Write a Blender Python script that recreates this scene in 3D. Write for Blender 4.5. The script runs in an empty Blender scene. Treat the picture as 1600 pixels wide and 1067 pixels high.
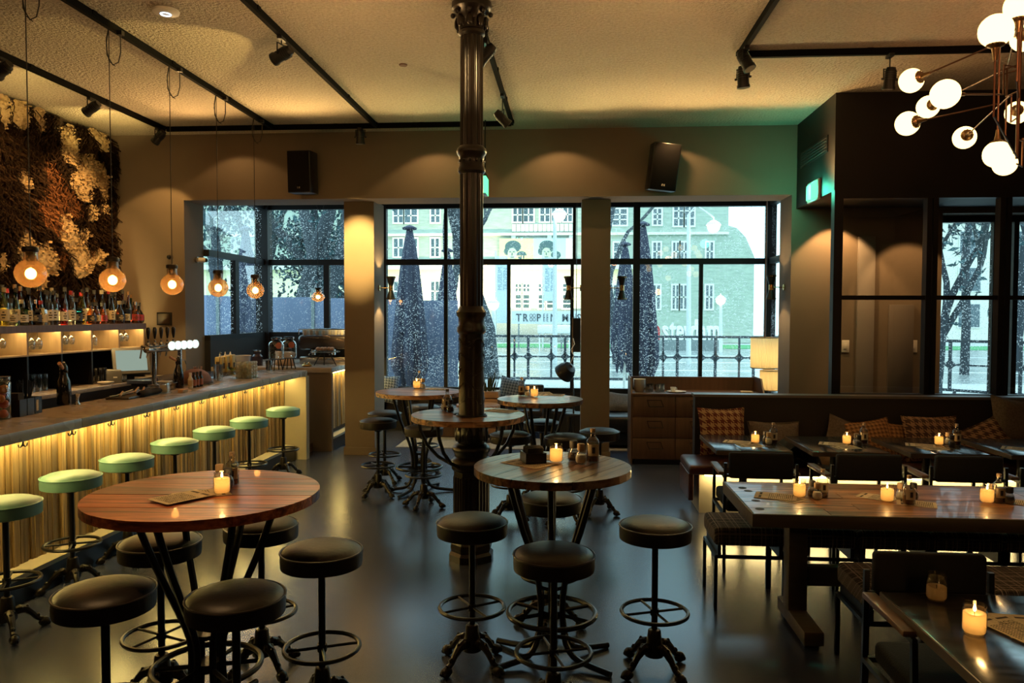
import bpy, bmesh, math, random
from mathutils import Vector, Matrix
random.seed(7)
S = bpy.context.scene
C = S.collection
PI = math.pi

# ------------------------------------------------------------------ camera
F, YAW, PIT, ROL, EYE = 1199.735, .0771428, .035476, -.0024832, 1.87
_f0 = Vector((-math.sin(YAW), math.cos(YAW), 0)); _r0 = Vector((math.cos(YAW), math.sin(YAW), 0)); _z = Vector((0, 0, 1))
_up = _z * math.cos(PIT) + _f0 * math.sin(PIT); FWD = _f0 * math.cos(PIT) - _z * math.sin(PIT)
RIGHT = _r0 * math.cos(ROL) - _up * math.sin(ROL); UP = _r0 * math.sin(ROL) + _up * math.cos(ROL)
cd = bpy.data.cameras.new('camera'); cam = bpy.data.objects.new('camera', cd); C.objects.link(cam)
cd.sensor_width = 36; cd.lens = F / 1600 * 36; cd.clip_start = .05; cd.clip_end = 400
cam.matrix_world = Matrix(((RIGHT.x, UP.x, -FWD.x, 0), (RIGHT.y, UP.y, -FWD.y, 0), (RIGHT.z, UP.z, -FWD.z, EYE), (0, 0, 0, 1)))
S.camera = cam

def P(px, py, z=None, Y=None, X=None):
    """World point seen at photo pixel (px, py) on the plane z=, Y= or X= ."""
    d = RIGHT * ((px - 800) / F) - UP * ((py - 533.5) / F) + FWD
    s = (z - EYE) / d.z if z is not None else (Y / d.y if Y is not None else X / d.x)
    return Vector((0, 0, EYE)) + d * s

# ------------------------------------------------------------------ world, exposure
S.view_settings.view_transform = 'Standard'; S.view_settings.look = 'None'
S.view_settings.gamma = 1; S.view_settings.use_curve_mapping = False
S.view_settings.exposure = 0.0
S.cycles.use_denoising = True
S.cycles.max_bounces = 8; S.cycles.diffuse_bounces = 3; S.cycles.glossy_bounces = 3; S.cycles.transmission_bounces = 6
S.cycles.transparent_max_bounces = 24; S.cycles.sample_clamp_indirect = 2.5; S.cycles.sample_clamp_direct = 12.0; S.cycles.caustics_reflective = False; S.cycles.caustics_refractive = False
W = bpy.data.worlds.new('dusk_sky'); S.world = W; W.use_nodes = True
_n = W.node_tree.nodes; _l = W.node_tree.links; _n.clear()
_o = _n.new('ShaderNodeOutputWorld'); _b = _n.new('ShaderNodeBackground'); _t = _n.new('ShaderNodeTexCoord'); _no = _n.new('ShaderNodeTexNoise'); _r = _n.new('ShaderNodeValToRGB')
_no.inputs['Scale'].default_value = 2.2; _no.inputs['Detail'].default_value = 4
_r.color_ramp.elements[0].position = .3; _r.color_ramp.elements[0].color = (.34, .64, .80, 1)
_r.color_ramp.elements[1].position = .75; _r.color_ramp.elements[1].color = (.70, .96, 1.0, 1)
_l.new(_t.outputs['Generated'], _no.inputs['Vector']); _l.new(_no.outputs['Fac'], _r.inputs['Fac']); _l.new(_r.outputs['Color'], _b.inputs['Color']); _l.new(_b.outputs[0], _o.inputs[0])
_b.inputs['Strength'].default_value = 3.5

WARM = (1, .62, .24); AMBER = (1, .50, .16); YEL = (1, .78, .30)
def spot(loc, tgt, e, ang, blend=.25, col=WARM, rad=.03):
    l = bpy.data.lights.new('spot', 'SPOT'); l.energy = e; l.color = col; l.spot_size = math.radians(ang); l.spot_blend = blend; l.shadow_soft_size = rad
    o = bpy.data.objects.new('spot', l); C.objects.link(o); o.location = loc
    o.rotation_euler = (Vector(tgt) - Vector(loc)).to_track_quat('-Z', 'Y').to_euler(); return o
def point(loc, e, col=WARM, rad=.03):
    l = bpy.data.lights.new('glow', 'POINT'); l.energy = e; l.color = col; l.shadow_soft_size = rad
    o = bpy.data.objects.new('glow', l); C.objects.link(o); o.location = loc; return o
def area(loc, tgt, e, sx, sy, col=WARM):
    l = bpy.data.lights.new('strip', 'AREA'); l.energy = e; l.color = col; l.shape = 'RECTANGLE'; l.size = sx; l.size_y = sy
    o = bpy.data.objects.new('strip', l); C.objects.link(o); o.location = loc
    o.rotation_euler = (Vector(tgt) - Vector(loc)).to_track_quat('-Z', 'Y').to_euler(); return o
ZC = 4.184          # ceiling height
_p = area((-.9, 12.28, 2.1), (-.9, 0, 2.1), 1, 8.0, 3.0); _p.data.cycles.is_portal = True
_p = area((6.0, 10.1, 1.9), (6.0, 0, 1.9), 1, 2.6, 2.2); _p.data.cycles.is_portal = True
_p = area((-5.05, 11.2, 2.5), (0, 11.2, 2.5), 1, 2.0, 2.0); _p.data.cycles.is_portal = True
GOLD = (1, .58, .21)
# track heads: fur wall, corner, ceiling pool, pillar, window wall, column
for _y, _t, _e in ((5.6, 6.5, 80), (6.9, 7.6, 130), (8.4, 8.7, 110)): spot((-5.04, _y, 3.93), (-6.0, _t, 2.7), _e, 84, .45, (1, .56, .18))
spot((-4.6, 7.9, 3.2), (-5.95, 8.45, 2.95), 60, 30, .8, (1, .50, .14))
for _y, _e in ((5.6, 26), (7.1, 30), (8.6, 24)): spot((-5.3, _y, 3.75), (-5.6, _y + .2, 4.3), _e, 110, .5, (1, .70, .22))
spot((-5.0, 9.0, 3.9), (-5.5, 9.68, 2.3), 60, 72, .2, (1, .56, .17))
spot((-2.72, 8.6, 4.0), (-2.79, 9.95, 2.70), 1700, 26, .8, (1, .64, .20))
for _x, _e in ((-4.3, 9), (-1.75, 15), (-.2, 17), (1.2, 20)): spot((_x, 9.20, 4.0), (_x + .1, 9.72, 2.6), _e, 118, .25, (1, .58, .22))
spot((-2.56, 6.25, 3.84), (-3.35, 6.5, 4.22), 60, 72, .12, (1, .68, .2))
spot((-.60, 4.9, 3.92), (-.755, 5.7, 3.62), 75, 30, .8, (1, .64, .26), .05)
# added upward spots washing the ceiling, no fittings built for them
for _x, _c in ((-4.4, GOLD), (-3.1, (1, .62, .22)), (-1.8, (.98, .74, .28)), (.1, (.98, .72, .28)), (1.3, (1, .64, .24)), (2.3, (1, .56, .2))): spot((_x, 8.7, 3.45), (_x, 7.3, 4.3), 62, 165, .7, _c, .1)
for _x, _y in ((-4.2, 2.6), (-2.6, 1.8), (-.6, 1.8), (1.2, 2.4), (2.6, 3.4)): spot((_x, _y, 3.35), (_x, _y + 1.2, 4.25), 28, 160, .8, (1, .55, .21) if _x < 1 else (1, .43, .17), .1)
for _x, _y in ((-1.7, 5.4), (.6, 5.2), (3.6, 5.6)): spot((_x, _y, 3.3), (_x, _y + .3, 4.3), 34, 165, .8, (1, .57, .22) if _x < 1 else (1, .43, .17), .1)
# heads over the tables
for _a, _b, _e, _g in (((-2.376, 3.0, 4.0), (-1.65, 3.35, 1.06), 120, 36), ((-.72, 6.4, 4.0), (-.1, 4.1, 1.06), 50, 30), ((1.46, 4.2, 4.0), (2.4, 4.75, .76), 90, 40), ((-.72, 8.2, 4.0), (-1.2, 7.2, 1.06), 50, 50), ((3.6, 6.9, 4.0), (2.6, 7.5, .6), 26, 50), ((1.46, 6.8, 3.9), (1.55, 7.4, .5), 26, 40)): spot(_a, _b, _e, _g, .6, (1, .58, .24))
# added warm fill lights, unseen behind the camera, without fittings
point((-2.6, -.8, 2.6), 12, (1, .55, .22), .1); point((2.8, -.8, 2.6), 10, (1, .55, .22), .1)
# lobby downlights
spot((3.15, 9.35, 3.1), (3.2, 9.68, 1.9), 95, 90, .25, (1, .54, .2)); spot((3.95, 9.0, 3.1), (4.1, 9.68, 1.8), 60, 70, .3, (1, .54, .2))
spot((-4.75, 9.2, 1.95), (-4.75, 9.66, 1.2), 10, 100, .6, (1, .74, .30))  # added spot brightening the wall behind the beer taps, no fitting


# ------------------------------------------------------------------ mesh builder
class MB:
    def __init__(s): s.v = []; s.f = []
    def add(s, vs, fs, M=None):
        o = len(s.v); s.v += [tuple(M @ Vector(v)) if M else tuple(v) for v in vs]; s.f += [tuple(i + o for i in f) for f in fs]; return s
    def box(s, x0, x1, y0, y1, z0, z1, M=None):
        return s.add([(x0, y0, z0), (x1, y0, z0), (x1, y1, z0), (x0, y1, z0), (x0, y0, z1), (x1, y0, z1), (x1, y1, z1), (x0, y1, z1)],
                     [(3, 2, 1, 0), (4, 5, 6, 7), (0, 1, 5, 4), (1, 2, 6, 5), (2, 3, 7, 6), (3, 0, 4, 7)], M)
    def bev(s, x0, x1, y0, y1, z0, z1, b=.01, seg=2, M=None):
        bm = bmesh.new(); bmesh.ops.create_cube(bm, size=1)
        for v in bm.verts: v.co = ((x0 + x1) / 2 + v.co.x * (x1 - x0), (y0 + y1) / 2 + v.co.y * (y1 - y0), (z0 + z1) / 2 + v.co.z * (z1 - z0))
        bmesh.ops.bevel(bm, geom=list(bm.edges), offset=b, segments=seg, affect='EDGES', profile=.5)
        bm.verts.index_update(); s.add([v.co.copy() for v in bm.verts], [[v.index for v in f.verts] for f in bm.faces], M); bm.free(); return s
    def cyl(s, a, b, r0, r1=None, n=12):
        a, b = Vector(a), Vector(b); r1 = r0 if r1 is None else r1
        q = (b - a).normalized().to_track_quat('Z', 'X').to_matrix(); vs = []; k = [(math.cos(2 * PI * i / n), math.sin(2 * PI * i / n)) for i in range(n)]
        for p, r in ((a, r0), (b, r1)): vs += [p + q @ Vector((c * r, t * r, 0)) for c, t in k]
        return s.add(vs, [(i, (i + 1) % n, n + (i + 1) % n, n + i) for i in range(n)] + [tuple(range(n - 1, -1, -1)), tuple(range(n, 2 * n))])
    def tube(s, pts, r, n=8, closed=False, sq=False):
        pts = [Vector(p) for p in pts]; m = len(pts); rs = r if isinstance(r, (list, tuple)) else [r] * m
        if sq: n = 4
        tang = []
        for i in range(m):
            a = pts[i - 1] if i or closed else pts[0]; b = pts[(i + 1) % m] if i < m - 1 or closed else pts[-1]
            tang.append((b - a).normalized())
        nrm = tang[0].orthogonal().normalized()
        if sq:
            ref = Vector((0, 0, 1)) if abs(tang[0].z) < .9 else Vector((0, 1, 0)); nrm = (ref - tang[0] * ref.dot(tang[0])).normalized()
        vs = []
        for i in range(m):
            t = tang[i]; nrm = (nrm - t * nrm.dot(t)).normalized(); bi = t.cross(nrm)
            for k in range(n):
                a = 2 * PI * (k + (.5 if sq else 0)) / n; vs.append(pts[i] + (nrm * math.cos(a) + bi * math.sin(a)) * rs[i] * (1.414 if sq else 1))
        fs = [(i * n + k, i * n + (k + 1) % n, ((i + 1) % m) * n + (k + 1) % n, ((i + 1) % m) * n + k) for i in range(m if closed else m - 1) for k in range(n)]
        if not closed: fs += [tuple(range(n - 1, -1, -1)), tuple((m - 1) * n + k for k in range(n))]
        return s.add(vs, fs)
    def lathe(s, prof, n=24, o=(0, 0, 0), M=None, flute=0, depth=0):
        vs = []; m = len(prof)
        for r, z in prof:
            for k in range(n):
                a = 2 * PI * k / n; q = r - (depth * (.5 + .5 * math.cos(flute * a)) if flute else 0)
                vs.append((o[0] + q * math.cos(a), o[1] + q * math.sin(a), o[2] + z))
        fs = [(i * n + k, i * n + (k + 1) % n, (i + 1) * n + (k + 1) % n, (i + 1) * n + k) for i in range(m - 1) for k in range(n)]
        if prof[0][0] > 1e-4: fs.append(tuple(range(n - 1, -1, -1)))
        if prof[-1][0] > 1e-4: fs.append(tuple((m - 1) * n + k for k in range(n)))
        return s.add(vs, fs, M)
    def sheet(s, prof, n=24, o=(0, 0, 0)):
        k0 = len(s.f); s.lathe(prof, n, o); s.f = [f for f in s.f if len(f) <= 4]; return s
    def mv(s, M): s.v = [tuple(M @ Vector(v)) for v in s.v]; return s
    def ball(s, c, r, n=12, m=8, sc=(1, 1, 1), M=None):
        pr = [(math.sin(PI * i / m), -math.cos(PI * i / m)) for i in range(m + 1)]; vs = []
        for q, z in pr: vs += [(c[0] + max(q, 1e-5) * r * sc[0] * math.cos(2 * PI * k / n), c[1] + max(q, 1e-5) * r * sc[1] * math.sin(2 * PI * k / n), c[2] + z * r * sc[2]) for k in range(n)]
        return s.add(vs, [(i * n + k, i * n + (k + 1) % n, (i + 1) * n + (k + 1) % n, (i + 1) * n + k) for i in range(m) for k in range(n)], M)
    def prism(s, poly, z0, z1, M=None):
        n = len(poly); return s.add([(x, y, z0) for x, y in poly] + [(x, y, z1) for x, y in poly],
            [tuple(range(n - 1, -1, -1)), tuple(range(n, 2 * n))] + [(i, (i + 1) % n, n + (i + 1) % n, n + i) for i in range(n)], M)
    def grid(s, fn, nu, nv):
        o = len(s.v); s.v += [tuple(fn(i / nu, j / nv)) for j in range(nv + 1) for i in range(nu + 1)]; w = nu + 1
        s.f += [(o + j * w + i, o + j * w + i + 1, o + (j + 1) * w + i + 1, o + (j + 1) * w + i) for j in range(nv) for i in range(nu)]; return s
    def data(s, name, mat, smooth=True, ang=38):
        me = bpy.data.meshes.new(name); me.from_pydata(s.v, [], s.f); me.validate(); me.update()
        if mat: me.materials.append(mat)
        if smooth:
            me.polygons.foreach_set('use_smooth', [True] * len(me.polygons)); me.set_sharp_from_angle(angle=math.radians(ang))
        return me

def obj(name, mb, mat, parent=None, loc=None, smooth=True, kind=None, label=None):
    me = mb if isinstance(mb, bpy.types.Mesh) else mb.data(name, mat, smooth)
    o = bpy.data.objects.new(name, me); C.objects.link(o)
    if parent: o.parent = parent
    if loc: o.location = loc
    if kind: o['kind'] = kind
    if label: o['label'] = label
    return o
def tag(o, label, cat, group=None):
    o['label'] = label; o['category'] = cat
    if group: o['group'] = group
    return o
def thing(name, label, cat, loc=(0, 0, 0), rz=0, group=None):
    o = bpy.data.objects.new(name, None); C.objects.link(o); o.location = loc; o.rotation_euler = (0, 0, rz); o.empty_display_size = .1
    return tag(o, label, cat, group)
def struct(name, mb, mat, smooth=False): return obj(name, mb, mat, smooth=smooth, kind='structure')
def copy_tree(o, loc=None, rz=None, label=None, parent=None, scale=None, group=None):
    kids = list(o.children); c = o.copy(); C.objects.link(c); c.parent = parent
    if loc is not None: c.location = loc
    if rz is not None: c.rotation_euler = (0, 0, rz)
    if scale is not None: c.scale = (scale,) * 3 if isinstance(scale, (int, float)) else scale
    if label: c['label'] = label
    if group: c['group'] = group
    for k in kids: copy_tree(k, parent=c)
    return c
class Maker:
    """First call hands out the original, later calls copies of it."""
    def __init__(s, fn): s.fn = fn; s.o = None
    def __call__(s, loc, rz, label, scale=None, group=None):
        if s.o is None:
            s.o = s.fn(label); o = s.o; o.location = loc; o.rotation_euler = (0, 0, rz)
            if scale is not None: o.scale = (scale,) * 3 if isinstance(scale, (int, float)) else scale
            if group: o['group'] = group
            return o
        return copy_tree(s.o, loc, rz, label, scale=scale, group=group)

# ------------------------------------------------------------------ materials
_M = {}
def mat(name, col, rough=.5, metal=0, spec=.5, noise=None, bump=None, var=0, emis=None, stretch=None, coat=0, rnoise=None, island=False):
    if name in _M: return _M[name]
    m = bpy.data.materials.new(name); m.use_nodes = True; nt = m.node_tree; b = nt.nodes['Principled BSDF']; N = nt.nodes.new; L = nt.links.new
    b.inputs['Base Color'].default_value = (*col, 1); b.inputs['Roughness'].default_value = rough; b.inputs['Metallic'].default_value = metal
    b.inputs['Specular IOR Level'].default_value = spec; b.inputs['Coat Weight'].default_value = coat
    if emis: b.inputs['Emission Color'].default_value = (*emis[0], 1); b.inputs['Emission Strength'].default_value = emis[1]
    vec = None
    if noise or bump or rnoise:
        tc = N('ShaderNodeTexCoord'); vec = tc.outputs['Object']
        if var:
            oi = N('ShaderNodeObjectInfo'); ml = N('ShaderNodeMath'); ml.operation = 'MULTIPLY'; ml.inputs[1].default_value = 37; L(oi.outputs['Random'], ml.inputs[0])
            va = N('ShaderNodeVectorMath'); va.operation = 'ADD'; L(vec, va.inputs[0]); L(ml.outputs[0], va.inputs[1]); vec = va.outputs[0]
        if stretch:
            mp = N('ShaderNodeMapping'); mp.inputs['Scale'].default_value = stretch; L(vec, mp.inputs['Vector']); vec = mp.outputs[0]
    csock = None
    if noise:
        sc, c2, lo, hi = noise
        t = N('ShaderNodeTexNoise'); t.inputs['Scale'].default_value = sc; t.inputs['Detail'].default_value = 6; t.inputs['Roughness'].default_value = .62; L(vec, t.inputs['Vector'])
        r = N('ShaderNodeValToRGB'); r.color_ramp.elements[0].position = lo; r.color_ramp.elements[1].position = hi
        r.color_ramp.elements[0].color = (*col, 1); r.color_ramp.elements[1].color = (*c2, 1); L(t.outputs['Fac'], r.inputs['Fac']); csock = r.outputs['Color']
    if var:
        if island: oi = N('ShaderNodeNewGeometry'); rs = oi.outputs['Random Per Island']
        else: oi = N('ShaderNodeObjectInfo'); rs = oi.outputs['Random']
        mr = N('ShaderNodeMapRange'); mr.inputs['To Min'].default_value = 1 - var; mr.inputs['To Max'].default_value = 1 + var; L(rs, mr.inputs['Value'])
        mx = N('ShaderNodeVectorMath'); mx.operation = 'MULTIPLY'
        if csock: L(csock, mx.inputs[0])
        else: mx.inputs[0].default_value = col
        L(mr.outputs[0], mx.inputs[1]); csock = mx.outputs[0]
    if csock: L(csock, b.inputs['Base Color'])
    if rnoise:
        sc, lo, hi = rnoise; t = N('ShaderNodeTexNoise'); t.inputs['Scale'].default_value = sc; t.inputs['Detail'].default_value = 2; L(vec, t.inputs['Vector'])
        mr = N('ShaderNodeMapRange'); mr.inputs['From Min'].default_value = .2; mr.inputs['From Max'].default_value = .8; mr.inputs['To Min'].default_value = lo; mr.inputs['To Max'].default_value = hi
        L(t.outputs['Fac'], mr.inputs['Value']); L(mr.outputs[0], b.inputs['Roughness'])
    if bump:
        sc, st = bump; t = N('ShaderNodeTexNoise'); t.inputs['Scale'].default_value = sc; t.inputs['Detail'].default_value = 4; L(vec, t.inputs['Vector'])
        bp = N('ShaderNodeBump'); bp.inputs['Strength'].default_value = st; bp.inputs['Distance'].default_value = .01; L(t.outputs['Fac'], bp.inputs['Height']); L(bp.outputs[0], b.inputs['Normal'])
    _M[name] = m; return m
def emit(name, col, st):
    if name in _M: return _M[name]
    m = bpy.data.materials.new(name); m.use_nodes = True; nt = m.node_tree; nt.nodes.clear()
    e = nt.nodes.new('ShaderNodeEmission'); o = nt.nodes.new('ShaderNodeOutputMaterial'); e.inputs[0].default_value = (*col, 1); e.inputs[1].default_value = st; nt.links.new(e.outputs[0], o.inputs[0])
    _M[name] = m; return m
def glass(name, col=(1, 1, 1), gloss=.5, rough=.0, drops=0, base=.05, haze=0, hcol=(1, .60, .26)):
    """Thin clear glass: transparent plus mirror reflection that grows towards the edges; optional clinging raindrops."""
    if name in _M: return _M[name]
    m = bpy.data.materials.new(name); m.use_nodes = True; nt = m.node_tree; nt.nodes.clear(); N = nt.nodes.new; L = nt.links.new
    o = N('ShaderNodeOutputMaterial'); t = N('ShaderNodeBsdfTransparent'); g = N('ShaderNodeBsdfGlossy'); mx = N('ShaderNodeMixShader'); lw = N('ShaderNodeLayerWeight'); mr = N('ShaderNodeMapRange')
    t.inputs[0].default_value = (*col, 1); g.inputs['Roughness'].default_value = rough; lw.inputs['Blend'].default_value = .35
    mr.inputs['To Min'].default_value = base; mr.inputs['To Max'].default_value = gloss; L(lw.outputs['Facing'], mr.inputs['Value']); L(mr.outputs[0], mx.inputs[0]); L(t.outputs[0], mx.inputs[1]); L(g.outputs[0], mx.inputs[2])
    out = mx.outputs[0]
    if drops:
        tc = N('ShaderNodeTexCoord'); v = N('ShaderNodeTexVoronoi'); v.inputs['Scale'].default_value = drops; v.inputs['Randomness'].default_value = 1; L(tc.outputs['Object'], v.inputs['Vector'])
        sp = N('ShaderNodeSeparateColor'); L(v.outputs['Color'], sp.inputs[0])
        nz = N('ShaderNodeTexNoise'); nz.inputs['Scale'].default_value = 1.3; nz.inputs['Detail'].default_value = 3; L(tc.outputs['Object'], nz.inputs['Vector'])
        a = N('ShaderNodeMath'); a.operation = 'MULTIPLY'; L(sp.outputs[0], a.inputs[0]); L(nz.outputs['Fac'], a.inputs[1])
        b = N('ShaderNodeMath'); b.operation = 'MULTIPLY'; b.inputs[1].default_value = .95; L(a.outputs[0], b.inputs[0])
        c = N('ShaderNodeMath'); c.operation = 'LESS_THAN'; L(v.outputs['Distance'], c.inputs[0]); L(b.outputs[0], c.inputs[1])
        f = N('ShaderNodeMath'); f.operation = 'MULTIPLY'; f.inputs[1].default_value = .42; L(c.outputs[0], f.inputs[0])
        tl = N('ShaderNodeBsdfTranslucent'); tl.inputs[0].default_value = (.95, .97, .97, 1); m2 = N('ShaderNodeMixShader'); L(f.outputs[0], m2.inputs[0]); L(out, m2.inputs[1]); L(tl.outputs[0], m2.inputs[2]); out = m2.outputs[0]
    if haze:
        tl = N('ShaderNodeBsdfTranslucent'); tl.inputs[0].default_value = (*hcol, 1); m3 = N('ShaderNodeMixShader'); m3.inputs[0].default_value = haze; L(out, m3.inputs[1]); L(tl.outputs[0], m3.inputs[2]); out = m3.outputs[0]
    L(out, o.inputs[0]); _M[name] = m; return m
def translucent(name, col, f=.6, stripe=None, tint=None):
    if name in _M: return _M[name]
    m = bpy.data.materials.new(name); m.use_nodes = True; nt = m.node_tree; nt.nodes.clear(); N = nt.nodes.new; L = nt.links.new
    o = N('ShaderNodeOutputMaterial'); t = N('ShaderNodeBsdfTranslucent'); d = N('ShaderNodeBsdfDiffuse'); mx = N('ShaderNodeMixShader')
    t.inputs[0].default_value = (*(tint or col), 1); d.inputs[0].default_value = (*col, 1); mx.inputs[0].default_value = f; L(d.outputs[0], mx.inputs[1]); L(t.outputs[0], mx.inputs[2]); L(mx.outputs[0], o.inputs[0]); _M[name] = m; return m
def plaid(name, base, lines, sc=18, w=.07):
    """Woven check: two crossed sets of thin lines over a dark ground."""
    if name in _M: return _M[name]
    m = mat(name, base, .9, bump=(180, .3)); nt = m.node_tree; N = nt.nodes.new; L = nt.links.new; b = nt.nodes['Principled BSDF']
    tc = N('ShaderNodeTexCoord'); sp = N('ShaderNodeSeparateXYZ'); L(tc.outputs['Object'], sp.inputs[0]); acc = None
    zz = N('ShaderNodeMath'); zz.operation = 'ADD'; L(sp.outputs['Y'], zz.inputs[0]); L(sp.outputs['Z'], zz.inputs[1])
    for src, s2, ww, st in ((sp.outputs['X'], sc, w, 1), (zz.outputs[0], sc, w, 1), (sp.outputs['X'], sc * 2.7, .12, .4), (zz.outputs[0], sc * 2.7, .12, .4), (sp.outputs['X'], sc * .73, .05, .8), (zz.outputs[0], sc * .73, .05, .8)):
        a = N('ShaderNodeMath'); a.operation = 'MULTIPLY'; a.inputs[1].default_value = s2; L(src, a.inputs[0]); f = N('ShaderNodeMath'); f.operation = 'FRACT'; L(a.outputs[0], f.inputs[0])
        c = N('ShaderNodeMath'); c.operation = 'LESS_THAN'; c.inputs[1].default_value = ww; L(f.outputs[0], c.inputs[0]); k = N('ShaderNodeMath'); k.operation = 'MULTIPLY'; k.inputs[1].default_value = st; L(c.outputs[0], k.inputs[0])
        if acc is None: acc = k.outputs[0]
        else:
            q = N('ShaderNodeMath'); q.operation = 'MAXIMUM'; L(acc, q.inputs[0]); L(k.outputs[0], q.inputs[1]); acc = q.outputs[0]
    nz = N('ShaderNodeTexNoise'); nz.inputs['Scale'].default_value = 220; L(tc.outputs['Object'], nz.inputs['Vector']); q = N('ShaderNodeMath'); q.operation = 'MULTIPLY'; L(acc, q.inputs[0]); L(nz.outputs['Fac'], q.inputs[1])
    mx = N('ShaderNodeMix'); mx.data_type = 'RGBA'; mx.inputs['A'].default_value = (*base, 1); mx.inputs['B'].default_value = (*lines, 1); L(q.outputs[0], mx.inputs['Factor']); L(mx.outputs['Result'], b.inputs['Base Color']); return m
def checks(name, c1, c2, sc):
    """Houndstooth-like woven check: stepped teeth from two overlaid squares patterns."""
    if name in _M: return _M[name]
    m = mat(name, c1, .95, bump=(200, .3)); nt = m.node_tree; N = nt.nodes.new; L = nt.links.new; b = nt.nodes['Principled BSDF']
    tc = N('ShaderNodeTexCoord'); sp = N('ShaderNodeSeparateXYZ'); L(tc.outputs['Object'], sp.inputs[0])
    def fr(sk, k):
        a = N('ShaderNodeMath'); a.operation = 'MULTIPLY'; a.inputs[1].default_value = k; L(sk, a.inputs[0]); f = N('ShaderNodeMath'); f.operation = 'FRACT'; L(a.outputs[0], f.inputs[0])
        c = N('ShaderNodeMath'); c.operation = 'LESS_THAN'; c.inputs[1].default_value = .5; L(f.outputs[0], c.inputs[0]); return c.outputs[0]
    dg = N('ShaderNodeMath'); dg.operation = 'ADD'; L(sp.outputs['X'], dg.inputs[0]); L(sp.outputs['Z'], dg.inputs[1])
    a, c, d = fr(sp.outputs['X'], sc), fr(sp.outputs['Z'], sc), fr(dg.outputs[0], sc * 2)
    mx = N('ShaderNodeMix'); L(a, mx.inputs['Factor']); L(c, mx.inputs['A']); L(c, mx.inputs['B'])
    e = N('ShaderNodeMath'); e.operation = 'COMPARE'; e.inputs[2].default_value = .1; L(a, e.inputs[0]); L(c, e.inputs[1])   # same -> 1
    w = N('ShaderNodeMix'); L(e.outputs[0], w.inputs['Factor']); L(d, w.inputs['A']); L(a, w.inputs['B'])
    col = N('ShaderNodeMix'); col.data_type = 'RGBA'; col.inputs['A'].default_value = (*c1, 1); col.inputs['B'].default_value = (*c2, 1); L(w.outputs['Result'], col.inputs['Factor']); L(col.outputs['Result'], b.inputs['Base Color']); return m
def wood(name, c1, c2, rough=.35, var=.35, stretch=(2.2, 26, 26), coat=.15):
    m = mat(name, c1, rough, noise=(1.6, c2, .38, .62), var=var, stretch=stretch, coat=coat, bump=(6, .12))
    nt = m.node_tree; N = nt.nodes.new; L = nt.links.new; b = nt.nodes['Principled BSDF']; src = b.inputs['Base Color'].links[0].from_socket
    tc = N('ShaderNodeTexCoord'); oi = N('ShaderNodeObjectInfo'); ml = N('ShaderNodeMath'); ml.operation = 'MULTIPLY'; ml.inputs[1].default_value = 53; L(oi.outputs['Random'], ml.inputs[0])
    va = N('ShaderNodeVectorMath'); va.operation = 'ADD'; L(tc.outputs['Object'], va.inputs[0]); L(ml.outputs[0], va.inputs[1]); mp = N('ShaderNodeMapping'); mp.inputs['Scale'].default_value = tuple(k * .35 for k in stretch); L(va.outputs[0], mp.inputs['Vector'])
    t = N('ShaderNodeTexNoise'); t.inputs['Scale'].default_value = 2.6; t.inputs['Detail'].default_value = 5; t.inputs['Distortion'].default_value = .6; L(mp.outputs[0], t.inputs['Vector'])
    r = N('ShaderNodeValToRGB'); r.color_ramp.elements[0].position = .36; r.color_ramp.elements[0].color = (.22, .20, .20, 1); r.color_ramp.elements[1].position = .50; r.color_ramp.elements[1].color = (1, 1, 1, 1); L(t.outputs['Fac'], r.inputs['Fac'])
    mu = N('ShaderNodeVectorMath'); mu.operation = 'MULTIPLY'; L(src, mu.inputs[0]); L(r.outputs['Color'], mu.inputs[1]); L(mu.outputs[0], b.inputs['Base Color']); return m
def text(name, s, size, m, parent, loc, rot=(PI / 2, 0, 0), ext=.005, sx=1, align='LEFT', bold=0):
    cu = bpy.data.curves.new(name, 'FONT'); cu.body = s; cu.size = size; cu.extrude = ext; cu.align_x = align; cu.offset = bold; cu.resolution_u = 3
    t = bpy.data.objects.new('tmp_text', cu); me = bpy.data.meshes.new_from_object(t); bpy.data.objects.remove(t); bpy.data.curves.remove(cu)
    me.materials.append(m) if not me.materials else me.materials.__setitem__(0, m)
    o = bpy.data.objects.new(name, me); C.objects.link(o); o.parent = parent; o.location = loc; o.rotation_euler = rot; o.scale = (sx, 1, 1); return o

M_WALL = mat('wall_paint', (.150, .115, .082), .85, noise=(.9, (.172, .132, .094), .3, .7), bump=(60, .06))
M_CEIL = mat('stucco', (.46, .40, .315), .95, noise=(38, (.60, .52, .415), .35, .65), bump=(38, 1.0))
M_CEIL.node_tree.nodes['Bump'].inputs['Distance'].default_value = .05
M_FLOOR = mat('polished_concrete', (.036, .043, .072), .25, spec=1.0, noise=(1.0, (.054, .062, .098), .2, .8), coat=.22)  # blue in the base colour stands in for reflected window light
M_FLOOR.node_tree.nodes['Principled BSDF'].inputs['Specular Tint'].default_value = (.66, .80, 1, 1)  # blue tint paints a cool window sheen into the reflections
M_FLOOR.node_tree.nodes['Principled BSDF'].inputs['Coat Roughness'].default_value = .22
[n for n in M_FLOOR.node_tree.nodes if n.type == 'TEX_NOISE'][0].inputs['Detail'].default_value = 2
M_TRACK = mat('track_black', (.004, .004, .004), .8, spec=.05)
M_BLACK = mat('black_metal', (.007, .007, .0075), .36, .2)
M_IRON = mat('cast_iron', (.020, .017, .014), .32, .55, bump=(90, .15))
M_STEEL = mat('steel', (.55, .53, .5), .22, 1)
M_CHROME = mat('chrome', (.75, .74, .72), .1, 1)
M_BRASS = mat('aged_brass', (.34, .20, .10), .35, .9)
M_COPPER = mat('copper_tube', (.16, .075, .045), .4, .8)
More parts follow.
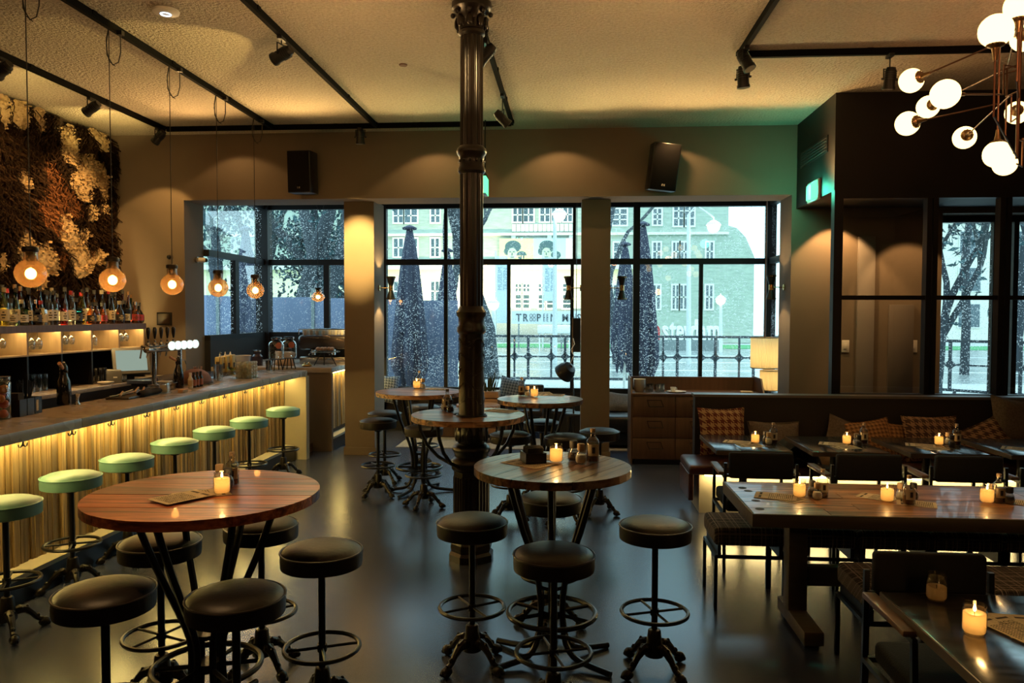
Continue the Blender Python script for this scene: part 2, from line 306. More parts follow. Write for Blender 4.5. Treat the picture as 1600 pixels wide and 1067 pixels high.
M_LEATHER = mat('black_leather', (.009, .0065, .0055), .42, spec=.38, noise=(7, (.015, .010, .008), .4, .7), bump=(60, .10), var=.2)
M_TEAL = mat('mint_vinyl', (.13, .29, .26), .42, noise=(5, (.16, .33, .29), .4, .7), var=.15, bump=(40, .05))
M_PIPE = mat('piping', (.035, .028, .024), .4)
M_DARKWOOD = mat('dark_walnut', (.075, .038, .022), .45, noise=(1.5, (.12, .062, .036), .3, .7), stretch=(18, 18, 1.4), bump=(8, .08))
M_BARRED = wood('reclaimed_red_wood', (.20, .042, .018), (.52, .145, .052), .30, var=.5)
M_RECL = wood('reclaimed_wood', (.24, .10, .042), (.54, .28, .125), .30, var=.55)
M_FRAME = mat('frame_black', (.008, .0075, .008), .5, spec=.3)
M_DARKWALL = mat('dark_paint', (.015, .0125, .0115), .6, spec=.3, noise=(2, (.018, .015, .0135), .3, .7))
M_BOX = mat('bulkhead_paint', (.009, .0075, .007), .55, spec=.3)
M_PANE = glass('window_glass', (.97, 1, 1), .5, drops=52, base=.07)
M_PANE2 = glass('inner_glass', (.95, .95, .95), .5, base=.09)
M_CLEAR = glass('clear_glass', (.93, .95, .93), .75, .02, base=.10)
M_TUMBLER = glass('tumbler_glass', (.84, .85, .82), .9, .06, base=.24)
M_CRYSTAL = glass('crystal', (.95, .95, .90), .95, .04, base=.30, haze=.14, hcol=(.9, .85, .7))
M_SMOKE = glass('amber_glass', (.82, .62, .42), .55, .0, base=.06, haze=.10)
M_WAX = translucent('candle_wax', (.90, .74, .50), .65, tint=(1, .70, .36))
M_FLAME = emit('flame', (1, .55, .16), 30)
M_PAPER = mat('menu_paper', (.66, .53, .33), .9, noise=(60, (.58, .46, .28), .45, .55))
M_WHITE = mat('white_china', (.75, .72, .66), .3)
M_INK = mat('ink', (.02, .018, .016), .7)

# ------------------------------------------------------------------ room shell
XL, XR, YB, YT = -6.03, 7.6, 9.68, 10.2         # left wall, right wall, window wall front and back face
ZH = 3.34                                        # underside of the beam over the window openings
X1, X2 = -5.03, 2.68                             # window opening
BF = 12.2                                        # bay front glass
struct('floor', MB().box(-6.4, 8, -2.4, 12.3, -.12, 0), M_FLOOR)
struct('ceiling', MB().box(-6.4, 8, -2.4, 10.2, ZC, ZC + .15), M_CEIL)
struct('wall_left', MB().box(XL - .2, XL, -2.4, YT, 0, ZC), M_WALL)
struct('wall_right', MB().box(XR, XR + .2, -2.4, YT, 0, ZC), M_DARKWALL)
struct('wall_front', MB().box(-6.2, 7.8, -2.4, -2.2, 0, ZC), M_DARKWALL)
XV0, XV1 = 4.46, 7.3                             # street window of the entrance lobby
b = MB().box(XL, X1, YB, YT, 0, ZC).box(X1, X2, YB, YT, ZH, ZC).box(X2, XV0, YB, YT, 0, ZC).box(XV0, XV1, YB, YT, 3.1, ZC).box(XV0, XV1, YB, YT, 0, .72).box(XV1, XR, YB, YT, 0, ZC)
struct('wall_back', b, M_WALL)
struct('pillar', MB().box(-2.99, -2.59, 9.95, 10.48, 0, ZH + .02), M_WALL)
struct('pillar', MB().box(.125, .495, 9.95, 10.48, 0, ZH + .02), M_WALL)
struct('baseboard_pillar', MB().box(-3.005, -2.575, 9.935, 10.495, 0, .10).box(.11, .51, 9.935, 10.495, 0, .10), M_WALL)
struct('ceiling_bay', MB().box(-5.2, 3.3, 10.2, 12.35, 3.62, 3.75), M_WALL)
struct('baseboard_back', MB().box(XL, X1, YB - .015, YB, 0, .09), M_WALL)

# --- bay glazing (posts, rails and panes are parts of each window)
ZT, ZS = 2.70, .70                               # transom height, sill
def bar(parent, x0, x1, y0, y1, z0, z1, name='mullion'): return obj(name, MB().box(x0, x1, y0, y1, z0, z1), M_FRAME, parent, smooth=False)
def pane(parent, x0, x1, y0, y1, z0, z1, m=M_PANE):
    return obj('pane', MB().add([(x0, y0, z0), (x1, y1, z0), (x1, y1, z1), (x0, y0, z1)], [(0, 1, 2, 3)]), m, parent, smooth=False)
def front_window(name, xa, xb, zs, ups, lows):
    w = struct(name, MB().box(xa, xb, BF - .05, BF + .05, zs - .07, zs).box(xa, xb, BF - .05, BF + .05, 3.55, 3.63).box(xa, xb, BF - .045, BF + .045, ZT - .045, ZT + .045), M_FRAME)
    for lst, z0, z1 in ((ups, ZT + .045, 3.55), (lows, zs, ZT - .045)):
        e = [xa] + [p for p, _ in lst] + [xb]
        for p, t in lst: bar(w, p - t / 2, p + t / 2, BF - .04, BF + .04, z0, z1)
        for a, c in zip(e, e[1:]): pane(w, a, c, BF, BF, z0, z1)
    return w
XF = lambda px, py=450: P(px, py, Y=BF).x
xc0, xp1, xp2, xc1 = XF(413), XF(602), XF(994), XF(1203)
front_window('window_1', xc0, xp1, 1.57, [], [(XF(511), .09)])
front_window('window_2', xp1, xp2, ZS, [(XF(697), .05), (XF(897), .05)], [(XF(697), .06), (XF(795), .055), (XF(894), .055)])
front_window('window_3', xp2, xc1, ZS, [], [(XF(1095), .055)])
struct('trim_1', MB().box(xc0 - .1, xc0 + .1, BF - .1, BF + .1, 0, 3.63), M_FRAME)
struct('trim_2', MB().box(xp1 - .03, xp1 + .03, BF - .06, BF + .06, 0, 3.63), M_FRAME)
struct('trim_3', MB().box(xp2 - .05, xp2 + .05, BF - .06, BF + .06, 0, 3.63), M_FRAME)
struct('trim_4', MB().box(xc1 - .07, xc1 + .07, BF - .08, BF + .08, 0, 3.63), M_FRAME)
# side glass of the bay
def side_window(name, x, zs, ys):
    w = struct(name, MB().box(x - .05, x + .05, YT, BF, zs - .07, zs).box(x - .05, x + .05, YT, BF, 3.55, 3.63).box(x - .045, x + .045, YT, BF, ZT - .045, ZT + .045), M_FRAME)
    for p in ys: bar(w, x - .04, x + .04, p - .06, p + .06, zs, ZT - .045)
    e = [YT] + ys + [BF]
    for a, c in zip(e, e[1:]): pane(w, x, x, a, c, zs, ZT - .045)
    pane(w, x, x, YT, BF, ZT + .045, 3.55); return w
side_window('window_4', xc0, 1.57, [P(367, 450, X=xc0).y])
side_window('window_5', xc1, ZS, [])
for nm_, a_ in (('wall_bay_left_front', (xc0, XF(560), BF - .06, BF + .04, 0, 1.50)), ('wall_bay_front', (XF(560), xc1, BF - .06, BF + .04, 0, ZS - .07)), ('wall_bay_left', (xc0 - .05, xc0 + .05, YT, BF, 0, 1.5)), ('wall_bay_right', (xc1 - .05, xc1 + .05, YT, BF, 0, ZS - .07))): struct(nm_, MB().box(*a_), M_DARKWALL)

# --- dark bulkhead box over the entrance lobby and its glazed screen
YP, XB = 8.32, 2.735
struct('wall_bulkhead', MB().box(XB, XR, YP, YP + .12, 3.17, ZC).box(XB, XB + .12, YP + .12, YB, 3.17, ZC), M_BOX)
struct('ceiling_lobby', MB().box(XB + .12, XR, YP + .12, YB, 3.17, 3.22), M_BOX)
XS = lambda px: P(px, 465, Y=YP).x
s0, sa0, sa1, sb0, sb1 = XS(1299), XS(1443), XS(1461), XS(1556), XS(1575)
sc = XR - .02
w = struct('window_6', MB().box(s0, sc, YP - .05, YP + .05, .98, 1.05).box(s0, sc, YP - .05, YP + .05, 3.08, 3.17).box(s0, s0 + .09, YP - .05, YP + .05, 1.05, 3.08).box(s0 + .09, sc, YP - .035, YP + .035, 2.03, 2.075), M_FRAME)
for a, c in ((sa0, sa1), (sb0, sb1)):
    m_ = (a + c) / 2; bar(w, a, m_ - .008, YP - .05, YP + .05, 1.05, 3.08); bar(w, m_ + .008, c, YP - .04, YP + .06, 1.05, 3.08)
for a, c in ((s0 + .09, sa0), (sa1, sb0), (sb1, sc)):
    for z0, z1 in ((1.05, 2.03), (2.075, 3.08)): pane(w, a, c, YP, YP, z0, z1, M_PANE2)
# low wall that backs the bench
YW = 7.78
XW = P(1086, 640, Y=YW).x
struct('wall_bench', MB().box(XW, XR, YW, YW + .14, 0, 1.05), M_DARKWALL)
struct('trim_bench', MB().box(XW - .012, XR, YW - .012, YW + .16, 1.05, 1.075), mat('ledge', (.10, .085, .075), .4))
struct('wall_lobby', MB().box(s0, XR, YP - .05, YP + .05, 0, .98), M_DARKWALL)
# street window of the lobby
yv = YB + .3
w = struct('window_7', MB().box(XV0, XV1, yv - .05, yv + .05, .72, .80).box(XV0, XV1, yv - .05, yv + .05, 3.02, 3.1).box(XV0, XV0 + .08, yv - .05, yv + .05, .8, 3.02).box(XV1 - .08, XV1, yv - .05, yv + .05, .8, 3.02), M_FRAME)
for p in (5.22, 5.46, 6.4): bar(w, p - .03, p + .03, yv - .04, yv + .04, .8, 3.02)
for a, c in ((XV0 + .08, 5.19), (5.49, 6.37), (6.43, XV1 - .08)): pane(w, a, c, yv, yv, .8, 3.02)
# lobby fittings
for px, lab in ((1321, 'white light switch plate on lobby wall behind the glass, left of two'), (1427, 'narrow white switch plate on lobby wall near the glass mullion')):
    p = P(px, 541, Y=YB - .005); t = thing('light_switch', lab, 'switch', (p.x, YB, p.z))
    obj('plate', MB().bev(-.045, .045, -.012, -.001, -.075, .075, .004), M_WHITE, t); obj('rocker', MB().bev(-.02, .02, -.018, -.012, -.035, .035, .002), M_WHITE, t)
p0, p1 = P(1388, 476, Y=YB), P(1424, 618, Y=YB)
o = obj('notice_board', MB().bev(p0.x, p1.x, YB - .03, YB, p1.z, p0.z, .004), mat('board_grey', (.12, .10, .085), .6)); tag(o, 'tall plain grey board on lobby wall behind the glass screen', 'board')
p0, p1 = P(1340, 370, Y=YB), P(1362, 620, Y=YB)
o = obj('door_leaf', MB().bev(p0.x, p1.x, YB - .04, YB, .02, p0.z, .006), mat('lobby_door', (.20, .18, .16), .5)); o['kind'] = 'structure'; o.name = 'door_1'

# ------------------------------------------------------------------ bar
XE = -3.395                                      # counter edge towards the guests
Y0, Y9 = 3.2, 9.66
ctr = thing('bar_counter', 'long concrete topped bar with glowing slatted front along left side', 'bar')
M_CONC = mat('counter_concrete', (.38, .32, .26), .22, noise=(3, (.46, .39, .32), .3, .7), rnoise=(4, .2, .36), spec=.5)
seams = [Y0, 5.08, 6.99, 8.45, Y9]
for a, c in zip(seams, seams[1:]): obj('worktop', MB().bev(-4.0, XE, a + .0015, c - .0015, 1.07, 1.14, .004), M_CONC, ctr)
obj('body', MB().box(-3.98, -3.70, Y0, Y9 - .03, 0, 1.07), M_DARKWALL, ctr, smooth=False)
M_PLAST = mat('cream_plaster', (.42, .37, .27), .7, bump=(30, .1))
obj('end_panel', MB().box(-3.98, XE + .02, Y9 - .03, Y9, 0, 1.07), M_PLAST, ctr, smooth=False)
obj('inner_end_panel', MB().box(-3.66, XE + .015, Y9 - .10, Y9 - .031, 0, 1.065), M_PLAST, ctr, smooth=False)
M_SLAT = wood('bar_slat', (.15, .09, .035), (.50, .35, .16), .55, var=.6, stretch=(16, 16, 1.2), coat=0)
sl = MB().box(-.5, .5, -.5, .5, -.5, .5).data('slat', M_SLAT, False)
y = 4.0; rr = random.Random(3)
while y < Y9 - .12:
    wd = rr.choice((.018, .022, .026, .03, .036, .045)); d = rr.uniform(.018, .05)
    o = bpy.data.objects.new('slat', sl); C.objects.link(o); o.parent = ctr; o.location = (-3.70 + d / 2, y + wd / 2, .615); o.scale = (d, wd * .93, .85); y += wd
obj('plinth', MB().box(-3.70, -3.52, Y0, Y9 - .11, 0, .16), M_BLACK, ctr, smooth=False)
obj('plinth_ledge', MB().box(-3.70, -3.515, Y0, Y9 - .11, .16, .19), M_PLAST, ctr, smooth=False)
LED = emit('led_strip', (1, .70, .20), 75)
obj('led_strip', MB().box(-3.60, -3.57, 3.4, Y9 - .12, 1.052, 1.068), LED, ctr, smooth=False)
hk = MB()
hk.cyl((0, 0, 0), (0, 0, -.035), .006, n=6); hk.tube([(0, 0, -.02), (.0, .02, -.04), (0, .035, -.035), (0, .04, -.018)], .004, 5); hk.tube([(0, 0, -.02), (0, -.02, -.04), (0, -.035, -.035), (0, -.04, -.018)], .004, 5)
hkm = hk.data('bag_hook', M_BLACK)
for px in (31, 108, 170, 226, 272, 312, 348, 381, 408, 433):
    t = (px - 0) / 446.; py = 698 - 96.4 * t; q = P(px, py + 3, X=XE - .05)
    o = obj('bag_hook', hkm, None, ctr); o.location = (XE - .03, q.y, 1.07)
# raised floor behind the bar
struct('trim_step', MB().box(XL, -4.0, 3.0, Y9 + .5, 0, .12).box(-4.0, -3.5, Y9 + .1, Y9 + .5, 0, .12), M_DARKWOOD)

# second bar (coffee station) inside the bay
c2 = thing('coffee_counter', 'shorter concrete counter with slatted front behind left pillar', 'bar')
q = P(522, 585, Y=10.2); xs = -3.235
obj('worktop', MB().bev(-4.92, xs, 10.15, BF - .08, 1.07, 1.14, .004), M_CONC, c2); obj('end_panel', MB().box(-4.9, xs - .005, 10.17, 10.23, 0, 1.068), M_WALL, c2, smooth=False)
obj('body', MB().box(-4.9, xs - .13, 10.23, BF - .08, 0, 1.068), M_DARKWALL, c2, smooth=False)
y = 10.235
while y < BF - .12:
    wd = rr.choice((.022, .026, .03, .04)); d = rr.uniform(.018, .045); o = bpy.data.objects.new('slat', sl); C.objects.link(o); o.parent = c2; o.location = (xs - .13 + d / 2, y + wd / 2, .65); o.scale = (d, wd * .93, .78); y += wd
obj('led_strip', MB().box(xs - .06, xs - .035, 10.25, BF - .1, 1.052, 1.067), LED, c2, smooth=False)
obj('plinth', MB().box(xs - .13, xs, 10.23, BF - .08, 0, .16), M_BLACK, c2, smooth=False); obj('plinth_ledge', MB().box(xs - .13, xs + .004, 10.23, BF - .08, .16, .19), M_PLAST, c2, smooth=False)

# ------------------------------------------------------------------ back bar
XF2 = -5.35; YE = 9.27
bb = thing('back_bar', 'dark back bar shelving with lit glass niches against left wall', 'shelf')
M_NICHE = mat('niche_wood', (.34, .23, .12), .5, noise=(2, (.46, .32, .17), .3, .7), stretch=(10, 10, 1.5))
obj('shelf', MB().box(XL + .02, XF2, 4.6, YE, 1.71, 1.745), M_DARKWOOD, bb, smooth=False); obj('shelf_lip', MB().box(XF2, XF2 + .02, 4.6, YE, 1.675, 1.745), M_DARKWOOD, bb, smooth=False); obj('niche_floor', MB().box(XL + .02, XF2, 4.6, YE, 1.44, 1.455), M_NICHE, bb, smooth=False)
obj('back_panel', MB().box(XL + .01, XL + .03, 4.6, YE, 1.45, 1.71), M_NICHE, bb, smooth=False); obj('lower_back_panel', MB().box(XL + .01, XL + .03, 4.6, YE, 1.075, 1.44), M_BLACK, bb, smooth=False)
ys = [4.7, 5.2, 5.7, 6.2, 6.67, 7.18, 7.69, 8.2, 8.72, 9.255]
for yy in ys: obj('divider', MB().box(XL + .03, XF2, yy - .012, yy + .012, 1.455, 1.71), M_NICHE, bb, smooth=False); obj('lower_divider', MB().box(XL + .03, XF2, yy - .012, yy + .012, 1.075, 1.44), M_BLACK, bb, smooth=False)
LEDN = emit('niche_led', (1, .70, .28), 75)
for a, c in zip(ys, ys[1:]): obj('niche_light', MB().box(XF2 - .06, XF2 - .03, a + .1, c - .02, 1.70, 1.709), LEDN, bb, smooth=False)
bc = thing('back_counter', 'pale topped work counter under the back bar shelving', 'counter')
obj('worktop', MB().bev(XL + .03, -5.12, 4.6, YE + .3, 1.03, 1.07, .004), M_CONC, bc); obj('cabinet', MB().box(XL + .03, -5.16, 4.6, YE + .28, .12, 1.03), M_BLACK, bc, smooth=False)
obj('front_rail', MB().box(-5.16, -5.12, 4.6, YE + .28, .93, 1.03), mat('rail_black', (.02, .02, .024), .3), bc, smooth=False)

# ------------------------------------------------------------------ iron column
CX, CY = -.755, 5.78
col = thing('iron_column', 'dark fluted cast iron column through round table in room centre', 'column', (CX, CY, 0))
M_COL = mat('column_iron', (.007, .0045, .003), .30, 0, spec=.55, noise=(5, (.011, .007, .0045), .3, .7), bump=(50, .08))
o8 = [(math.cos(PI / 8 + k * PI / 4), math.sin(PI / 8 + k * PI / 4)) for k in range(8)]
def octo(b, prof): 
    for (r0, z0), (r1, z1) in zip(prof, prof[1:]):
        b.add([(x * r0, y * r0, z0) for x, y in o8] + [(x * r1, y * r1, z1) for x, y in o8], [(i, (i + 1) % 8, 8 + (i + 1) % 8, 8 + i) for i in range(8)])
    return b
b = octo(MB(), [(.175, 0), (.175, .05), (.155, .07), (.165, .10), (.160, .13), (.14, .16)]); obj('base', b, M_COL, col, smooth=False)
b = octo(MB(), [(.14, .16), (.137, .68), (.155, .70), (.155, .73)])
for k in range(8):
    a = k * PI / 4
    for t in (-.03, 0, .03): b.cyl((math.cos(a) * .126 - math.sin(a) * t, math.sin(a) * .126 + math.cos(a) * t, .20), (math.cos(a) * .126 - math.sin(a) * t, math.sin(a) * .126 + math.cos(a) * t, .64), .010, n=6)
obj('pedestal', b, M_COL, col)
obj('lower_ring', MB().lathe([(.15, .73), (.158, .745), (.15, .77), (.128, .79), (.128, .81), (.142, .83), (.145, .85), (.135, .87), (.105, .89)], 32), M_COL, col)
b = MB().lathe([(.095, .88), (.118, .92), (.122, .97), (.105, 1.04), (.098, 1.1)], 24)
for k in range(8):
    a = k * PI / 4; M4 = Matrix.Rotation(a, 4, 'Z')
    b.ball((.115, 0, .955), .03, 8, 6, (.5, .9, 1.9), M4); b.ball((.118, 0, 1.01), .016, 6, 5, (.8, 1, 1), M4); b.ball((.112, .036, .94), .014, 6, 5, (.6, .6, 2.2), M4)
obj('acanthus_collar', b, M_COL, col)
b = MB().lathe([(.098, 1.1), (.094, 1.5), (.093, 1.72)], 48)
rr = random.Random(5)
for k in range(46):
    a = rr.uniform(0, 2 * PI); z = rr.uniform(1.15, 1.7); M4 = Matrix.Rotation(a, 4, 'Z'); b.ball((.094, 0, z), .009, 6, 4, (.6, 1.4, 1), M4)
for k in range(5):
    z = 1.22 + k * .11; b.tube([(.097 * math.cos(t), .097 * math.sin(t), z + .03 * math.sin(3 * t + k)) for t in [2 * PI * i / 30 for i in range(30)]], .004, 5, True)
obj('ivy_shaft', b, M_COL, col)
obj('middle_ring', MB().lathe([(.093, 1.72), (.112, 1.74), (.112, 1.77), (.098, 1.79), (.098, 1.84), (.112, 1.86), (.116, 1.885), (.1, 1.905), (.09, 1.93)], 32), M_COL, col)
for k in range(8): pass
obj('shaft', MB().lathe([(.088, 1.93), (.088, 2.94)], 96, flute=16, depth=.008), M_COL, col)
b = MB().lathe([(.088, 2.92), (.104, 2.94), (.104, 2.96), (.094, 2.98), (.094, 3.05), (.108, 3.07), (.114, 3.09), (.108, 3.11), (.088, 3.13)], 32)
for k in range(12): b.ball((.095, 0, 3.015), .013, 6, 5, (.6, 1, 1), Matrix.Rotation(k * PI / 6, 4, 'Z'))
obj('upper_ring', b, M_COL, col)
obj('upper_shaft', MB().lathe([(.087, 3.12), (.085, 3.95)], 96, flute=16, depth=.009), M_COL, col)
b = MB().lathe([(.085, 3.94), (.1, 3.955), (.1, 3.975), (.088, 3.99), (.095, 4.05), (.13, 4.12), (.15, 4.14), (.15, ZC - .001)], 32)
for k in range(8):
    M4 = Matrix.Rotation(k * PI / 4, 4, 'Z'); b.ball((.112, 0, 4.04), .03, 8, 6, (.5, .9, 1.6), M4); b.ball((.142, 0, 4.10), .02, 8, 5, (1, 1, 1), M4); b.ball((.115, .045, 4.02), .015, 6, 5, (.6, .6, 2.2), M4)
obj('capital', b, M_COL, col)

# ------------------------------------------------------------------ bar stools
def leg_mesh(): 
    b = MB().tube([(.028, 0, .125), (.06, 0, .135), (.095, 0, .125), (.125, 0, .095), (.15, 0, .060), (.175, 0, .046)], [.022, .027, .022, .017, .015, .017], 8)
    b.ball((.188, 0, .028), .028, 8, 6, (1.25, 1, 1)); b.ball((.205, .014, .02), .013, 6, 5, (1.4, .8, 1)); b.ball((.205, -.014, .02), .013, 6, 5, (1.4, .8, 1)); b.ball((.208, 0, .022), .013, 6, 5, (1.4, .8, 1))
    b.ball((.065, .016, .142), .014, 6, 5); b.ball((.065, -.016, .142), .014, 6, 5); b.ball((.10, 0, .14), .012, 6, 5); b.ball((.155, 0, .075), .014, 6, 5)
    return b.data('leg', M_IRON)
LEGM = leg_mesh()
def make_stool(seat_mat, pipe):
    def fn(label):
        t = thing('bar_stool', label, 'stool')
        R = .186
        obj('seat', MB().lathe([(R - .02, .697), (R, .704), (R + .002, .74), (R - .001, .768), (R - .004, .771), (R - .012, .779), (R - .04, .792), (R - .09, .800), (.04, .803), (0, .803)], 36), seat_mat, t)
        obj('piping', MB().tube([((R + .001) * math.cos(a), (R + .001) * math.sin(a), .7715) for a in [2 * PI * i / 36 for i in range(36)]], .0045, 6, True), pipe, t)
        obj('pole', MB().cyl((0, 0, .19), (0, 0, .70), .0165, n=12).cyl((0, 0, .665), (0, 0, .697), .035, .06, 12), M_BLACK, t)
        r = MB().tube([(.172 * math.cos(a), .172 * math.sin(a), .315) for a in [2 * PI * i / 28 for i in range(28)]], .0105, 7, True)
        for k in range(2):
            a = k * PI / 2 + .3; r.cyl((.172 * math.cos(a), .172 * math.sin(a), .315), (-.172 * math.cos(a), -.172 * math.sin(a), .315), .007, n=6)
        r.cyl((0, 0, .298), (0, 0, .332), .023, n=10); obj('foot_ring', r, M_BLACK, t)
        obj('hub', MB().lathe([(.05, .085), (.052, .11), (.044, .14), (.040, .16), (.034, .215), (.030, .222), (.018, .226)], 14), M_IRON, t)
        for k in range(4): obj('leg', LEGM, None, t).rotation_euler = (0, 0, k * PI / 2 + .62)
        return t
    return fn
green = Maker(make_stool(M_TEAL, mat('mint_piping', (.12, .30, .25), .4))); dark = Maker(make_stool(M_LEATHER, M_PIPE))
ordn = ['seventh', 'sixth', 'fifth', 'fourth', 'third', 'second', 'nearest']
gp = [(-3.292, 8.544), (-3.313, 7.66), (-3.355, 6.973), (-3.365, 6.268), (-3.345, 5.528), (-3.351, 4.888)]
lab = ['mint green bar stool at the far end of the glowing bar', 'mint green bar stool second from the far end of the bar', 'mint green bar stool third from the far end of the bar',
       'mint green bar stool fourth from the far end, above round table edge', 'mint green bar stool fifth from the far end of the bar, second nearest', 'nearly nearest mint green bar stool with foot ring in clear view']
for (x, y), s in zip(gp, lab): green((x, y, 0), .165 + random.uniform(-.06, .06), s, group='mint green stools along the bar')
q = P(8, 784, z=.778); green((q.x, q.y, 0), .2, 'mint green bar stool cut off by left photo edge', group='mint green stools along the bar')
for x, y, a, s in [(-1.83, 2.86, .5, 'black leather bar stool left front of the large red-brown round table'), (-1.297, 2.86, .2, 'black leather bar stool right front of the large red-brown round table, tucked by its legs'),
    (-1.152, 3.452, .1, 'black leather bar stool standing free right of the large red-brown round table'), (-1.969, 3.52, .9, 'black leather bar stool behind left under the large red-brown round table'),
    (-1.606, 3.85, .3, 'black leather bar stool behind right of the large red-brown round table'),
    (.442, 4.015, .05, 'black leather bar stool standing right of the middle round table with napkin box'), (-.518, 4.0, .3, 'black leather bar stool left of the middle round table with napkin box, before the column'),
    (-.074, 3.489, .02, 'black leather bar stool in front of the middle round table with napkin box'), (-.12, 4.55, .8, 'brown lit leather stool seat seen under the middle round table'),
    (-1.974, 7.72, .4, 'black leather bar stool leftmost by the left pillar, front of two'), (-2.056, 8.33, .2, 'black leather bar stool by the left pillar, rear of two'),
    (-1.418, 7.30, .75, 'black leather bar stool directly left of the iron column'), (-1.736, 8.95, .5, 'black leather bar stool behind the far left round table'),
    (-.55, 6.95, .3, 'black leather bar stool right behind the iron column under its table'), (-.292, 7.767, .6, 'black leather bar stool under the far right round table, left side'),
    (-.05, 6.85, .1, 'black leather bar stool behind the middle table, nearest the far right round table'), (.27, 7.22, .35, 'black leather bar stool right of the far right round table, before right pillar')]:
    dark((x, y, 0), a, s, group='black leather bar stools')

# ------------------------------------------------------------------ round bar tables
def round_top(parent, R, n, ang, zt, th, m, seed, hole=0):
    rr = random.Random(seed); ws = [rr.uniform(.7, 1.3) for _ in range(n)]; tot = sum(ws); e = [-R]
    for w_ in ws: e.append(e[-1] + 2 * R * w_ / tot)
    M4 = Matrix.Rotation(ang, 4, 'Z')
    for a, c in zip(e, e[1:]):
        a2, c2 = a + .0018, c - .0018; c2 = min(c2, R - 1e-4); a2 = max(a2, -R + 1e-4); k = 9
        vals = [a2 + (c2 - a2) * i / k for i in range(k + 1)]
        up = [(math.sqrt(R * R - v * v), v) for v in vals]
        segs = [(-1, 1)]
        if hole and min(abs(a2), abs(c2)) < hole or (hole and a2 < 0 < c2):
            for sg in (1, -1):
                inn = [(math.sqrt(max(hole * hole - v * v, 0)), v) for v in vals]; poly = [(sg * x, v) for x, v in up] + [(sg * x, v) for x, v in reversed(inn)]
                if sg < 0: poly.reverse()
                if sg > 0: poly.reverse(); poly.reverse()
                obj('plank', MB().prism(poly, zt - th, zt - rr.uniform(0, .0015), M4), m, parent, smooth=False)
            continue
        poly = [(x, v) for x, v in up] + [(-x, v) for x, v in reversed(up)]
        o = obj('plank', MB().prism(poly, zt - th, zt - rr.uniform(0, .0015)), m, parent, smooth=False); o.rotation_euler = (0, 0, ang)
def table_base(t, zt, n=6, ph=0., R=.30):
    for k in range(n):
        a = ph + 2 * PI * k / n; c, s = math.cos(a), math.sin(a)
        pr = [(R, zt), (R * .90, zt - .10), (R * .66, zt - .30), (R * .38, zt - .50), (.075, zt - .62), (.066, .30), (.075, .16), (.11, .075), (.18, .035), (.36, .016)]
        pts = []
        pr2 = [pr[0]] + pr + [pr[-1]]
        for i in range(1, len(pr2) - 2):
            for u in (0, .5):
                p0, p1, p2, p3 = pr2[i - 1:i + 3]; f = lambda j: .5 * (2 * p1[j] + (p2[j] - p0[j]) * u + (2 * p0[j] - 5 * p1[j] + 4 * p2[j] - p3[j]) * u * u + (3 * p1[j] - p0[j] - 3 * p2[j] + p3[j]) * u ** 3)
                pts.append((f(0) * c, f(0) * s, f(1)))
        pts.append((pr[-1][0] * c, pr[-1][1] * 0 + pr[-1][0] * s, pr[-1][1]))
        obj('leg', MB().tube(pts, .0165, 8), M_BLACK, t)
    r = MB().tube([(.235 * math.cos(a), .235 * math.sin(a), .26) for a in [2 * PI * i / 36 for i in range(36)]], .014, 8, True)
    for k in range(n): a = ph + 2 * PI * k / n; r.cyl((.06 * math.cos(a), .06 * math.sin(a), .26), (.235 * math.cos(a), .235 * math.sin(a), .26), .011, n=6)
    obj('foot_ring', r, M_BLACK, t); obj('hub_plate', MB().cyl((0, 0, .24), (0, 0, .28), .055, n=16), M_BLACK, t); obj('upper_hub_plate', MB().cyl((0, 0, zt - .62), (0, 0, zt - .60), .062, n=16), M_BLACK, t)
    obj('top_plate', MB().cyl((0, 0, zt - .012), (0, 0, zt), .33, n=24), M_BLACK, t)
def round_table(label, x, y, R, zt, n, ang, m, seed, ph=.3):
    t = thing('round_table', label, 'table', (x, y, 0), 0, 'round high tables'); round_top(t, R, n, ang, zt, .042, m, seed); table_base(t, zt - .043, 6, ph, R * .62); return t
T1 = (-1.655, 3.345, 1.06); T3 = (-.098, 4.10, 1.06); TC = (-.79, 5.85, 1.10); TA = (-1.59, 7.94, 1.06); TB = (-.297, 7.36, 1.06)
round_table('large round high table of dark red-brown planks, left foreground', T1[0], T1[1], .505, T1[2], 9, .06, M_BARRED, 1)
round_table('round plank high table with napkin box and candle, middle foreground', T3[0], T3[1], .42, T3[2], 8, 1.05, M_RECL, 2, .52)
round_table('round plank high table far left with candle, beside left pillar', TA[0], TA[1], .45, TA[2], 8, .1, M_RECL, 3, .1)
round_table('round plank high table far right before the right window pillar', TB[0], TB[1], .41, TB[2], 8, .7, M_RECL, 4, .2)
t = thing('column_table', 'round plank table built around the dark iron column', 'table', (TC[0], TC[1], 0), 0, 'round high tables')
cx, cy = CX - TC[0], CY - TC[1]
round_top(t, .435, 8, .12, TC[2], .042, M_RECL, 6, hole=.118)
for k in range(5):
    a = .5 + 2 * PI * k / 5; c, s = math.cos(a), math.sin(a)
    obj('bracket', MB().tube([(.40 * c, .40 * s, TC[2] - .045), (.385 * c, .385 * s, TC[2] - .14), (.33 * c, .33 * s, TC[2] - .25), (.24 * c, .24 * s, TC[2] - .34), (.155 * c + cx * .7, .155 * s + cy * .7, TC[2] - .38)], .014, 8), M_BLACK, t)
obj('collar_ring', MB().tube([(cx + .115 * math.cos(a), cy + .115 * math.sin(a), TC[2] + .004) for a in [2 * PI * i / 30 for i in range(30)]], .006, 6, True), M_BLACK, t)
o_ = obj('bag_hook', hkm, None, t, loc=(-.22, -.33, TC[2] - .045)); o_ = obj('bag_hook', hkm, None, t, loc=(.25, -.30, TC[2] - .045))

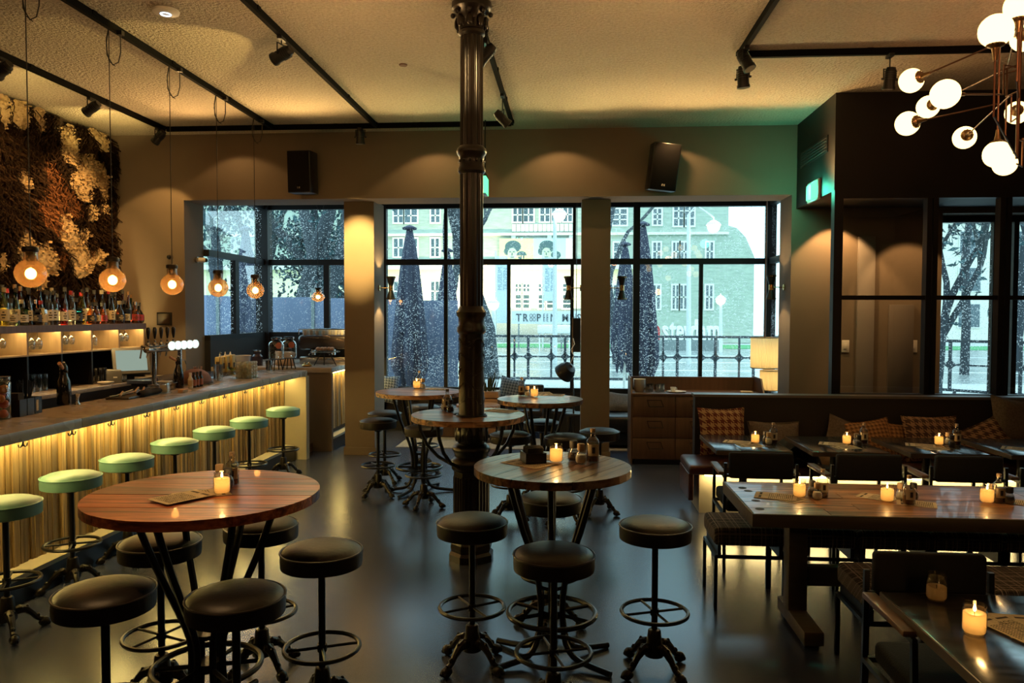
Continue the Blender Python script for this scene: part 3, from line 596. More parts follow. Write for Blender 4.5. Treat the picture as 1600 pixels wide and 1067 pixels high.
# ------------------------------------------------------------------ bench seating along the low wall
bn = thing('banquette', 'long oxblood leather bench glowing underneath along the dark low wall', 'bench')
M_OX = mat('oxblood_leather', (.070, .024, .020), .32, noise=(6, (.10, .036, .028), .35, .7), bump=(50, .12), coat=.1)
bx0 = 1.09; yf = 7.16
xs_ = [bx0, 2.3, 3.6, 4.9, 6.2, XR - .05]
for a, c in zip(xs_, xs_[1:]): obj('seat_cushion', MB().bev(a + .003, c - .003, yf, YW - .005, .385, .475, .03, 3), M_OX, bn)
obj('side_flap', MB().bev(bx0, bx0 + .05, yf + .03, YW - .01, .14, .395, .012), M_OX, bn)
obj('plinth', MB().box(bx0 + .12, XR - .1, yf + .15, YW - .01, 0, .384), M_PLAST, bn, smooth=False)
obj('led_strip', MB().box(bx0 + .16, XR - .2, yf + .07, yf + .10, .366, .384), emit('bench_led', (1, .74, .30), 50), bn, smooth=False)

def cushion(w, h, d, seed=0):
    rr = random.Random(seed); k1, k2 = rr.uniform(-1, 1), rr.uniform(-1, 1); b = MB()
    for sg in (1, -1):
        def fn(u, v):
            a, c = 2 * u - 1, 2 * v - 1; pin = 1 - .09 * (1 - a * a) ; pin2 = 1 - .09 * (1 - c * c)
            th = max(0, (1 - a ** 4) * (1 - c ** 4)) ** .55
            return (a * w / 2 * pin2 + .01 * k1 * c, sg * d / 2 * th + .01 * k2 * a * c, h / 2 + c * h / 2 * pin + .008 * math.sin(3 * a + k1 * 4) * (c + 1) / 2)
        b.grid(fn if sg < 0 else (lambda u, v: fn(1 - u, v)), 14, 14)
    return b
M_H1 = checks('houndstooth_red', (.11, .022, .016), (.40, .25, .12), 15); M_H2 = checks('houndstooth_brown', (.05, .022, .018), (.28, .16, .09), 15)
M_GREY = mat('grey_wool', (.085, .065, .052), .95, noise=(60, (.13, .10, .08), .4, .6), bump=(200, .3)); M_KNIT = checks('basket_weave', (.12, .05, .02), (.40, .20, .075), 26); M_KNIT2 = mat('tan_blanket', (.30, .17, .09), .95, noise=(8, (.38, .23, .12), .35, .65), bump=(150, .3))
def put_cushion(label, px, py, w, h, d, m, rx, rz, ry=0, seed=0, Y=None):
    p = P(px, py, z=.465) if Y is None else P(px, py, Y=Y); t = thing('cushion', label, 'cushion', (p.x, p.y if Y is None else Y, .49 if Y is None else p.z)); t.rotation_euler = (rx, ry, rz)
    obj('cover', cushion(w, h, d, seed), m, t); s = MB(); n = 40; pts = []
    for i in range(n):
        a = 2 * PI * i / n; ca, sa = math.cos(a), math.sin(a); k = max(abs(ca), abs(sa)); u, v = ca / k, sa / k; pts.append((u * w / 2 * (1 - .09 * (1 - v * v)), 0, h / 2 + v * h / 2 * (1 - .09 * (1 - u * u))))
    obj('piping', s.tube(pts, .006, 5, True), m, t); return t
put_cushion('red houndstooth cushion leaning at the left end of the bench', 1131, 711, .46, .46, .16, M_H1, -.25, .12, 0, 1, Y=7.52)
put_cushion('small flat brown-grey cushion behind the first and second bench tables', 1213, 716, .50, .36, .12, M_GREY, -.35, .05, 0, 2, Y=7.55)
put_cushion('grey cushion corner behind the second bench table', 1320, 716, .46, .38, .13, M_GREY, -.35, -.1, .3, 3, Y=7.60)
put_cushion('orange basket-weave cushion behind the second bench table', 1370, 722, .46, .42, .15, M_KNIT, -.45, .1, -.12, 4, Y=7.52)
put_cushion('crumpled orange basket-weave cushion between two houndstooth tables', 1413, 722, .36, .38, .14, M_KNIT, -.4, .15, .1, 5, Y=7.58)
put_cushion('brown houndstooth cushion behind the third bench table', 1460, 722, .52, .44, .15, M_H2, -.3, .05, 0, 6, Y=7.5)
put_cushion('tilted brown houndstooth cushion behind the fourth bench table', 1556, 722, .48, .40, .15, M_H2, -.5, -.15, -.45, 7, Y=7.48)
put_cushion('large plain grey cushion upright at right photo edge', 1592, 700, .52, .48, .18, M_GREY, -.2, .1, .08, 8, Y=7.6)
# coat and blanket lying on the bench between first and second table
def drape(name, label, cat, a, c, w, h, m, seed):
    rr = random.Random(seed); ph = [rr.uniform(0, 6) for _ in range(4)]; d = Vector(c) - Vector(a); nrm = Vector((-d.y, d.x, 0)).normalized()
    def fn(u, v):
        p = Vector(a) + d * u; t = v * PI; wf = w * (1 + .18 * math.sin(7 * u + ph[0]))
        r = h * (.75 + .25 * math.sin(PI * u)) * (1 + .18 * math.sin(9 * u + ph[1] + 3 * v) + .12 * math.sin(17 * u + 5 * v + ph[2]))
        return p + nrm * (-math.cos(t) * wf / 2) + Vector((0, 0, math.sin(t) * r))
    b = MB().grid(fn, 30, 16); return tag(obj(name, b, m), label, cat)
p, q = P(1225, 690, z=.52), P(1262, 722, z=.47); drape('coat', 'dark navy coat lying on the bench between first and second table', 'coat', (2.06, 7.60, .477), (2.12, 7.22, .477), .34, .20, mat('navy_cloth', (.012, .014, .022), .85, bump=(120, .2)), 3)
drape('blanket', 'crumpled tan blanket on the bench beside the dark coat', 'blanket', (2.28, 7.58, .477), (2.66, 7.24, .477), .26, .13, M_KNIT2, 5)

# small bench tables
M_TOP = mat('dark_table_top', (.026, .024, .026), .16, spec=.7, noise=(2, (.04, .036, .036), .35, .65), rnoise=(5, .10, .26), stretch=(1, 5, 1)); M_EDGE = mat('table_edge', (.10, .07, .045), .5)
def bistro(label):
    t = thing('bistro_table', label, 'table', group='dark tables along the bench'); w, d = .305, .415
    for k in range(3): obj('top_board', MB().bev(-w + k * .2034 + .001, -w + (k + 1) * .2034 - .001, -d, d, .715, .75, .003), M_TOP, t)
    obj('edge', MB().box(-w - .004, -w, -d, d, .712, .747).box(w, w + .004, -d, d, .712, .747).box(-w, w, -d - .004, -d, .712, .747).box(-w, w, d, d + .004, .712, .747), M_EDGE, t, smooth=False)
    obj('column', MB().cyl((0, 0, .03), (0, 0, .69), .035, n=14).box(-.2, .2, -.2, .2, .695, .714), M_BLACK, t); obj('base', MB().lathe([(.2, 0), (.2, .012), (.06, .03), (.036, .06)], 24), M_BLACK, t); return t
bist = Maker(bistro)
bt = [1.51, 2.285, 3.06, 3.84]
for x, s in zip(bt, ['first dark table from the left along the glowing bench', 'second dark table from the left along the bench', 'third dark table along the bench before houndstooth cushion', 'fourth dark table along the bench at right photo edge']): bist((x, 6.84, 0), 0, s)

# low armchairs with dark backs and wooden arms
M_CHAIRFAB = mat('black_upholstery', (.008, .007, .007), .8, spec=.3, bump=(140, .25)); M_ARM = mat('arm_wood', (.16, .085, .045), .4, noise=(2, (.22, .12, .065), .3, .7), stretch=(14, 2, 14))
def armchair(label):
    t = thing('armchair', label, 'chair', group='black armchairs with wooden arms')           # local: back at y=0, faces +y
    obj('backrest', MB().bev(-.225, .225, -.03, .025, .69, .878, .018, 3), M_CHAIRFAB, t); obj('seat', MB().bev(-.235, .235, .04, .53, .43, .52, .025, 3), M_CHAIRFAB, t)
    for s in (-1, 1):
        obj('frame', MB().tube([(s * .255, -.02, .0), (s * .255, .0, .42), (s * .25, -.005, .80)], .0105, sq=True).tube([(s * .255, .50, 0), (s * .255, .46, .69)], .0105, sq=True).tube([(s * .255, .0, .42), (s * .255, .48, .42)], .0105, sq=True).tube([(s * .255, -.005, .698), (s * .255, .47, .693)], .009, sq=True), M_BLACK, t)
        obj('armrest', MB().bev(s * .262 - .028, s * .262 + .028, .05, .45, .70, .725, .007), M_ARM, t)
    
    for a_, b_ in (((-.255, .0, .42), (.255, .0, .42)), ((-.255, .48, .42), (.255, .48, .42)), ((-.25, .012, .705), (.25, .012, .705))): obj('rail', MB().tube([a_, b_], .0105, sq=True), M_BLACK, t)
    return t
arm = Maker(armchair)
for px, s in ((1189, 'first black armchair from the left, facing the bench tables'), (1357, 'second black armchair, facing the bench tables'), (1513, 'third black armchair, facing the bench tables'), (1655, 'fourth armchair facing the bench, wooden arm showing at right photo edge')):
    p = P(px, 727, Y=5.62); arm((p.x, 5.62, 0), random.uniform(-.03, .03), s)
p = P(1451, 905, Y=3.30); arm((p.x, 3.30, 0), PI, 'black armchair with wooden arm tucked under the near dark table')

# low check-cushioned seats at the long table
M_PLAID = plaid('check_wool', (.017, .013, .011), (.46, .36, .28), 15)
def lowseat(label):
    t = thing('check_stool', label, 'stool', group='check cushioned low seats at the long table')
    obj('seat', MB().bev(-.222, .222, -.21, .21, .40, .52, .03, 3), M_PLAID, t); g = .212; h = .205
    fr = MB()
    for z in (.335,): fr.tube([(-g, -h, z), (g, -h, z), (g, h, z), (-g, h, z)], .0105, closed=True, sq=True)
    fr.box(-.2, -.18, -h, h, .335, .405).box(.18, .2, -h, h, .335, .405); obj('frame', fr, M_BLACK, t, smooth=False)
    for sx in (-1, 1):
        for sy in (-1, 1): obj('leg', MB().box(sx * g - .0105, sx * g + .0105, sy * h - .0105, sy * h + .0105, 0, .34), M_BLACK, t, smooth=False)
    return t
low = Maker(lowseat)
yA = 5.12
for px, s in ((1172, 'leftmost check cushioned seat on the far side of the long table'), (1283, 'second check cushioned seat from the left, far side of the long table'), (1399, 'third check cushioned seat from the left, far side of the long table'), (1512, 'fourth check cushioned seat from the left, far side of the long table'), (1627, 'fifth check cushioned seat, far side of the long table, at right photo edge')):
    p = P(px, 812, z=.52); p2 = P(px, 830, Y=yA - .2); low((p2.x, yA, 0), 0, s)
for xn, s in ((1.70, 'lit check cushioned seat on the near side of the long table, left'), (2.33, 'check cushioned seat on the near side of the long table, right of the near armchair')):
    low((xn, 4.10, 0), 0, s, scale=(1.08, 1.0, 1))

# long reclaimed-plank table
lt = thing('long_table', 'long reclaimed plank table on trestle legs, right side', 'table'); LX, LY0, LY1, LZ = 1.008, 4.32, 5.16, .765
rr = random.Random(11); n = 6; yy = LY0 + .012
for i in range(n):
    wd = (LY1 - LY0 - .024) / n; x = LX + .012
    while x < 4.4:
        e = min(x + rr.uniform(.7, 1.9), 4.5)
        if x < LX + .1: e = x + (.62 if i % 2 else .42)
        obj('plank', MB().box(x + .0018, e - .0018, yy + .0018, yy + wd - .0018, LZ - .03, LZ - rr.uniform(0, .0015)), M_RECL if e > LX + .7 else M_RECL, lt, smooth=False); x = e
    yy += wd
kn = MB()
for (px, py) in ((1160, 762), (1169, 767), (1181, 782), (1187, 795)):
    p = P(px, py, z=LZ); kn.lathe([(.0, .0004), (.027, .0005)], 10, (p.x, p.y, LZ))
obj('knot', kn, M_INK, lt)
M_LEGW = mat('table_frame_wood', (.085, .065, .04), .55, noise=(2, (.13, .10, .06), .3, .7), stretch=(2, 14, 14))
obj('apron', MB().bev(LX, 4.5, LY0, LY0 + .012, LZ - .075, LZ - .001, .002).bev(LX, 4.5, LY1 - .012, LY1, LZ - .075, LZ - .001, .002).bev(LX, LX + .012, LY0 + .0122, LY1 - .0122, LZ - .075, LZ - .001, .002).box(LX + .012, 4.5, LY0 + .012, LY1 - .012, LZ - .05, LZ - .031), M_LEGW, lt)
for x in (1.36, 4.1):
    obj('leg', MB().bev(x - .055, x + .055, 4.66, 4.78, .08, LZ - .05, .004), M_LEGW, lt); obj('foot', MB().bev(x - .055, x + .055, LY0 + .02, LY1 - .26, .02, .10, .006), M_LEGW, lt)
    obj('foot_pad', MB().box(x - .04, x + .04, LY0 + .06, LY0 + .14, 0, .021).box(x - .04, x + .04, LY1 - .36, LY1 - .28, 0, .021), M_BLACK, lt, smooth=False)
obj('stretcher', MB().bev(1.415, 4.05, 4.69, 4.75, .24, .36, .004), M_LEGW, lt)
# near dark table at the lower right
nt_ = thing('dark_table', 'dark polished table in the lower right foreground', 'table')
nx, ny0, ny1, nz = 1.256, 1.6, 3.18, .75
for k in range(3): obj('top_board', MB().bev(nx + k * .3 + .0008, nx + (k + 1) * .3 - .0008, ny0, ny1, nz - .035, nz, .002), M_TOP, nt_)
obj('edge', MB().box(nx - .005, nx, ny0, ny1, nz - .037, nz - .002).box(nx, nx + .9, ny1, ny1 + .005, nz - .037, nz - .002), M_EDGE, nt_, smooth=False)
obj('column', MB().cyl((nx + .45, 2.4, .03), (nx + .45, 2.4, nz - .05), .04, n=14).box(nx + .2, nx + .7, 2.0, 2.8, nz - .05, nz - .036), M_BLACK, nt_); obj('base', MB().lathe([(.26, 0), (.26, .012), (.06, .03), (.04, .06)], 24, (nx + .45, 2.4, 0)), M_BLACK, nt_)

# ------------------------------------------------------------------ table ware
def candle(label, lit=True):
    def fn(label):
        t = thing('candle_jar', label, 'candle', group='candle jars on the tables')
        obj('jar', MB().sheet([(.0, .001), (.030, .001), (.034, .006), (.0355, .03), (.0355, .070), (.032, .080), (.0315, .083), (.0335, .090), (.0335, .094)], 20), M_CLEAR, t)
        hw = .066 if lit else .048
        obj('wax', MB().sheet([(.0, .006), (.029, .006), (.0325, .012), (.0325, hw), (.030, hw + .002)] + ([(.012, hw - .006), (.0, hw - .008)]), 20), M_WAX, t)
        obj('wick', MB().cyl((0, 0, hw - .008), (0, 0, hw + .006), .0012, n=5), M_INK, t)
        if lit: obj('flame_tip', MB().lathe([(.0, .0), (.0045, .005), (.005, .010), (.003, .019), (0, .027)], 8, (0, 0, hw + .003)), M_FLAME, t)
        return t
    return fn
lit = Maker(candle('', True)); unlit = Maker(candle('', False))
def put_candle(px, py, z, label, s=1.0, e=1.0):
    p = P(px, py, z=z); o = lit((p.x, p.y, z + .001), random.uniform(0, 6), label, scale=s)
    point((p.x, p.y, z + .052 * s), (.20 * e), (1, .60, .20), .012); point((p.x, p.y, z + .098 * s), .85 * e, (1, .58, .20), .012); return o
M_OIL = glass('oil_glass', (.62, .45, .22), .6, .02, base=.10); M_VINEGAR = mat('vinegar', (.045, .014, .008), .1); M_CORK = mat('cork', (.40, .28, .17), .8); M_SALT = mat('salt', (.80, .77, .70), .6); M_PEPPER = mat('peppercorns', (.035, .024, .02), .6)
M_LABEL = mat('bottle_label', (.45, .38, .26), .7)
def bottle_oil(label):
    t = thing('oil_bottle', label, 'bottle', group='oil bottles on the tables')
    obj('glass_body', MB().sheet([(0, .001), (.029, .001), (.031, .006), (.031, .085), (.026, .102), (.013, .115), (.0115, .132), (.014, .136), (.014, .141)], 18), M_CLEAR, t)
    obj('vinegar', MB().lathe([(.0, .005), (.028, .005), (.028, .042), (0, .042)], 16), M_VINEGAR, t); obj('cork', MB().cyl((0, 0, .134), (0, 0, .152), .0115, .012, 10), M_CORK, t)
    b = MB().grid(lambda u, v: (.0318 * math.cos(-PI / 2 + (u - .5) * 1.7), .0318 * math.sin(-PI / 2 + (u - .5) * 1.7), .030 + v * .052), 8, 1); obj('label', b, M_LABEL, t)
    k = MB().grid(lambda u, v: (.0323 * math.cos(-PI / 2 + (u - .5) * .45), .0323 * math.sin(-PI / 2 + (u - .5) * .45), .042 + v * .028), 4, 1); obj('label_mark', k, M_INK, t); return t
def shaker(fill, name, kind, cap):
    def fn(label):
        t = thing(name, label, kind, group=kind + 's on the tables')
        obj('glass_body', MB().sheet([(0, .001), (.022, .001), (.026, .008), (.027, .025), (.022, .045), (.015, .055), (.015, .062)], 16), M_CLEAR, t); obj('fill', MB().lathe([(0, .004), (.020, .004), (.0235, .010), (.0245, .024), (.020, .040), (0, .041)], 14), fill, t)
        obj('cap', MB().lathe([(.0165, .058), (.018, .062), (.018, .086), (.016, .090), (0, .091)], 14), cap, t); return t
    return fn
oil = Maker(bottle_oil); salt = Maker(shaker(M_SALT, 'salt_shaker', 'salt shaker', M_CORK)); pepper = Maker(shaker(M_PEPPER, 'pepper_mill', 'pepper mill', M_INK))
M_PRINT = mat('menu_print', (.06, .045, .03), .9)
def menu_mesh():
    b = MB().box(-.074, .074, -.105, .105, 0, .0012); return b.data('sheet', M_PAPER, False)
MENU = menu_mesh(); rr = random.Random(4)
lines = MB()
for i in range(13):
    y0 = -.085 + i * .0095
    for k in range(10): lines.box(-.062 + k * .0125, -.062 + k * .0125 + rr.uniform(.006, .0108), y0, y0 + .0048, .0012, .0014)
LINES = lines.data('print_lines', M_PRINT, False)
blk = MB().box(-.06, -.008, .07, .083, .0012, .0014).box(.012, .062, .07, .083, .0012, .0014).box(-.0005, .0005, -.09, .085, .0012, .0014); BLK = blk.data('print_heading', M_PRINT, False)
def menu(label):
    t = thing('menu', label, 'menu', group='paper menus on the tables'); obj('sheet', MENU, None, t); obj('print_lines', LINES, None, t); obj('print_heading', BLK, None, t); return t
menu_mk = Maker(menu)
def put(mk, px, py, z, label, rz=0, s=1.0, dz=.0005): p = P(px, py, z=z); return mk((p.x, p.y, z + dz), rz, label, scale=s)
# large round table
where = 'on the large round foreground table'
put(menu_mk, 285, 779, T1[2], 'folded dark-edged menu, upper of two, ' + where, -.55, 1.1, .0075); put(menu_mk, 315, 772, T1[2], 'paper menu with two headings, lower of two, ' + where, -.95, 1.1); 
put_candle(347, 771, T1[2], 'lit candle jar ' + where, 1.03); put(oil, 363, 757, T1[2], 'corked oil bottle ' + where, .4, 1.02); put(salt, 343.5, 758, T1[2], 'salt shaker with cork cap behind candle ' + where, 0, 1.1); put(pepper, 356, 763, T1[2], 'pepper mill beside candle ' + where, 0, 1.05)
# middle round table
where = 'on the middle round table'
put_candle(869, 722, T3[2], 'brightly lit candle jar ' + where, 1.05); put(oil, 926, 721, T3[2], 'corked oil bottle with vinegar ' + where, .1, 1.2); put(salt, 908, 724, T3[2], 'salt shaker with cork cap ' + where, 0, 1.2); put(pepper, 896, 720, T3[2], 'pepper mill ' + where, 0, 1.25)
put(menu_mk, 827, 724, T3[2], 'paper menu under the napkin box ' + where, .9, 1.25); put(menu_mk, 848, 715, T3[2], 'paper menu sticking out behind the napkin box ' + where, 1.9, 1.0)
p = P(833, 722, z=T3[2]); t = thing('napkin_box', 'black square napkin box on menu on the middle round table', 'box', (p.x, p.y, T3[2] + .003), .35)
obj('tray', MB().box(-.058, .058, -.058, -.052, 0, .055).box(-.058, .058, .052, .058, 0, .055).box(-.058, -.052, -.052, .052, 0, .055).box(.052, .058, -.052, .052, 0, .055).box(-.058, .058, -.058, .058, 0, .006), M_BLACK, t, smooth=False)
for k in range(5): obj('napkin', MB().bev(-.046, .046, -.046 + k * .019, -.032 + k * .019, .006, .083 + .004 * (k % 2), .005), mat('black_napkin', (.02, .016, .014), .9), t)
# column table
where = 'on the table around the iron column'
put_candle(730, 647, TC[2], 'lit candle jar ' + where, 1.1); put(oil, 699, 642, TC[2], 'corked oil bottle ' + where, 0, 1.15); put(pepper, 704, 644, TC[2], 'pepper mill ' + where, 0, 1.1); put(salt, 694, 641, TC[2], 'salt shaker ' + where, 0, 1.0); put(menu_mk, 783, 642, TC[2], 'paper menu right of the iron column', 1.1, 1.2)
where = 'on the far left round table'
put_candle(651, 607, TA[2], 'lit candle jar ' + where, 1.15); put(oil, 655, 605, TA[2], 'oil bottle behind candle ' + where, 0, 1.2); put(salt, 661, 607, TA[2], 'salt shaker ' + where, 0, 1.2); put(menu_mk, 682, 608, TA[2], 'paper menu ' + where, 1.3, 1.1)
where = 'on the far right round table'
put_candle(835, 620, TB[2], 'lit candle jar ' + where, 1.1); put(oil, 815, 618, TB[2], 'oil bottle ' + where, 0, 1.2); put(salt, 824, 619, TB[2], 'salt shaker ' + where, 0, 1.1); put(pepper, 830, 617, TB[2], 'pepper mill ' + where, 0, 1.1); put(menu_mk, 862, 617, TB[2], 'pale paper menu, right of the candle, ' + where, 1.4, 1.2); put(menu_mk, 850, 614, TB[2], 'dark folded menu at back ' + where, .2, 1.0)
# bench tables
for i, (cpx, cpy, apx, apy, spx, spy, epx, epy, mpx, mpy, n_) in enumerate([(1180, 692, 1208, 693, 1201, 694, 1196, 692, 1152, 691, 'first'), (1323, 693.5, 1349, 693, 1338, 696, 1342, 698, 1302, 694, 'second'), (1467, 695, 1494, 695, 1481, 694, 1487, 698, 1438, 696, 'third')]):
    where = 'on the %s bench table from the left' % n_
    put_candle(cpx, cpy, .75, 'lit candle jar ' + where, 1.05, .8); put(oil, apx, apy, .75, 'slim dark oil bottle ' + where, 0, 1.2); put(salt, spx, spy, .75, 'salt shaker ' + where, 0, 1.15); put(pepper, epx, epy, .75, 'pepper mill ' + where, 0, 1.1)
    put(menu_mk, mpx, mpy, .75, 'paper menu, upper sheet, ' + where, 1.2, 1.1, .0025); put(menu_mk, mpx + 20, mpy + 5, .75, 'paper menu, lower sheet, ' + where, 1.75, 1.0)
put(menu_mk, 1590, 701, .75, 'paper menu on the fourth bench table at right photo edge', 1.0, 1.1)
# long table
for cpx, cpy, apx, apy, spx, spy, epx, epy, n_ in [(1249, 776, 1285, 776, 1277, 780, 1269, 776, 'left'), (1386, 783, 1420, 788, 1407, 780, 1427, 780, 'middle'), (1542, 785, 1560, 785, 1551, 782, 1577, 787, 'right')]:
    where = 'in the %s set on the long plank table' % n_
    put_candle(cpx, cpy, LZ, 'lit candle jar ' + where, 1.1); put(oil, apx, apy, LZ, 'corked oil bottle ' + where, 0, 1.12); put(salt, spx, spy, LZ, 'salt shaker ' + where, 0, 1.1); put(pepper, epx, epy, LZ, 'pepper mill ' + where, 0, 1.1)
put(menu_mk, 1212, 776, LZ, 'paper menu with dark edge at the left end of the long table', 1.25, 1.15, .003); put(menu_mk, 1226, 778, LZ, 'second paper menu below, left end of the long table', .75, 1.1)
put(menu_mk, 1370, 777, LZ, 'paper menu left of the middle candle on the long table', .9, 1.0); put(menu_mk, 1432, 787, LZ, 'paper menu under the middle oil bottle on the long table', 1.2, 1.0); put(menu_mk, 1592, 785, LZ, 'paper menu at the right photo edge on the long table', 1.0, 1.0)
# near table
p = P(1463, 937, z=nz); unlit((p.x, p.y, nz + .001), 0, 'unlit candle jar half full on the near dark table', scale=1.1)
put_candle(1522, 990, nz, 'brightly lit candle jar on the near dark table', 1.12, 1.2)
p = P(1578, 982, z=nz); a = menu_mk((p.x + .01, p.y, nz + .003), .35, 'upside-down printed menu, upper sheet, on the near dark table', scale=1.05)
text('print_title', 'ISUIF', .034, M_PRINT, a, (.055, .052, .0014), (0, 0, PI), .0001, 1.0)
menu_mk((p.x + .05, p.y + .02, nz + .0005), -.1, 'lower menu sheet with dark photo on the near dark table', scale=1.1)

# ------------------------------------------------------------------ lighting tracks and spot heads
ZTR = 4.165
def track(name, label, a, c):
    t = thing(name, label, 'light track'); obj('rail', MB().box(min(a[0], c[0]) - .018, max(a[0], c[0]) + .018, min(a[1], c[1]) - .018, max(a[1], c[1]) + .018, 4.125, ZC - .001), M_TRACK, t, smooth=False)
    L = max(abs(a[0] - c[0]), abs(a[1] - c[1])); k = int(L / 1.2) + 1
    for i in range(k + 1):
        u = i / k; x, y = a[0] + (c[0] - a[0]) * u, a[1] + (c[1] - a[1]) * u; obj('mounting_clip', MB().box(x - .026, x + .026, y - .026, y + .026, 4.15, ZC - .0015), M_TRACK, t, smooth=False)
    return t
YTR = 9.22
track('light_track', 'leftmost black ceiling track running towards the window wall', (-5.04, 1.0), (-5.04, YTR))
track('light_track', 'black ceiling track holding the bulb pendants above the bar', (-3.67, 1.0), (-3.67, YTR))
track('light_track', 'black ceiling track left of the iron column', (-2.376, 1.0), (-2.376, YTR))
track('light_track', 'black cross track along the window wall below the ceiling', (-5.0, YTR + .04), (-.75, YTR + .04))
track('light_track', 'short black ceiling track behind the iron column', (-.72, 6.3), (-.72, YTR))
track('light_track', 'right hand ceiling track meeting the cross track at a corner', (1.46, 1.0), (1.46, 6.95))
track('light_track', 'black cross track above the chandelier on the right', (1.46, 6.97), (7.0, 6.97))
M_LENS = mat('spot_lens', (.3, .28, .24), .1, spec=1)
def head(label, px, py, X=None, Y=None, d=(0, 0, -1)):
    p = P(px, py, X=X) if X is not None else P(px, py, Y=Y)
    x = X if X is not None else p.x; y = Y if Y is not None else p.y; top = 4.125; d = Vector(d).normalized(); z = min(p.z, 4.02); c = Vector((x, y, z))
    t = thing('spotlight', label, 'spotlight', (0, 0, 0), 0, 'track spotlights'); t.location = (x, y, top)
    o = Vector((x, y, top)); R = lambda v: Vector(v) - o
    obj('adapter', MB().box(-.02, .02, -.05, .05, -.022, .002), M_BLACK, t, smooth=False)
    s = d.cross(Vector((0, 0, 1))); s = s.normalized() if s.length > .1 else Vector((1, 0, 0))
    q = c - o
    obj('yoke', MB().tube([(0, 0, -.02), (0, 0, q.z + .085), Vector((0, 0, q.z + .085)) + s * .058, q + s * .058], .006, 6).tube([(0, 0, q.z + .085), Vector((0, 0, q.z + .085)) - s * .058, q - s * .058], .006, 6), M_BLACK, t)
    b = MB().cyl(q - d * .075, q + d * .06, .046, .050, 16).cyl(q + d * .06, q + d * .085, .056, .056, 16).cyl(q - d * .10, q - d * .075, .036, .042, 16)
    for k in range(4): b.cyl(q - d * (.065 - k * .018), q - d * (.059 - k * .018), .053, n=16)
    obj('can', b, M_BLACK, t); obj('lens', MB().cyl(q + d * .084, q + d * .087, .046, n=16), M_LENS, t)
    for sx in (-1, 1): obj('knob', MB().cyl(q + s * sx * .055, q + s * sx * .075, .010, n=8), M_BLACK, t)
    return c
H1 = head('track spotlight cut off at the left edge above the fur wall', 4, 108, X=-5.04, d=(-.8, .2, -.5)); H2 = head('track spotlight over the fur wall, second from left', 143, 167, X=-5.04, d=(-.85, .1, -.5))
H3 = head('track spotlight in the corner above the fur wall', 248, 212, X=-5.04, d=(-.7, .2, -.6)); H4 = head('track spotlight on the track left of the column, nearest', 440, 86, X=-2.376, d=(-.75, .2, -.3))
H5 = head('track spotlight hanging straight down over the left pillar', 563, 195, Y=YTR + .04, d=(0, .05, -1)); H6 = head('tilted track spotlight just right of the iron column', 785, 186, X=-.72, d=(.6, .2, -.6))
H7 = head('track spotlight at the track corner, pointing down', 1161, 122, Y=6.9, d=(.08, .1, -1)); H7b = head('upper track spotlight at the track corner behind another', 1150, 104, X=1.46, Y=6.72, d=(.3, -.2, -.7))
H8 = head('track spotlight left of the chandelier globes', 1390, 124, Y=6.97, d=(-.05, .2, -1)); H9 = head('track spotlight half hidden behind the iron column', 759, 84, X=-.72, d=(-.5, .1, -.5))

# ------------------------------------------------------------------ pendant bulbs
M_FIL = emit('filament', (1, .50, .13), 32)
M_CAP = mat('lamp_cap', (.03, .022, .016), .35, .4)
def pendant(label):
    t = thing('pendant_lamp', label, 'lamp', group='bulb pendants over the bar')          # origin at globe centre
    z1 = ZC - 2.13
    prof = [(.0, -.098), (.04, -.09), (.075, -.063), (.095, -.022), (.097, .01), (.088, .045), (.066, .074), (.046, .09), (.043, .11), (.043, .165)]
    obj('globe', MB().sheet(prof, 28), M_SMOKE, t); obj('cap', MB().lathe([(.048, .150), (.050, .155), (.050, .178), (.044, .186), (.012, .19)], 20).cyl((0, 0, .06), (0, 0, .15), .022, .028, 12), M_CAP, t)
    obj('bulb', MB().ball((0, 0, .0), .034, 14, 10, (1, 1, 1.15)), M_FIL, t)
    obj('cord', MB().tube([(0, 0, .19), (0, 0, 1.0), (0, 0, z1 - .02)], .0035, 6), M_INK, t)
    h = z1 - .02; obj('cord_loop', MB().tube([(0, 0, h), (-.02, .0, h - .10), (-.016, .0, h - .22), (.03, .0, h - .30), (.075, .0, h - .28), (.095, .0, h - .2), (.095, .0, h - .06)], .0045, 6).tube([(0, 0, h), (-.028, .01, h - .14), (.0, .0, h - .27), (.05, .0, h - .31)], .0035, 6), M_INK, t)
    obj('hook', MB().cyl((0, 0, h - .01), (0, 0, z1), .006, n=6), M_BLACK, t); obj('track_plug', MB().box(.075, .115, -.02, .02, h - .065, h - .03), M_BLACK, t, smooth=False); return t
pend = Maker(pendant)
for (px, py), s in zip([(48, 425), (176, 436), (269, 443), (341, 448), (399, 452)], ['nearest glowing globe bulb pendant over the bar, far left', 'second glowing globe bulb pendant over the bar', 'third glowing globe bulb pendant, before the bare wall', 'fourth glowing globe bulb pendant, before the left window', 'fifth glowing globe bulb pendant, near the corner mullion']):
    p = P(px, py, X=-3.72); p.z = 2.13 + (p.z - 2.13) * .5; pend((p.x, p.y, p.z), 0, s, scale=(1.04, 1.04, (ZC - p.z) / (ZC - 2.13))); point((p.x, p.y, p.z - .058), 5, (1, .58, .22), .015)
p = P(497, 464, X=-3.72)
if p.y > 10: pass
o = pend((p.x, p.y, p.z), 0, 'farthest glowing globe bulb pendant, hanging in the window bay', scale=(1.0, 1.0, (3.62 - p.z) / (ZC - 2.13))); point((p.x, p.y, p.z - .058), 3.5, (1, .60, .22), .015)

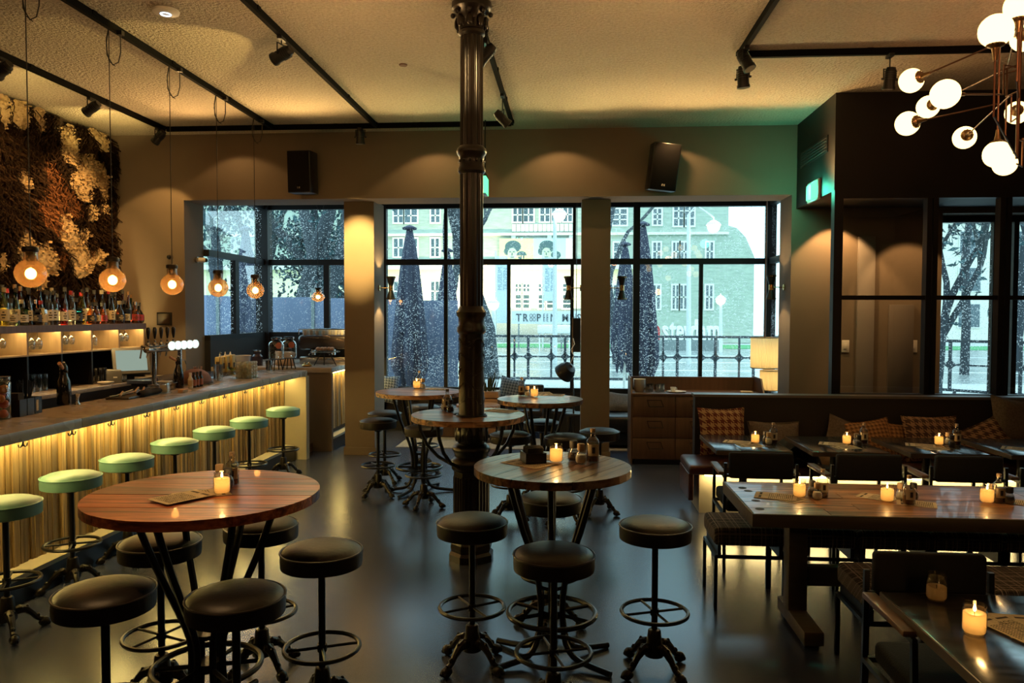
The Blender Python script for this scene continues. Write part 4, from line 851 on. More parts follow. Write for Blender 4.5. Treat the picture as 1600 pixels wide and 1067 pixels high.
# ------------------------------------------------------------------ chandelier
ch = thing('chandelier', 'copper tube chandelier with many opal glass globes, upper right', 'chandelier')
M_OPAL = emit('opal_glass', (1, .70, .27), 3.4)
gl = [(1424, 126, 34), (1477, 147, 41), (1450, 167, 31), (1418, 193, 34), (1507, 215, 31), (1558, 241, 38), (1570, 256, 33), (1556, 48, 46), (1589, 176, 30), (1592, 10, 40), (1600, 60, 36), (1650, 120, 34), (1668, 200, 36), (1690, 60, 36), (1640, 250, 34)]
DG = .152
pos = []
for px, py, w_ in gl:
    Yc = F * DG / w_ ; pos.append(P(px, py, Y=min(max(Yc * .97, 3.6), 5.6)))
cpt = P(1592, 140, Y=4.55); cxh, cyh = cpt.x, cpt.y
obj('ceiling_rod', MB().cyl((cxh, cyh, 2.75), (cxh, cyh, ZC), .010, n=8).lathe([(.07, ZC - .03), (.05, ZC - .005), (.0, ZC - .004)], 20, (cxh, cyh, 0)), M_COPPER, ch)
rr = random.Random(2)
for i, g in enumerate(pos):
    side = Vector((cxh - g.x, cyh - g.y, 0)); 
    down = i in (5, 6); upw = i in (9, 7)
    if down: n_ = Vector((0, 0, 1)); path = [g + n_ * .075, g + n_ * .62, Vector((cxh, cyh, g.z + .70))]
    elif upw: n_ = Vector((0, 0, -1)); path = [g + n_ * .075, g + n_ * .40, Vector((cxh, cyh, g.z - .46))]
    else:
        n_ = (side + Vector((0, 0, rr.uniform(-.04, .06)))).normalized(); e = g + n_ * max(side.length - .12, .1); e2 = e + Vector((0, 0, .16 if i % 2 else -.16)); path = [g + n_ * .075, g + n_ * (.075 + (e - g).length * .5), e, e2, Vector((cxh, cyh, e2.z))]
    a = obj('arm', MB().tube(path, .0052, 6), M_COPPER, ch)
    q = n_.to_track_quat('Z', 'X').to_matrix().to_4x4(); q.translation = g
    cup = MB().lathe([(.042, .060), (.036, .072), (.018, .082), (.012, .11), (.009, .14)], 16, M=q)
    for k in range(12): cup.ball((.036 * math.cos(k * PI / 6), .036 * math.sin(k * PI / 6), .068), .006, 5, 4, M=q)
    obj('globe_cup', cup, M_BRASS, ch); obj('globe', MB().ball(g, DG / 2, 20, 14), M_OPAL, ch)

# ------------------------------------------------------------------ wall and ceiling fittings
def speaker(label, px, py, w, h, rz, tilt):
    p = P(px, py, Y=YB - .18); t = thing('loudspeaker', label, 'speaker', (p.x, p.y, p.z)); t.rotation_euler = (tilt, 0, rz)
    obj('cabinet', MB().bev(-w / 2, w / 2, -.13, .13, -h / 2, h / 2, .012), M_BLACK, t); obj('grille', MB().bev(-w / 2 + .012, w / 2 - .012, -.142, -.131, -h / 2 + .012, h / 2 - .012, .004), mat('grille', (.008, .007, .007), .9, spec=.1, bump=(400, .5)), t)
    obj('badge', MB().box(-.02, -.004, -.146, -.142, -h / 2 + .05, -h / 2 + .075).box(.004, .02, -.146, -.142, -h / 2 + .05, -h / 2 + .075), M_STEEL, t, smooth=False); obj('bracket', MB().box(-.03, .03, .13, .20, -.04, .04), M_BLACK, t, smooth=False); return t
speaker('black loudspeaker on the window wall, left of the column', 473, 270, .30, .52, -.05, .05); speaker('black loudspeaker on the window wall, right, tilted', 1036, 262, .33, .56, .10, .12).rotation_euler = (.10, .10, .10)
p = P(259, 22, z=ZC - .03); t = thing('ceiling_access_point', 'round white disc with glowing blue-white ring on the ceiling', 'ceiling disc', (p.x, p.y, ZC - .032))
obj('disc', MB().lathe([(0, 0), (.06, .001), (.095, .010), (.10, .026), (.095, .032)], 32), M_WHITE, t); obj('light_ring', MB().tube([(.036 * math.cos(a), .036 * math.sin(a), .0) for a in [2 * PI * i / 28 for i in range(28)]], .0045, 6, True), emit('ring_light', (.55, .75, 1), 6), t)
p = P(630, 101, z=ZC); o = obj('ceiling_stain_cover', MB().lathe([(0, 0), (.035, .0), (.04, .006), (.04, .01)], 16, (p.x, p.y, ZC - .010)), mat('stain_cover', (.16, .07, .045), .7)); tag(o, 'small reddish round cap on the ceiling left of the column', 'cap')
# security camera and wall panel
p = P(306, 406, X=X1); t = thing('security_camera', 'small dome security camera on the wall beside the left window', 'camera', (X1, p.y, p.z), PI / 2)
obj('mount', MB().cyl((0, 0, 0), (0, -.03, 0), .04, n=16), M_STEEL, t); obj('body', MB().cyl((0, -.03, 0), (.05, -.10, 0), .032, .034, 16), M_WHITE, t); obj('lens', MB().ball((.056, -.112, 0), .027, 12, 8), M_BLACK, t)
p = P(257, 498, Y=YB - .01); t = thing('wall_panel', 'small dark square control panel on wall behind the beer taps', 'panel', (p.x, YB, p.z)); obj('frame', MB().bev(-.10, .10, -.022, 0, -.085, .085, .006), M_BLACK, t); obj('screen', MB().box(-.08, .08, -.0235, -.0222, -.065, .065), mat('panel_screen', (.03, .018, .012), .15), t, smooth=False)
p = P(266, 402, Y=YB - .02); t = thing('wall_bulb_holder', 'small chrome fitting on wall above the third pendant', 'fitting', (p.x, YB, p.z)); obj('socket', MB().cyl((0, 0, 0), (0, -.05, 0), .035, .03, 14), M_CHROME, t); obj('cap', MB().ball((0, -.055, 0), .028, 12, 8), M_BLACK, t)
# exit signs
M_EXIT = emit('exit_green', (.13, 1.0, .36), 2.0)
p = P(1268, 299, X=XB - .04); t = thing('exit_sign', 'glowing green exit sign on side of the dark bulkhead', 'sign', (XB, p.y, p.z - .0)); t.rotation_euler = (0, 0, 0)
obj('housing', MB().bev(-.03, 0, -.20, .20, -.115, .115, .008), M_WHITE, t); obj('lit_face', MB().box(-.034, -.0302, -.18, .18, -.095, .095), M_EXIT, t, smooth=False); obj('side_glow', MB().box(-.05, -.0345, .05, .17, -.085, .085), M_WHITE, t, smooth=False)
point((XB - .12, p.y, p.z), 18, (.10, 1, .60), .09)
p = P(758, 291, Y=9.2); t = thing('exit_sign', 'narrow glowing green exit sign edge beside the iron column', 'sign', (p.x, p.y, p.z))
obj('housing', MB().bev(-.022, .022, -.14, .14, -.105, .14, .006), M_BLACK, t); obj('lit_face', MB().box(-.0225, .026, -.143, .135, -.10, .10), M_EXIT, t, smooth=False); obj('hanger', MB().cyl((0, 0, .14), (0, 0, ZC - p.z), .008, n=6), M_BLACK, t)
point((p.x, p.y - .2, p.z), 3.4, (.14, 1, .50), .06)
a, c = P(1252, 285, X=XB), P(1294, 248, X=XB); o = thing('air_vent', 'dark slot air vent in the side of the bulkhead', 'vent', (XB, 0, 0)); obj('frame', MB().box(-.012, .0, min(a.y, c.y), max(a.y, c.y), 3.62, 3.80), M_BLACK, o, smooth=False)
for k in range(5): obj('slat', MB().box(-.02, -.0122, min(a.y, c.y) + .02, max(a.y, c.y) - .02, 3.64 + k * .032, 3.648 + k * .032), M_INK, o, smooth=False)

# wall sconces: two perforated cones on a short brass arm
M_GOLD = mat('polished_brass', (.55, .36, .14), .25, 1)
M_SHINE = emit('sconce_bulb', (1, .80, .46), 30)
def sconce_fn(label):
    t = thing('wall_sconce', label, 'lamp', group='double cone sconces on the window pillars')      # origin on wall, arm along +x
    obj('wall_plate', MB().cyl((0, 0, 0), (.015, 0, 0), .04, n=16), M_GOLD, t); obj('arm', MB().cyl((.015, 0, 0), (.155, 0, 0), .006, n=8), M_GOLD, t)
    c = .165
    obj('upper_cone', MB().sheet([(.026, .02), (.045, .09), (.062, .155)], 20, (c, 0, 0)), M_BLACK, t); obj('lower_cone', MB().sheet([(.062, -.155), (.045, -.09), (.026, -.02)], 20, (c, 0, 0)), M_BLACK, t); obj('waist', MB().cyl((c, 0, -.035), (c, 0, .035), .03, n=16), M_GOLD, t)
    b = MB()
    for z, r in ((.14, .0605), (-.14, .0605)):
        for k in range(16): b.ball((c + r * math.cos(k * PI / 8), r * math.sin(k * PI / 8), z), .006, 5, 4)
    obj('perforation_studs', b, M_GOLD, t, kind='stuff'); obj('upper_bulb', MB().ball((c, 0, .13), .024, 12, 8), M_SHINE, t); obj('lower_bulb', MB().ball((c, 0, -.13), .024, 12, 8), M_SHINE, t); return t
sconce = Maker(sconce_fn)
def put_sconce(x, y, z, rz, label):
    sconce((x, y, z), rz, label); c = Vector((x + .165 * math.cos(rz), y + .165 * math.sin(rz), z))
    spot(c + Vector((0, 0, .165)), c + Vector((-.03 * math.cos(rz), -.03 * math.sin(rz), 1)), 16, 115, .3, (1, .68, .28), .02); spot(c - Vector((0, 0, .165)), c + Vector((-.03 * math.cos(rz), -.03 * math.sin(rz), -1)), 16, 115, .3, (1, .68, .28), .02)
zs_ = P(603, 450, Y=10.2).z
put_sconce(-2.59, 10.2, zs_, 0, 'double cone sconce on the right side of the left window pillar'); put_sconce(.125, 10.2, zs_, PI, 'double cone sconce on the left side of the right window pillar'); put_sconce(.495, 10.2, zs_, 0, 'double cone sconce on the right side of the right window pillar'); put_sconce(X2, 9.95, zs_, PI, 'double cone sconce at the right end of the windows, before the screen')

# pleated drum lamps near the right window
M_SHADE = translucent('pleated_shade', (.80, .66, .42), .7, tint=(1, .80, .46))
def drum(label, px, py, r, h, rod_to, base=False):
    p = P(px, py, Y=10.9); t = thing('drum_lamp', label, 'lamp', (p.x, p.y, p.z)); n = 96
    b = MB(); pts = [((r + (.006 if k % 2 else -.004)) * math.cos(2 * PI * k / n), (r + (.006 if k % 2 else -.004)) * math.sin(2 * PI * k / n)) for k in range(n)]
    b.add([(x, y, -h / 2) for x, y in pts] + [(x, y, h / 2) for x, y in pts], [(k, (k + 1) % n, n + (k + 1) % n, n + k) for k in range(n)]); obj('pleated_shade', b, M_SHADE, t, smooth=False)
    
    for sg in (.5, -.5): obj('rim', MB().tube([(r * math.cos(a), r * math.sin(a), h * sg) for a in [2 * PI * i / 32 for i in range(32)]], .007, 6, True), mat('shade_trim', (.30, .22, .12), .7), t)
    obj('bulb', MB().ball((0, 0, 0), .04, 12, 8), emit('drum_bulb', (1, .72, .36), 12), t)
    if rod_to: obj('rod', MB().cyl((.0, 0, h / 2 - .1), (.0, 0, rod_to - p.z), .010, n=8).box(-r, r, -.006, .006, h / 2 - .012, h / 2), M_COPPER, t)
    if base: obj('base', MB().lathe([(.10, -h / 2 - .34), (.13, -h / 2 - .26), (.10, -h / 2 - .12), (.02, -h / 2 - .06), (.012, .0)], 20), mat('blue_glaze', (.02, .03, .06), .15), t)
    point((p.x, p.y, p.z - .075), 7, (1, .72, .34), .03); return t
drum('pleated cream drum lamp hanging on a rod by the right window', 1195, 551, .185, .42, 3.62); drum('lower pleated lamp with dark blue base behind the buffet', 1204, 594, .14, .27, None, True)
o = struct('trim_sill', MB().box(2.3, xc1 - .05, 10.6, 11.3, .0, P(1204, 610, Y=10.9).z - .34), M_DARKWALL)

# ------------------------------------------------------------------ buffet
bf = thing('buffet', 'brown wooden buffet with drawers and raised back below the right window', 'cabinet'); fx0, fx1, fy0, fy1 = .765, 2.36, 9.62, 10.14
obj('carcass', MB().box(fx0, fx1, fy0 + .02, fy1, .06, .86), M_DARKWOOD, bf, smooth=False); obj('plinth', MB().box(fx0 + .03, fx1 - .03, fy0 + .05, fy1, 0, .06), M_BLACK, bf, smooth=False)
obj('top', MB().bev(fx0, fx1, fy0 - .005, fy1, .86, .89, .004), M_DARKWOOD, bf)
zb = P(1000, 588, Y=fy1).z
obj('back_board', MB().box(fx0, fx1, fy1, fy1 + .025, .5, zb), M_DARKWOOD, bf, smooth=False)
for x in (fx0 - .02, fx1): obj('side_board', MB().add([(x, fy0, .0), (x, fy1 + .025, .0), (x, fy1 + .025, zb + .01), (x, fy0 + .16, zb + .01), (x, fy0 + .02, .89), (x, fy0, .89), (x + .02, fy0, .0), (x + .02, fy1 + .025, .0), (x + .02, fy1 + .025, zb + .01), (x + .02, fy0 + .16, zb + .01), (x + .02, fy0 + .02, .89), (x + .02, fy0, .89)], [(0, 1, 2, 3, 4, 5), (11, 10, 9, 8, 7, 6)] + [(i, i + 6, (i + 1) % 6 + 6, (i + 1) % 6) for i in range(6)]), M_DARKWOOD, bf, smooth=False)
for i in range(3):
    for j in range(3):
        x0, x1 = fx0 + i * .53 + .004, fx0 + (i + 1) * .53 - .004; z0 = .07 + j * .263
        d = obj('drawer', MB().bev(x0, x1, fy0, fy0 + .02, z0 + .003, z0 + .258, .003), M_DARKWOOD, bf); xm = (x0 + x1) / 2 + .01; zm = z0 + .17
        obj('handle', MB().add([(xm - .10, fy0 - .004, zm + .045), (xm + .08, fy0 - .004, zm + .045), (xm + .11, fy0 - .004, zm - .045), (xm - .07, fy0 - .004, zm - .045), (xm - .085, fy0 + .003, zm + .03), (xm + .07, fy0 + .003, zm + .03), (xm + .09, fy0 + .003, zm - .03), (xm - .06, fy0 + .003, zm - .03)], [(0, 1, 5, 4), (1, 2, 6, 5), (2, 3, 7, 6), (3, 0, 4, 7), (4, 5, 6, 7)]), M_BLACK, d, smooth=False)
def on(px, py, z=.89): return P(px, py, z=z)
zt = .891
p = on(1001, 614); t = None
for k in range(7):
    pl = thing('bowl', 'white bowl in the stack at left end of buffet, %s' % ['lowest', 'second from bottom', 'third from bottom', 'middle', 'third from top', 'second from top', 'topmost'][k], 'bowl', (p.x, 9.85, zt + k * .016), 0, 'bowls stacked on the buffet'); obj('body', MB().sheet([(0, .0), (.05, .0), (.055, .008), (.075, .06), (.079, .064), (.073, .060), (.05, .008), (0, .006)], 22), M_WHITE, pl)
tum = Maker(lambda label: (lambda t: (obj('body', MB().sheet([(0, .004), (.030, .0), (.033, .004), (.037, .10), (.035, .10), (.031, .008), (0, .006)], 16), M_TUMBLER, t), t)[1])(thing('tumbler', label, 'glass')))
for i, (px, py) in enumerate([(1013, 613), (1020, 615), (1028, 613), (1033, 611)]): q = on(px, py); tum((q.x, 9.80 + .05 * (i % 2), zt), 0, 'clear tumbler on the buffet, %s of four beside the bowls' % ['leftmost', 'second', 'third', 'rightmost'][i], group='tumblers on the buffet')
cup = Maker(lambda label: (lambda t: (obj('body', MB().sheet([(0, .0), (.022, .0), (.026, .006), (.036, .06), (.034, .06), (.024, .008), (0, .006)], 18), M_WHITE, t), obj('handle', MB().tube([(.033, 0, .05), (.05, 0, .045), (.05, 0, .025), (.030, 0, .018)], .004, 6), M_WHITE, t), t)[2])(thing('cup', label, 'cup')))
q = on(1049, 610); cup((q.x, 9.86, zt), .3, 'small white cup on the buffet beside the tumblers'); q = on(1057, 613); o = obj('plate', MB().sheet([(0, .004), (.07, .004), (.12, .016), (.122, .018), (.07, .007), (0, .007)], 28), M_WHITE); tag(o, 'white round plate lying on the buffet', 'plate'); o.location = (q.x, 9.80, zt - .003)
q = on(1168, 615); t = thing('note_block', 'small cream card block at the right end of the buffet', 'cards', (q.x, 9.78, zt)); 
for k in range(4): obj('card', MB().box(-.07, .07, -.045, .045, k * .006, k * .006 + .005), M_PAPER, t, smooth=False)

# ------------------------------------------------------------------ bay seating
def bay_bench(label, x0, x1):
    t = thing('window_bench', label, 'bench'); obj('seat', MB().bev(x0, x1, 11.5, BF - .1, .38, .46, .02), M_LEATHER, t); obj('back', MB().bev(x0, x1, BF - .19, BF - .1, .46, .68, .02), M_LEATHER, t); obj('base', MB().box(x0 + .02, x1 - .02, 11.6, BF - .12, 0, .38), M_DARKWOOD, t, smooth=False); return t
bay_bench('dark leather window bench in the bay behind the far left table', -2.5, -1.5); bay_bench('dark leather window bench at the right end of the bay', .95, 1.9)
M_BLUEP = checks('blue_weave', (.05, .07, .10), (.30, .34, .38), 22)
for px, py, Y, w, h, rz, s in [(600, 604, 11.9, .42, .36, .3, 'blue-grey patterned cushion beside the left pillar in the bay'), (792, 612, 11.8, .40, .34, -.2, 'blue-grey woven cushion in the bay beside the planter')]:
    p = P(px, py, Y=Y); t = thing('cushion', s, 'cushion', (p.x, Y, .46)); t.rotation_euler = (-.4, .15, rz); obj('cover', cushion(w, h + .12, .16, 4), M_BLUEP, t)
p = P(790, 612, Y=11.7); t = thing('wicker_armchair', 'dark armchair in the bay holding the blue woven cushion', 'chair', (p.x + .30, 11.65, 0)); obj('seat', MB().bev(-.28, .28, -.28, .28, .34, .44, .03), M_LEATHER, t); obj('back', MB().bev(-.28, .28, .24, .32, .44, .78, .03), M_LEATHER, t)
for sx in (-1, 1):
    obj('armrest', MB().bev(sx * .28 - .03, sx * .28 + .03, -.26, .28, .58, .63, .015), M_DARKWOOD, t)
    for sy in (-1, 1): obj('leg', MB().cyl((sx * .26, sy * .25, 0), (sx * .26, sy * .25, .59), .02, n=8), M_DARKWOOD, t)
# planter crate with grass
p = P(764, 632, Y=11.6); t = thing('planter', 'wooden slatted crate planter with spiky grass in the bay', 'plant', (p.x - .02, 11.6, 0)); M_CRATE = mat('crate_wood', (.30, .17, .09), .6, noise=(3, (.42, .25, .14), .3, .7), stretch=(2, 10, 10))
for k in range(6): obj('slat', MB().bev(-.18, .18, -.16, .16, .06 + k * .11, .155 + k * .11, .004), M_CRATE, t)
rr = random.Random(9); b = MB()
for k in range(90):
    a = rr.uniform(0, 2 * PI); r = rr.uniform(.02, .12); l = rr.uniform(.15, .34); x, y = r * math.cos(a), r * math.sin(a); dx, dy = math.cos(a) * l * .4, math.sin(a) * l * .4
    b.add([(x - .005, y, .70), (x + .005, y, .70), (x + dx * .5 + .004, y + dy * .5, .70 + l * .7), (x + dx * .5 - .004, y + dy * .5, .70 + l * .7), (x + dx, y + dy, .70 + l)], [(0, 1, 2, 3), (3, 2, 4)])
g_ = obj('grass', b, mat('dry_grass', (.05, .07, .03), .8), t, smooth=False, kind='stuff')
# wire stools and low table in the bay
M_WIRE = M_BLACK
def wire(label):
    t = thing('wire_stool', label, 'stool', group='hairpin stools in the bay'); obj('seat', MB().lathe([(.0, .43), (.17, .43), (.175, .44), (.175, .465), (.165, .475), (0, .48)], 24), M_LEATHER, t)
    for k in range(4):
        a = k * PI / 2 + .4; c, s = math.cos(a), math.sin(a); obj('hairpin_leg', MB().tube([(.13 * c - .04 * s, .13 * s + .04 * c, .43), (.19 * c, .19 * s, .008), (.13 * c + .04 * s, .13 * s - .04 * c, .43)], .006, 6), M_WIRE, t)
    return t
wire_ = Maker(wire)
for px, Y, s in ((880, 11.2, 'wire legged stool in the bay left of the right pillar, left of two'), (902, 10.9, 'wire legged stool in the bay close to the right pillar')): p = P(px, 650, Y=Y); wire_((p.x, Y, 0), .2, s)
p = P(700, 620, Y=11.1); t = thing('bay_table', 'low round side table in the bay behind the column', 'table', (-1.35, 11.1, 0)); obj('top', MB().lathe([(0, .52), (.32, .52), (.325, .53), (.32, .555), (0, .557)], 28), M_RECL, t); obj('pole', MB().cyl((0, 0, .02), (0, 0, .52), .03, n=12), M_BLACK, t); obj('foot', MB().lathe([(.2, 0), (.2, .012), (.03, .03)], 20), M_BLACK, t)
p = P(965, 672, Y=11.0); t = thing('leather_pouf', 'brown tufted leather seat in the bay left of the buffet', 'seat', (p.x + .1, 11.0, 0)); obj('seat', MB().bev(-.45, .45, -.35, .35, .22, .46, .06, 3), M_LEATHER, t); obj('base', MB().box(-.42, .42, -.32, .32, .06, .22), M_BLACK, t, smooth=False); obj('button', MB().ball((0, 0, .46), .02, 8, 6, (1, 1, .4)), M_PIPE, t)
for sx in (-1, 1):
    for sy in (-1, 1): obj('leg', MB().cyl((sx * .36, sy * .28, 0), (sx * .36, sy * .28, .06), .02, n=8), M_BLACK, t)
p = P(972, 645, Y=11.1); t = thing('cushion', 'brown buttoned cushion on the leather seat left of the buffet', 'cushion', (p.x, 11.15, .46)); t.rotation_euler = (-.9, .1, .2); obj('cover', cushion(.46, .38, .16, 3), M_GREY, t)
p = P(955, 628, Y=11.6); t = thing('side_table', 'small pale topped side table beside the right pillar in the bay', 'table', (p.x + .0, 11.62, 0)); obj('top', MB().lathe([(0, .58), (.2, .58), (.2, .6), (0, .602)], 24), M_WHITE, t); obj('pole', MB().cyl((0, 0, .02), (0, 0, .58), .02, n=10), M_BLACK, t); obj('foot', MB().lathe([(.15, 0), (.15, .01), (.02, .02)], 18), M_BLACK, t)
# scoop lamp clamped at the mullion by the right pillar
p = P(884, 580, Y=10.7); t = thing('scoop_lamp', 'black tilted scoop lamp with bare cable left of the right pillar', 'lamp', (p.x, 10.7, p.z)); q = Matrix.Rotation(.9, 4, 'Y') @ Matrix.Rotation(.5, 4, 'X')
obj('shade', MB().sheet([(.03, .12), (.09, .10), (.13, .03), (.145, -.06)], 24).add([], []), M_BLACK, t).rotation_euler = (.5, .75, 0); obj('inner', MB().sheet([(.02, .10), (.08, .085), (.12, .03), (.135, -.055)], 24), mat('shade_inside', (.35, .20, .15), .6), t).rotation_euler = (.5, .75, 0)
obj('cable', MB().tube([(.06, 0, .10), (.11, 0, .22), (.07, 0, .30), (.12, 0, .38), (.10, 0, .46)], .006, 6), M_WHITE, t); obj('arm', MB().tube([(.0, 0, .0), (.10, .1, -.10), (.12, .1, -.95)], .012, 8), M_BLACK, t); obj('foot', MB().cyl((.12, .1, -p.z), (.12, .1, -p.z + .02), .13, n=20).cyl((.12, .1, -p.z), (.12, .1, -.9), .014, n=8), M_BLACK, t)
p0, p1 = P(894, 497, Y=11.0), P(905, 550, Y=11.0); t = thing('menu_box', 'narrow brown edged dark box hanging beside the right pillar', 'box', (p0.x, 11.0, p0.z)); obj('body', MB().box(.012, .12, 0, .3, p1.z - p0.z, 0), M_BLACK, t, smooth=False); obj('front_edge', MB().box(0, .012, 0, .3, p1.z - p0.z, .01), M_CRATE, t, smooth=False); obj('hanger', MB().cyl((.06, .15, 0), (.06, .15, 3.62 - p0.z), .005, n=6), M_BLACK, t)
# pale sheet painting daylight onto the bay floor
o = obj('bay_floor_daylight', MB().box(-2.45, 2.2, 10.55, 11.45, .0, .008), mat('pale_daylit_floor', (.30, .27, .22), .95, noise=(30, (.38, .34, .28), .4, .6), bump=(120, .4)), smooth=False); tag(o, 'pale sheet standing in for daylight on the window bay floor', 'daylight patch')

# ------------------------------------------------------------------ fur wall
fw = thing('fur_wall_hanging', 'shaggy brown and cream sheepskin wall covering above the bottles', 'wall hanging', (XL, 0, 0))
rr = random.Random(21)
# cream fleece and rust patches: (photo px, py, half width, half height)
cream = [(28, 178, 13, 22), (60, 183, 8, 20), (108, 225, 14, 28), (143, 205, 6, 8), (156, 222, 10, 14), (140, 268, 20, 22), (116, 285, 8, 16), (130, 300, 12, 14), (160, 285, 6, 28), (143, 333, 8, 12), (160, 326, 7, 6), (105, 368, 16, 24), (98, 352, 10, 14), (124, 405, 16, 26), (150, 400, 12, 12), (40, 395, 14, 32), (66, 405, 14, 26), (80, 412, 8, 16), (4, 170, 8, 26), (60, 440, 12, 12), (34, 283, 10, 13), (2, 410, 4, 16), (158, 440, 10, 14), (120, 425, 8, 10), (130, 365, 6, 10)]
rust = [(80, 285, 20, 34), (75, 320, 22, 26), (88, 345, 16, 24), (110, 312, 12, 22), (92, 400, 8, 14), (36, 365, 10, 16), (146, 392, 14, 12)]
def wyz(px, py): p = P(px, py, X=XL + .06); return p.y, p.z
W3 = []
for k, lst in ((1, cream), (2, rust)):
    for px, py, a, b in lst:
        a, b = a * 1.04, b * 1.04
        cy_, cz_ = wyz(px, py); y1, _ = wyz(px + a, py); _, z1 = wyz(px, py - b); W3.append((k, cy_, cz_, abs(y1 - cy_), abs(z1 - cz_)))
def cls(y, z):
    w_ = .12 * math.sin(y * 13 + z * 7) + .10 * math.sin(z * 19 - y * 5)
    for k, cy_, cz_, a, b in W3:
        if ((y - cy_) / a) ** 2 + ((z - cz_) / b) ** 2 < 1 + w_ * 2: return k
    return 0
B = {0: MB(), 1: MB(), 2: MB()}
YA, YZ2, ZA, ZB = 4.6, YB - .02, 1.76, ZC - .02
def edge_y(z): return YZ2 - .03 - .05 * math.sin(z * 11) - .03 * math.sin(z * 23)
for i in range(26000):
    y = rr.uniform(YA, YZ2); z = rr.uniform(ZA, ZB)
    if y > edge_y(z) : continue
    k = cls(y, z)
    if k != 1 and (cls(y, z - .12) == 1 or cls(y + .04, z - .08) == 1) and rr.random() < .8: continue
    sw = math.sin(y * 4.1) * .5 + math.sin(z * 3.3 + y * 2) * .6
    if k == 1: L, wd, out, dn = rr.uniform(.03, .07), rr.uniform(.010, .018), rr.uniform(.02, .06), rr.uniform(.2, 1)
    elif k == 2: L, wd, out, dn = rr.uniform(.08, .15), rr.uniform(.006, .012), rr.uniform(.03, .08), 1
    else: L, wd, out, dn = rr.uniform(.10, .20), rr.uniform(.006, .013), rr.uniform(.03, .10), 1
    ang = sw * .7 + rr.gauss(0, .35 if k != 1 else 1.2); dy, dz = math.sin(ang) * L, -math.cos(ang) * L * dn
    x0 = .035 + rr.uniform(0, .05); b = B[k]; o = len(b.v); px_, pz_ = math.cos(ang) * wd, math.sin(ang) * wd
    b.v += [(x0, y - px_, z - pz_), (x0, y + px_, z + pz_), (x0 + out, y + dy * .55 + px_ * .8, z + dz * .55 + pz_ * .8), (x0 + out, y + dy * .55 - px_ * .8, z + dz * .55 - pz_ * .8), (x0 + out * .7, y + dy, min(z + dz, ZC - .01))]
    b.f += [(o, o + 1, o + 2, o + 3), (o + 3, o + 2, o + 4)]
M_F0 = mat('dark_fur', (.020, .011, .006), .9, spec=.05, var=.6, island=True); M_F1 = mat('cream_fleece', (.46, .33, .18), .9, spec=.1, var=.3, island=True); M_F2 = mat('rust_fur', (.12, .048, .018), .8, spec=.1, var=.55, island=True)
for k, nm, m in ((0, 'dark_fur', M_F0), (1, 'cream_fleece', M_F1), (2, 'rust_fur', M_F2)): obj(nm, B[k], m, fw, smooth=False, kind='stuff')
def bk(u, v): 
    y, z = YA + (YZ2 - .1 - YA) * u, ZA + (ZB - ZA) * v; return (.03 + .02 * math.sin(y * 9) * math.sin(z * 8), y, z)
obj('hide_backing', MB().grid(bk, 60, 40), mat('hide_backing', (.035, .022, .014), .9), fw)
for k, cy_, cz_, a, b in W3:
    if k != 1: continue
    n = 22; bl = MB(); ring = []
    def pf(u, v):
        t = u * 2 * PI; s = v; wob = 1 + .13 * math.sin(3 * t + cy_ * 9) + .07 * math.sin(7 * t + cz_ * 5)
        yy_, zz_ = cy_ + a * s * wob * math.cos(t), min(cz_ + b * s * wob * math.sin(t), ZC - .02); yy_ = min(yy_, edge_y(zz_))
        return (.075 + .03 * (1 - s * s) + .014 * math.sin(yy_ * 60) * math.sin(zz_ * 55), yy_, zz_)
    obj('fleece_patch', bl.grid(pf, 28, 8), mat('fleece_skin', (.40, .28, .15), .95, noise=(30, (.50, .37, .21), .35, .65), bump=(60, .8)), fw)

# ------------------------------------------------------------------ bottles on the back bar
BK = {}
def btl_glass(n, c): return glass('bottle_' + n, c, .6, .03, base=.12)
GLS = {'clear': btl_glass('clear', (.85, .86, .80)), 'green': btl_glass('green', (.10, .26, .09)), 'brown': btl_glass('brown', (.30, .11, .03)), 'amber': btl_glass('amber', (.70, .36, .10)), 'red': btl_glass('red', (.62, .05, .03)), 'dark': btl_glass('dark', (.03, .03, .025)), 'yellow': btl_glass('yellow', (.80, .72, .25))}
LBL = {'cream': mat('label_cream', (.55, .47, .30), .7), 'white': mat('label_white', (.62, .58, .50), .6), 'black': mat('label_black', (.02, .018, .016), .5), 'red': mat('label_red', (.35, .03, .025), .5)}
CAPS = [M_INK, M_INK, M_BRASS, mat('cap_cream', (.30, .25, .16), .6), mat('cap_red', (.28, .02, .02), .4), M_STEEL]
SH = {'tall': [(0, .0), (.036, .0), (.038, .006), (.038, .19), (.030, .215), (.0145, .245), (.0135, .30), (.016, .304), (.016, .312)],
      'square': [(0, .0), (.045, .0), (.048, .008), (.048, .14), (.042, .165), (.018, .185), (.0155, .225), (.019, .228), (.019, .238)],
      'round': [(0, 0), (.042, 0), (.050, .012), (.054, .05), (.048, .10), (.030, .135), (.0155, .155), (.015, .20), (.018, .203), (.018, .212)],
      'slim': [(0, 0), (.030, 0), (.031, .005), (.031, .16), (.024, .20), (.0125, .25), (.012, .32), (.0145, .324), (.0145, .332)],
      'flask': [(0, 0), (.05, 0), (.054, .01), (.050, .09), (.036, .14), (.016, .175), (.0155, .215), (.02, .22), (.02, .23)]}
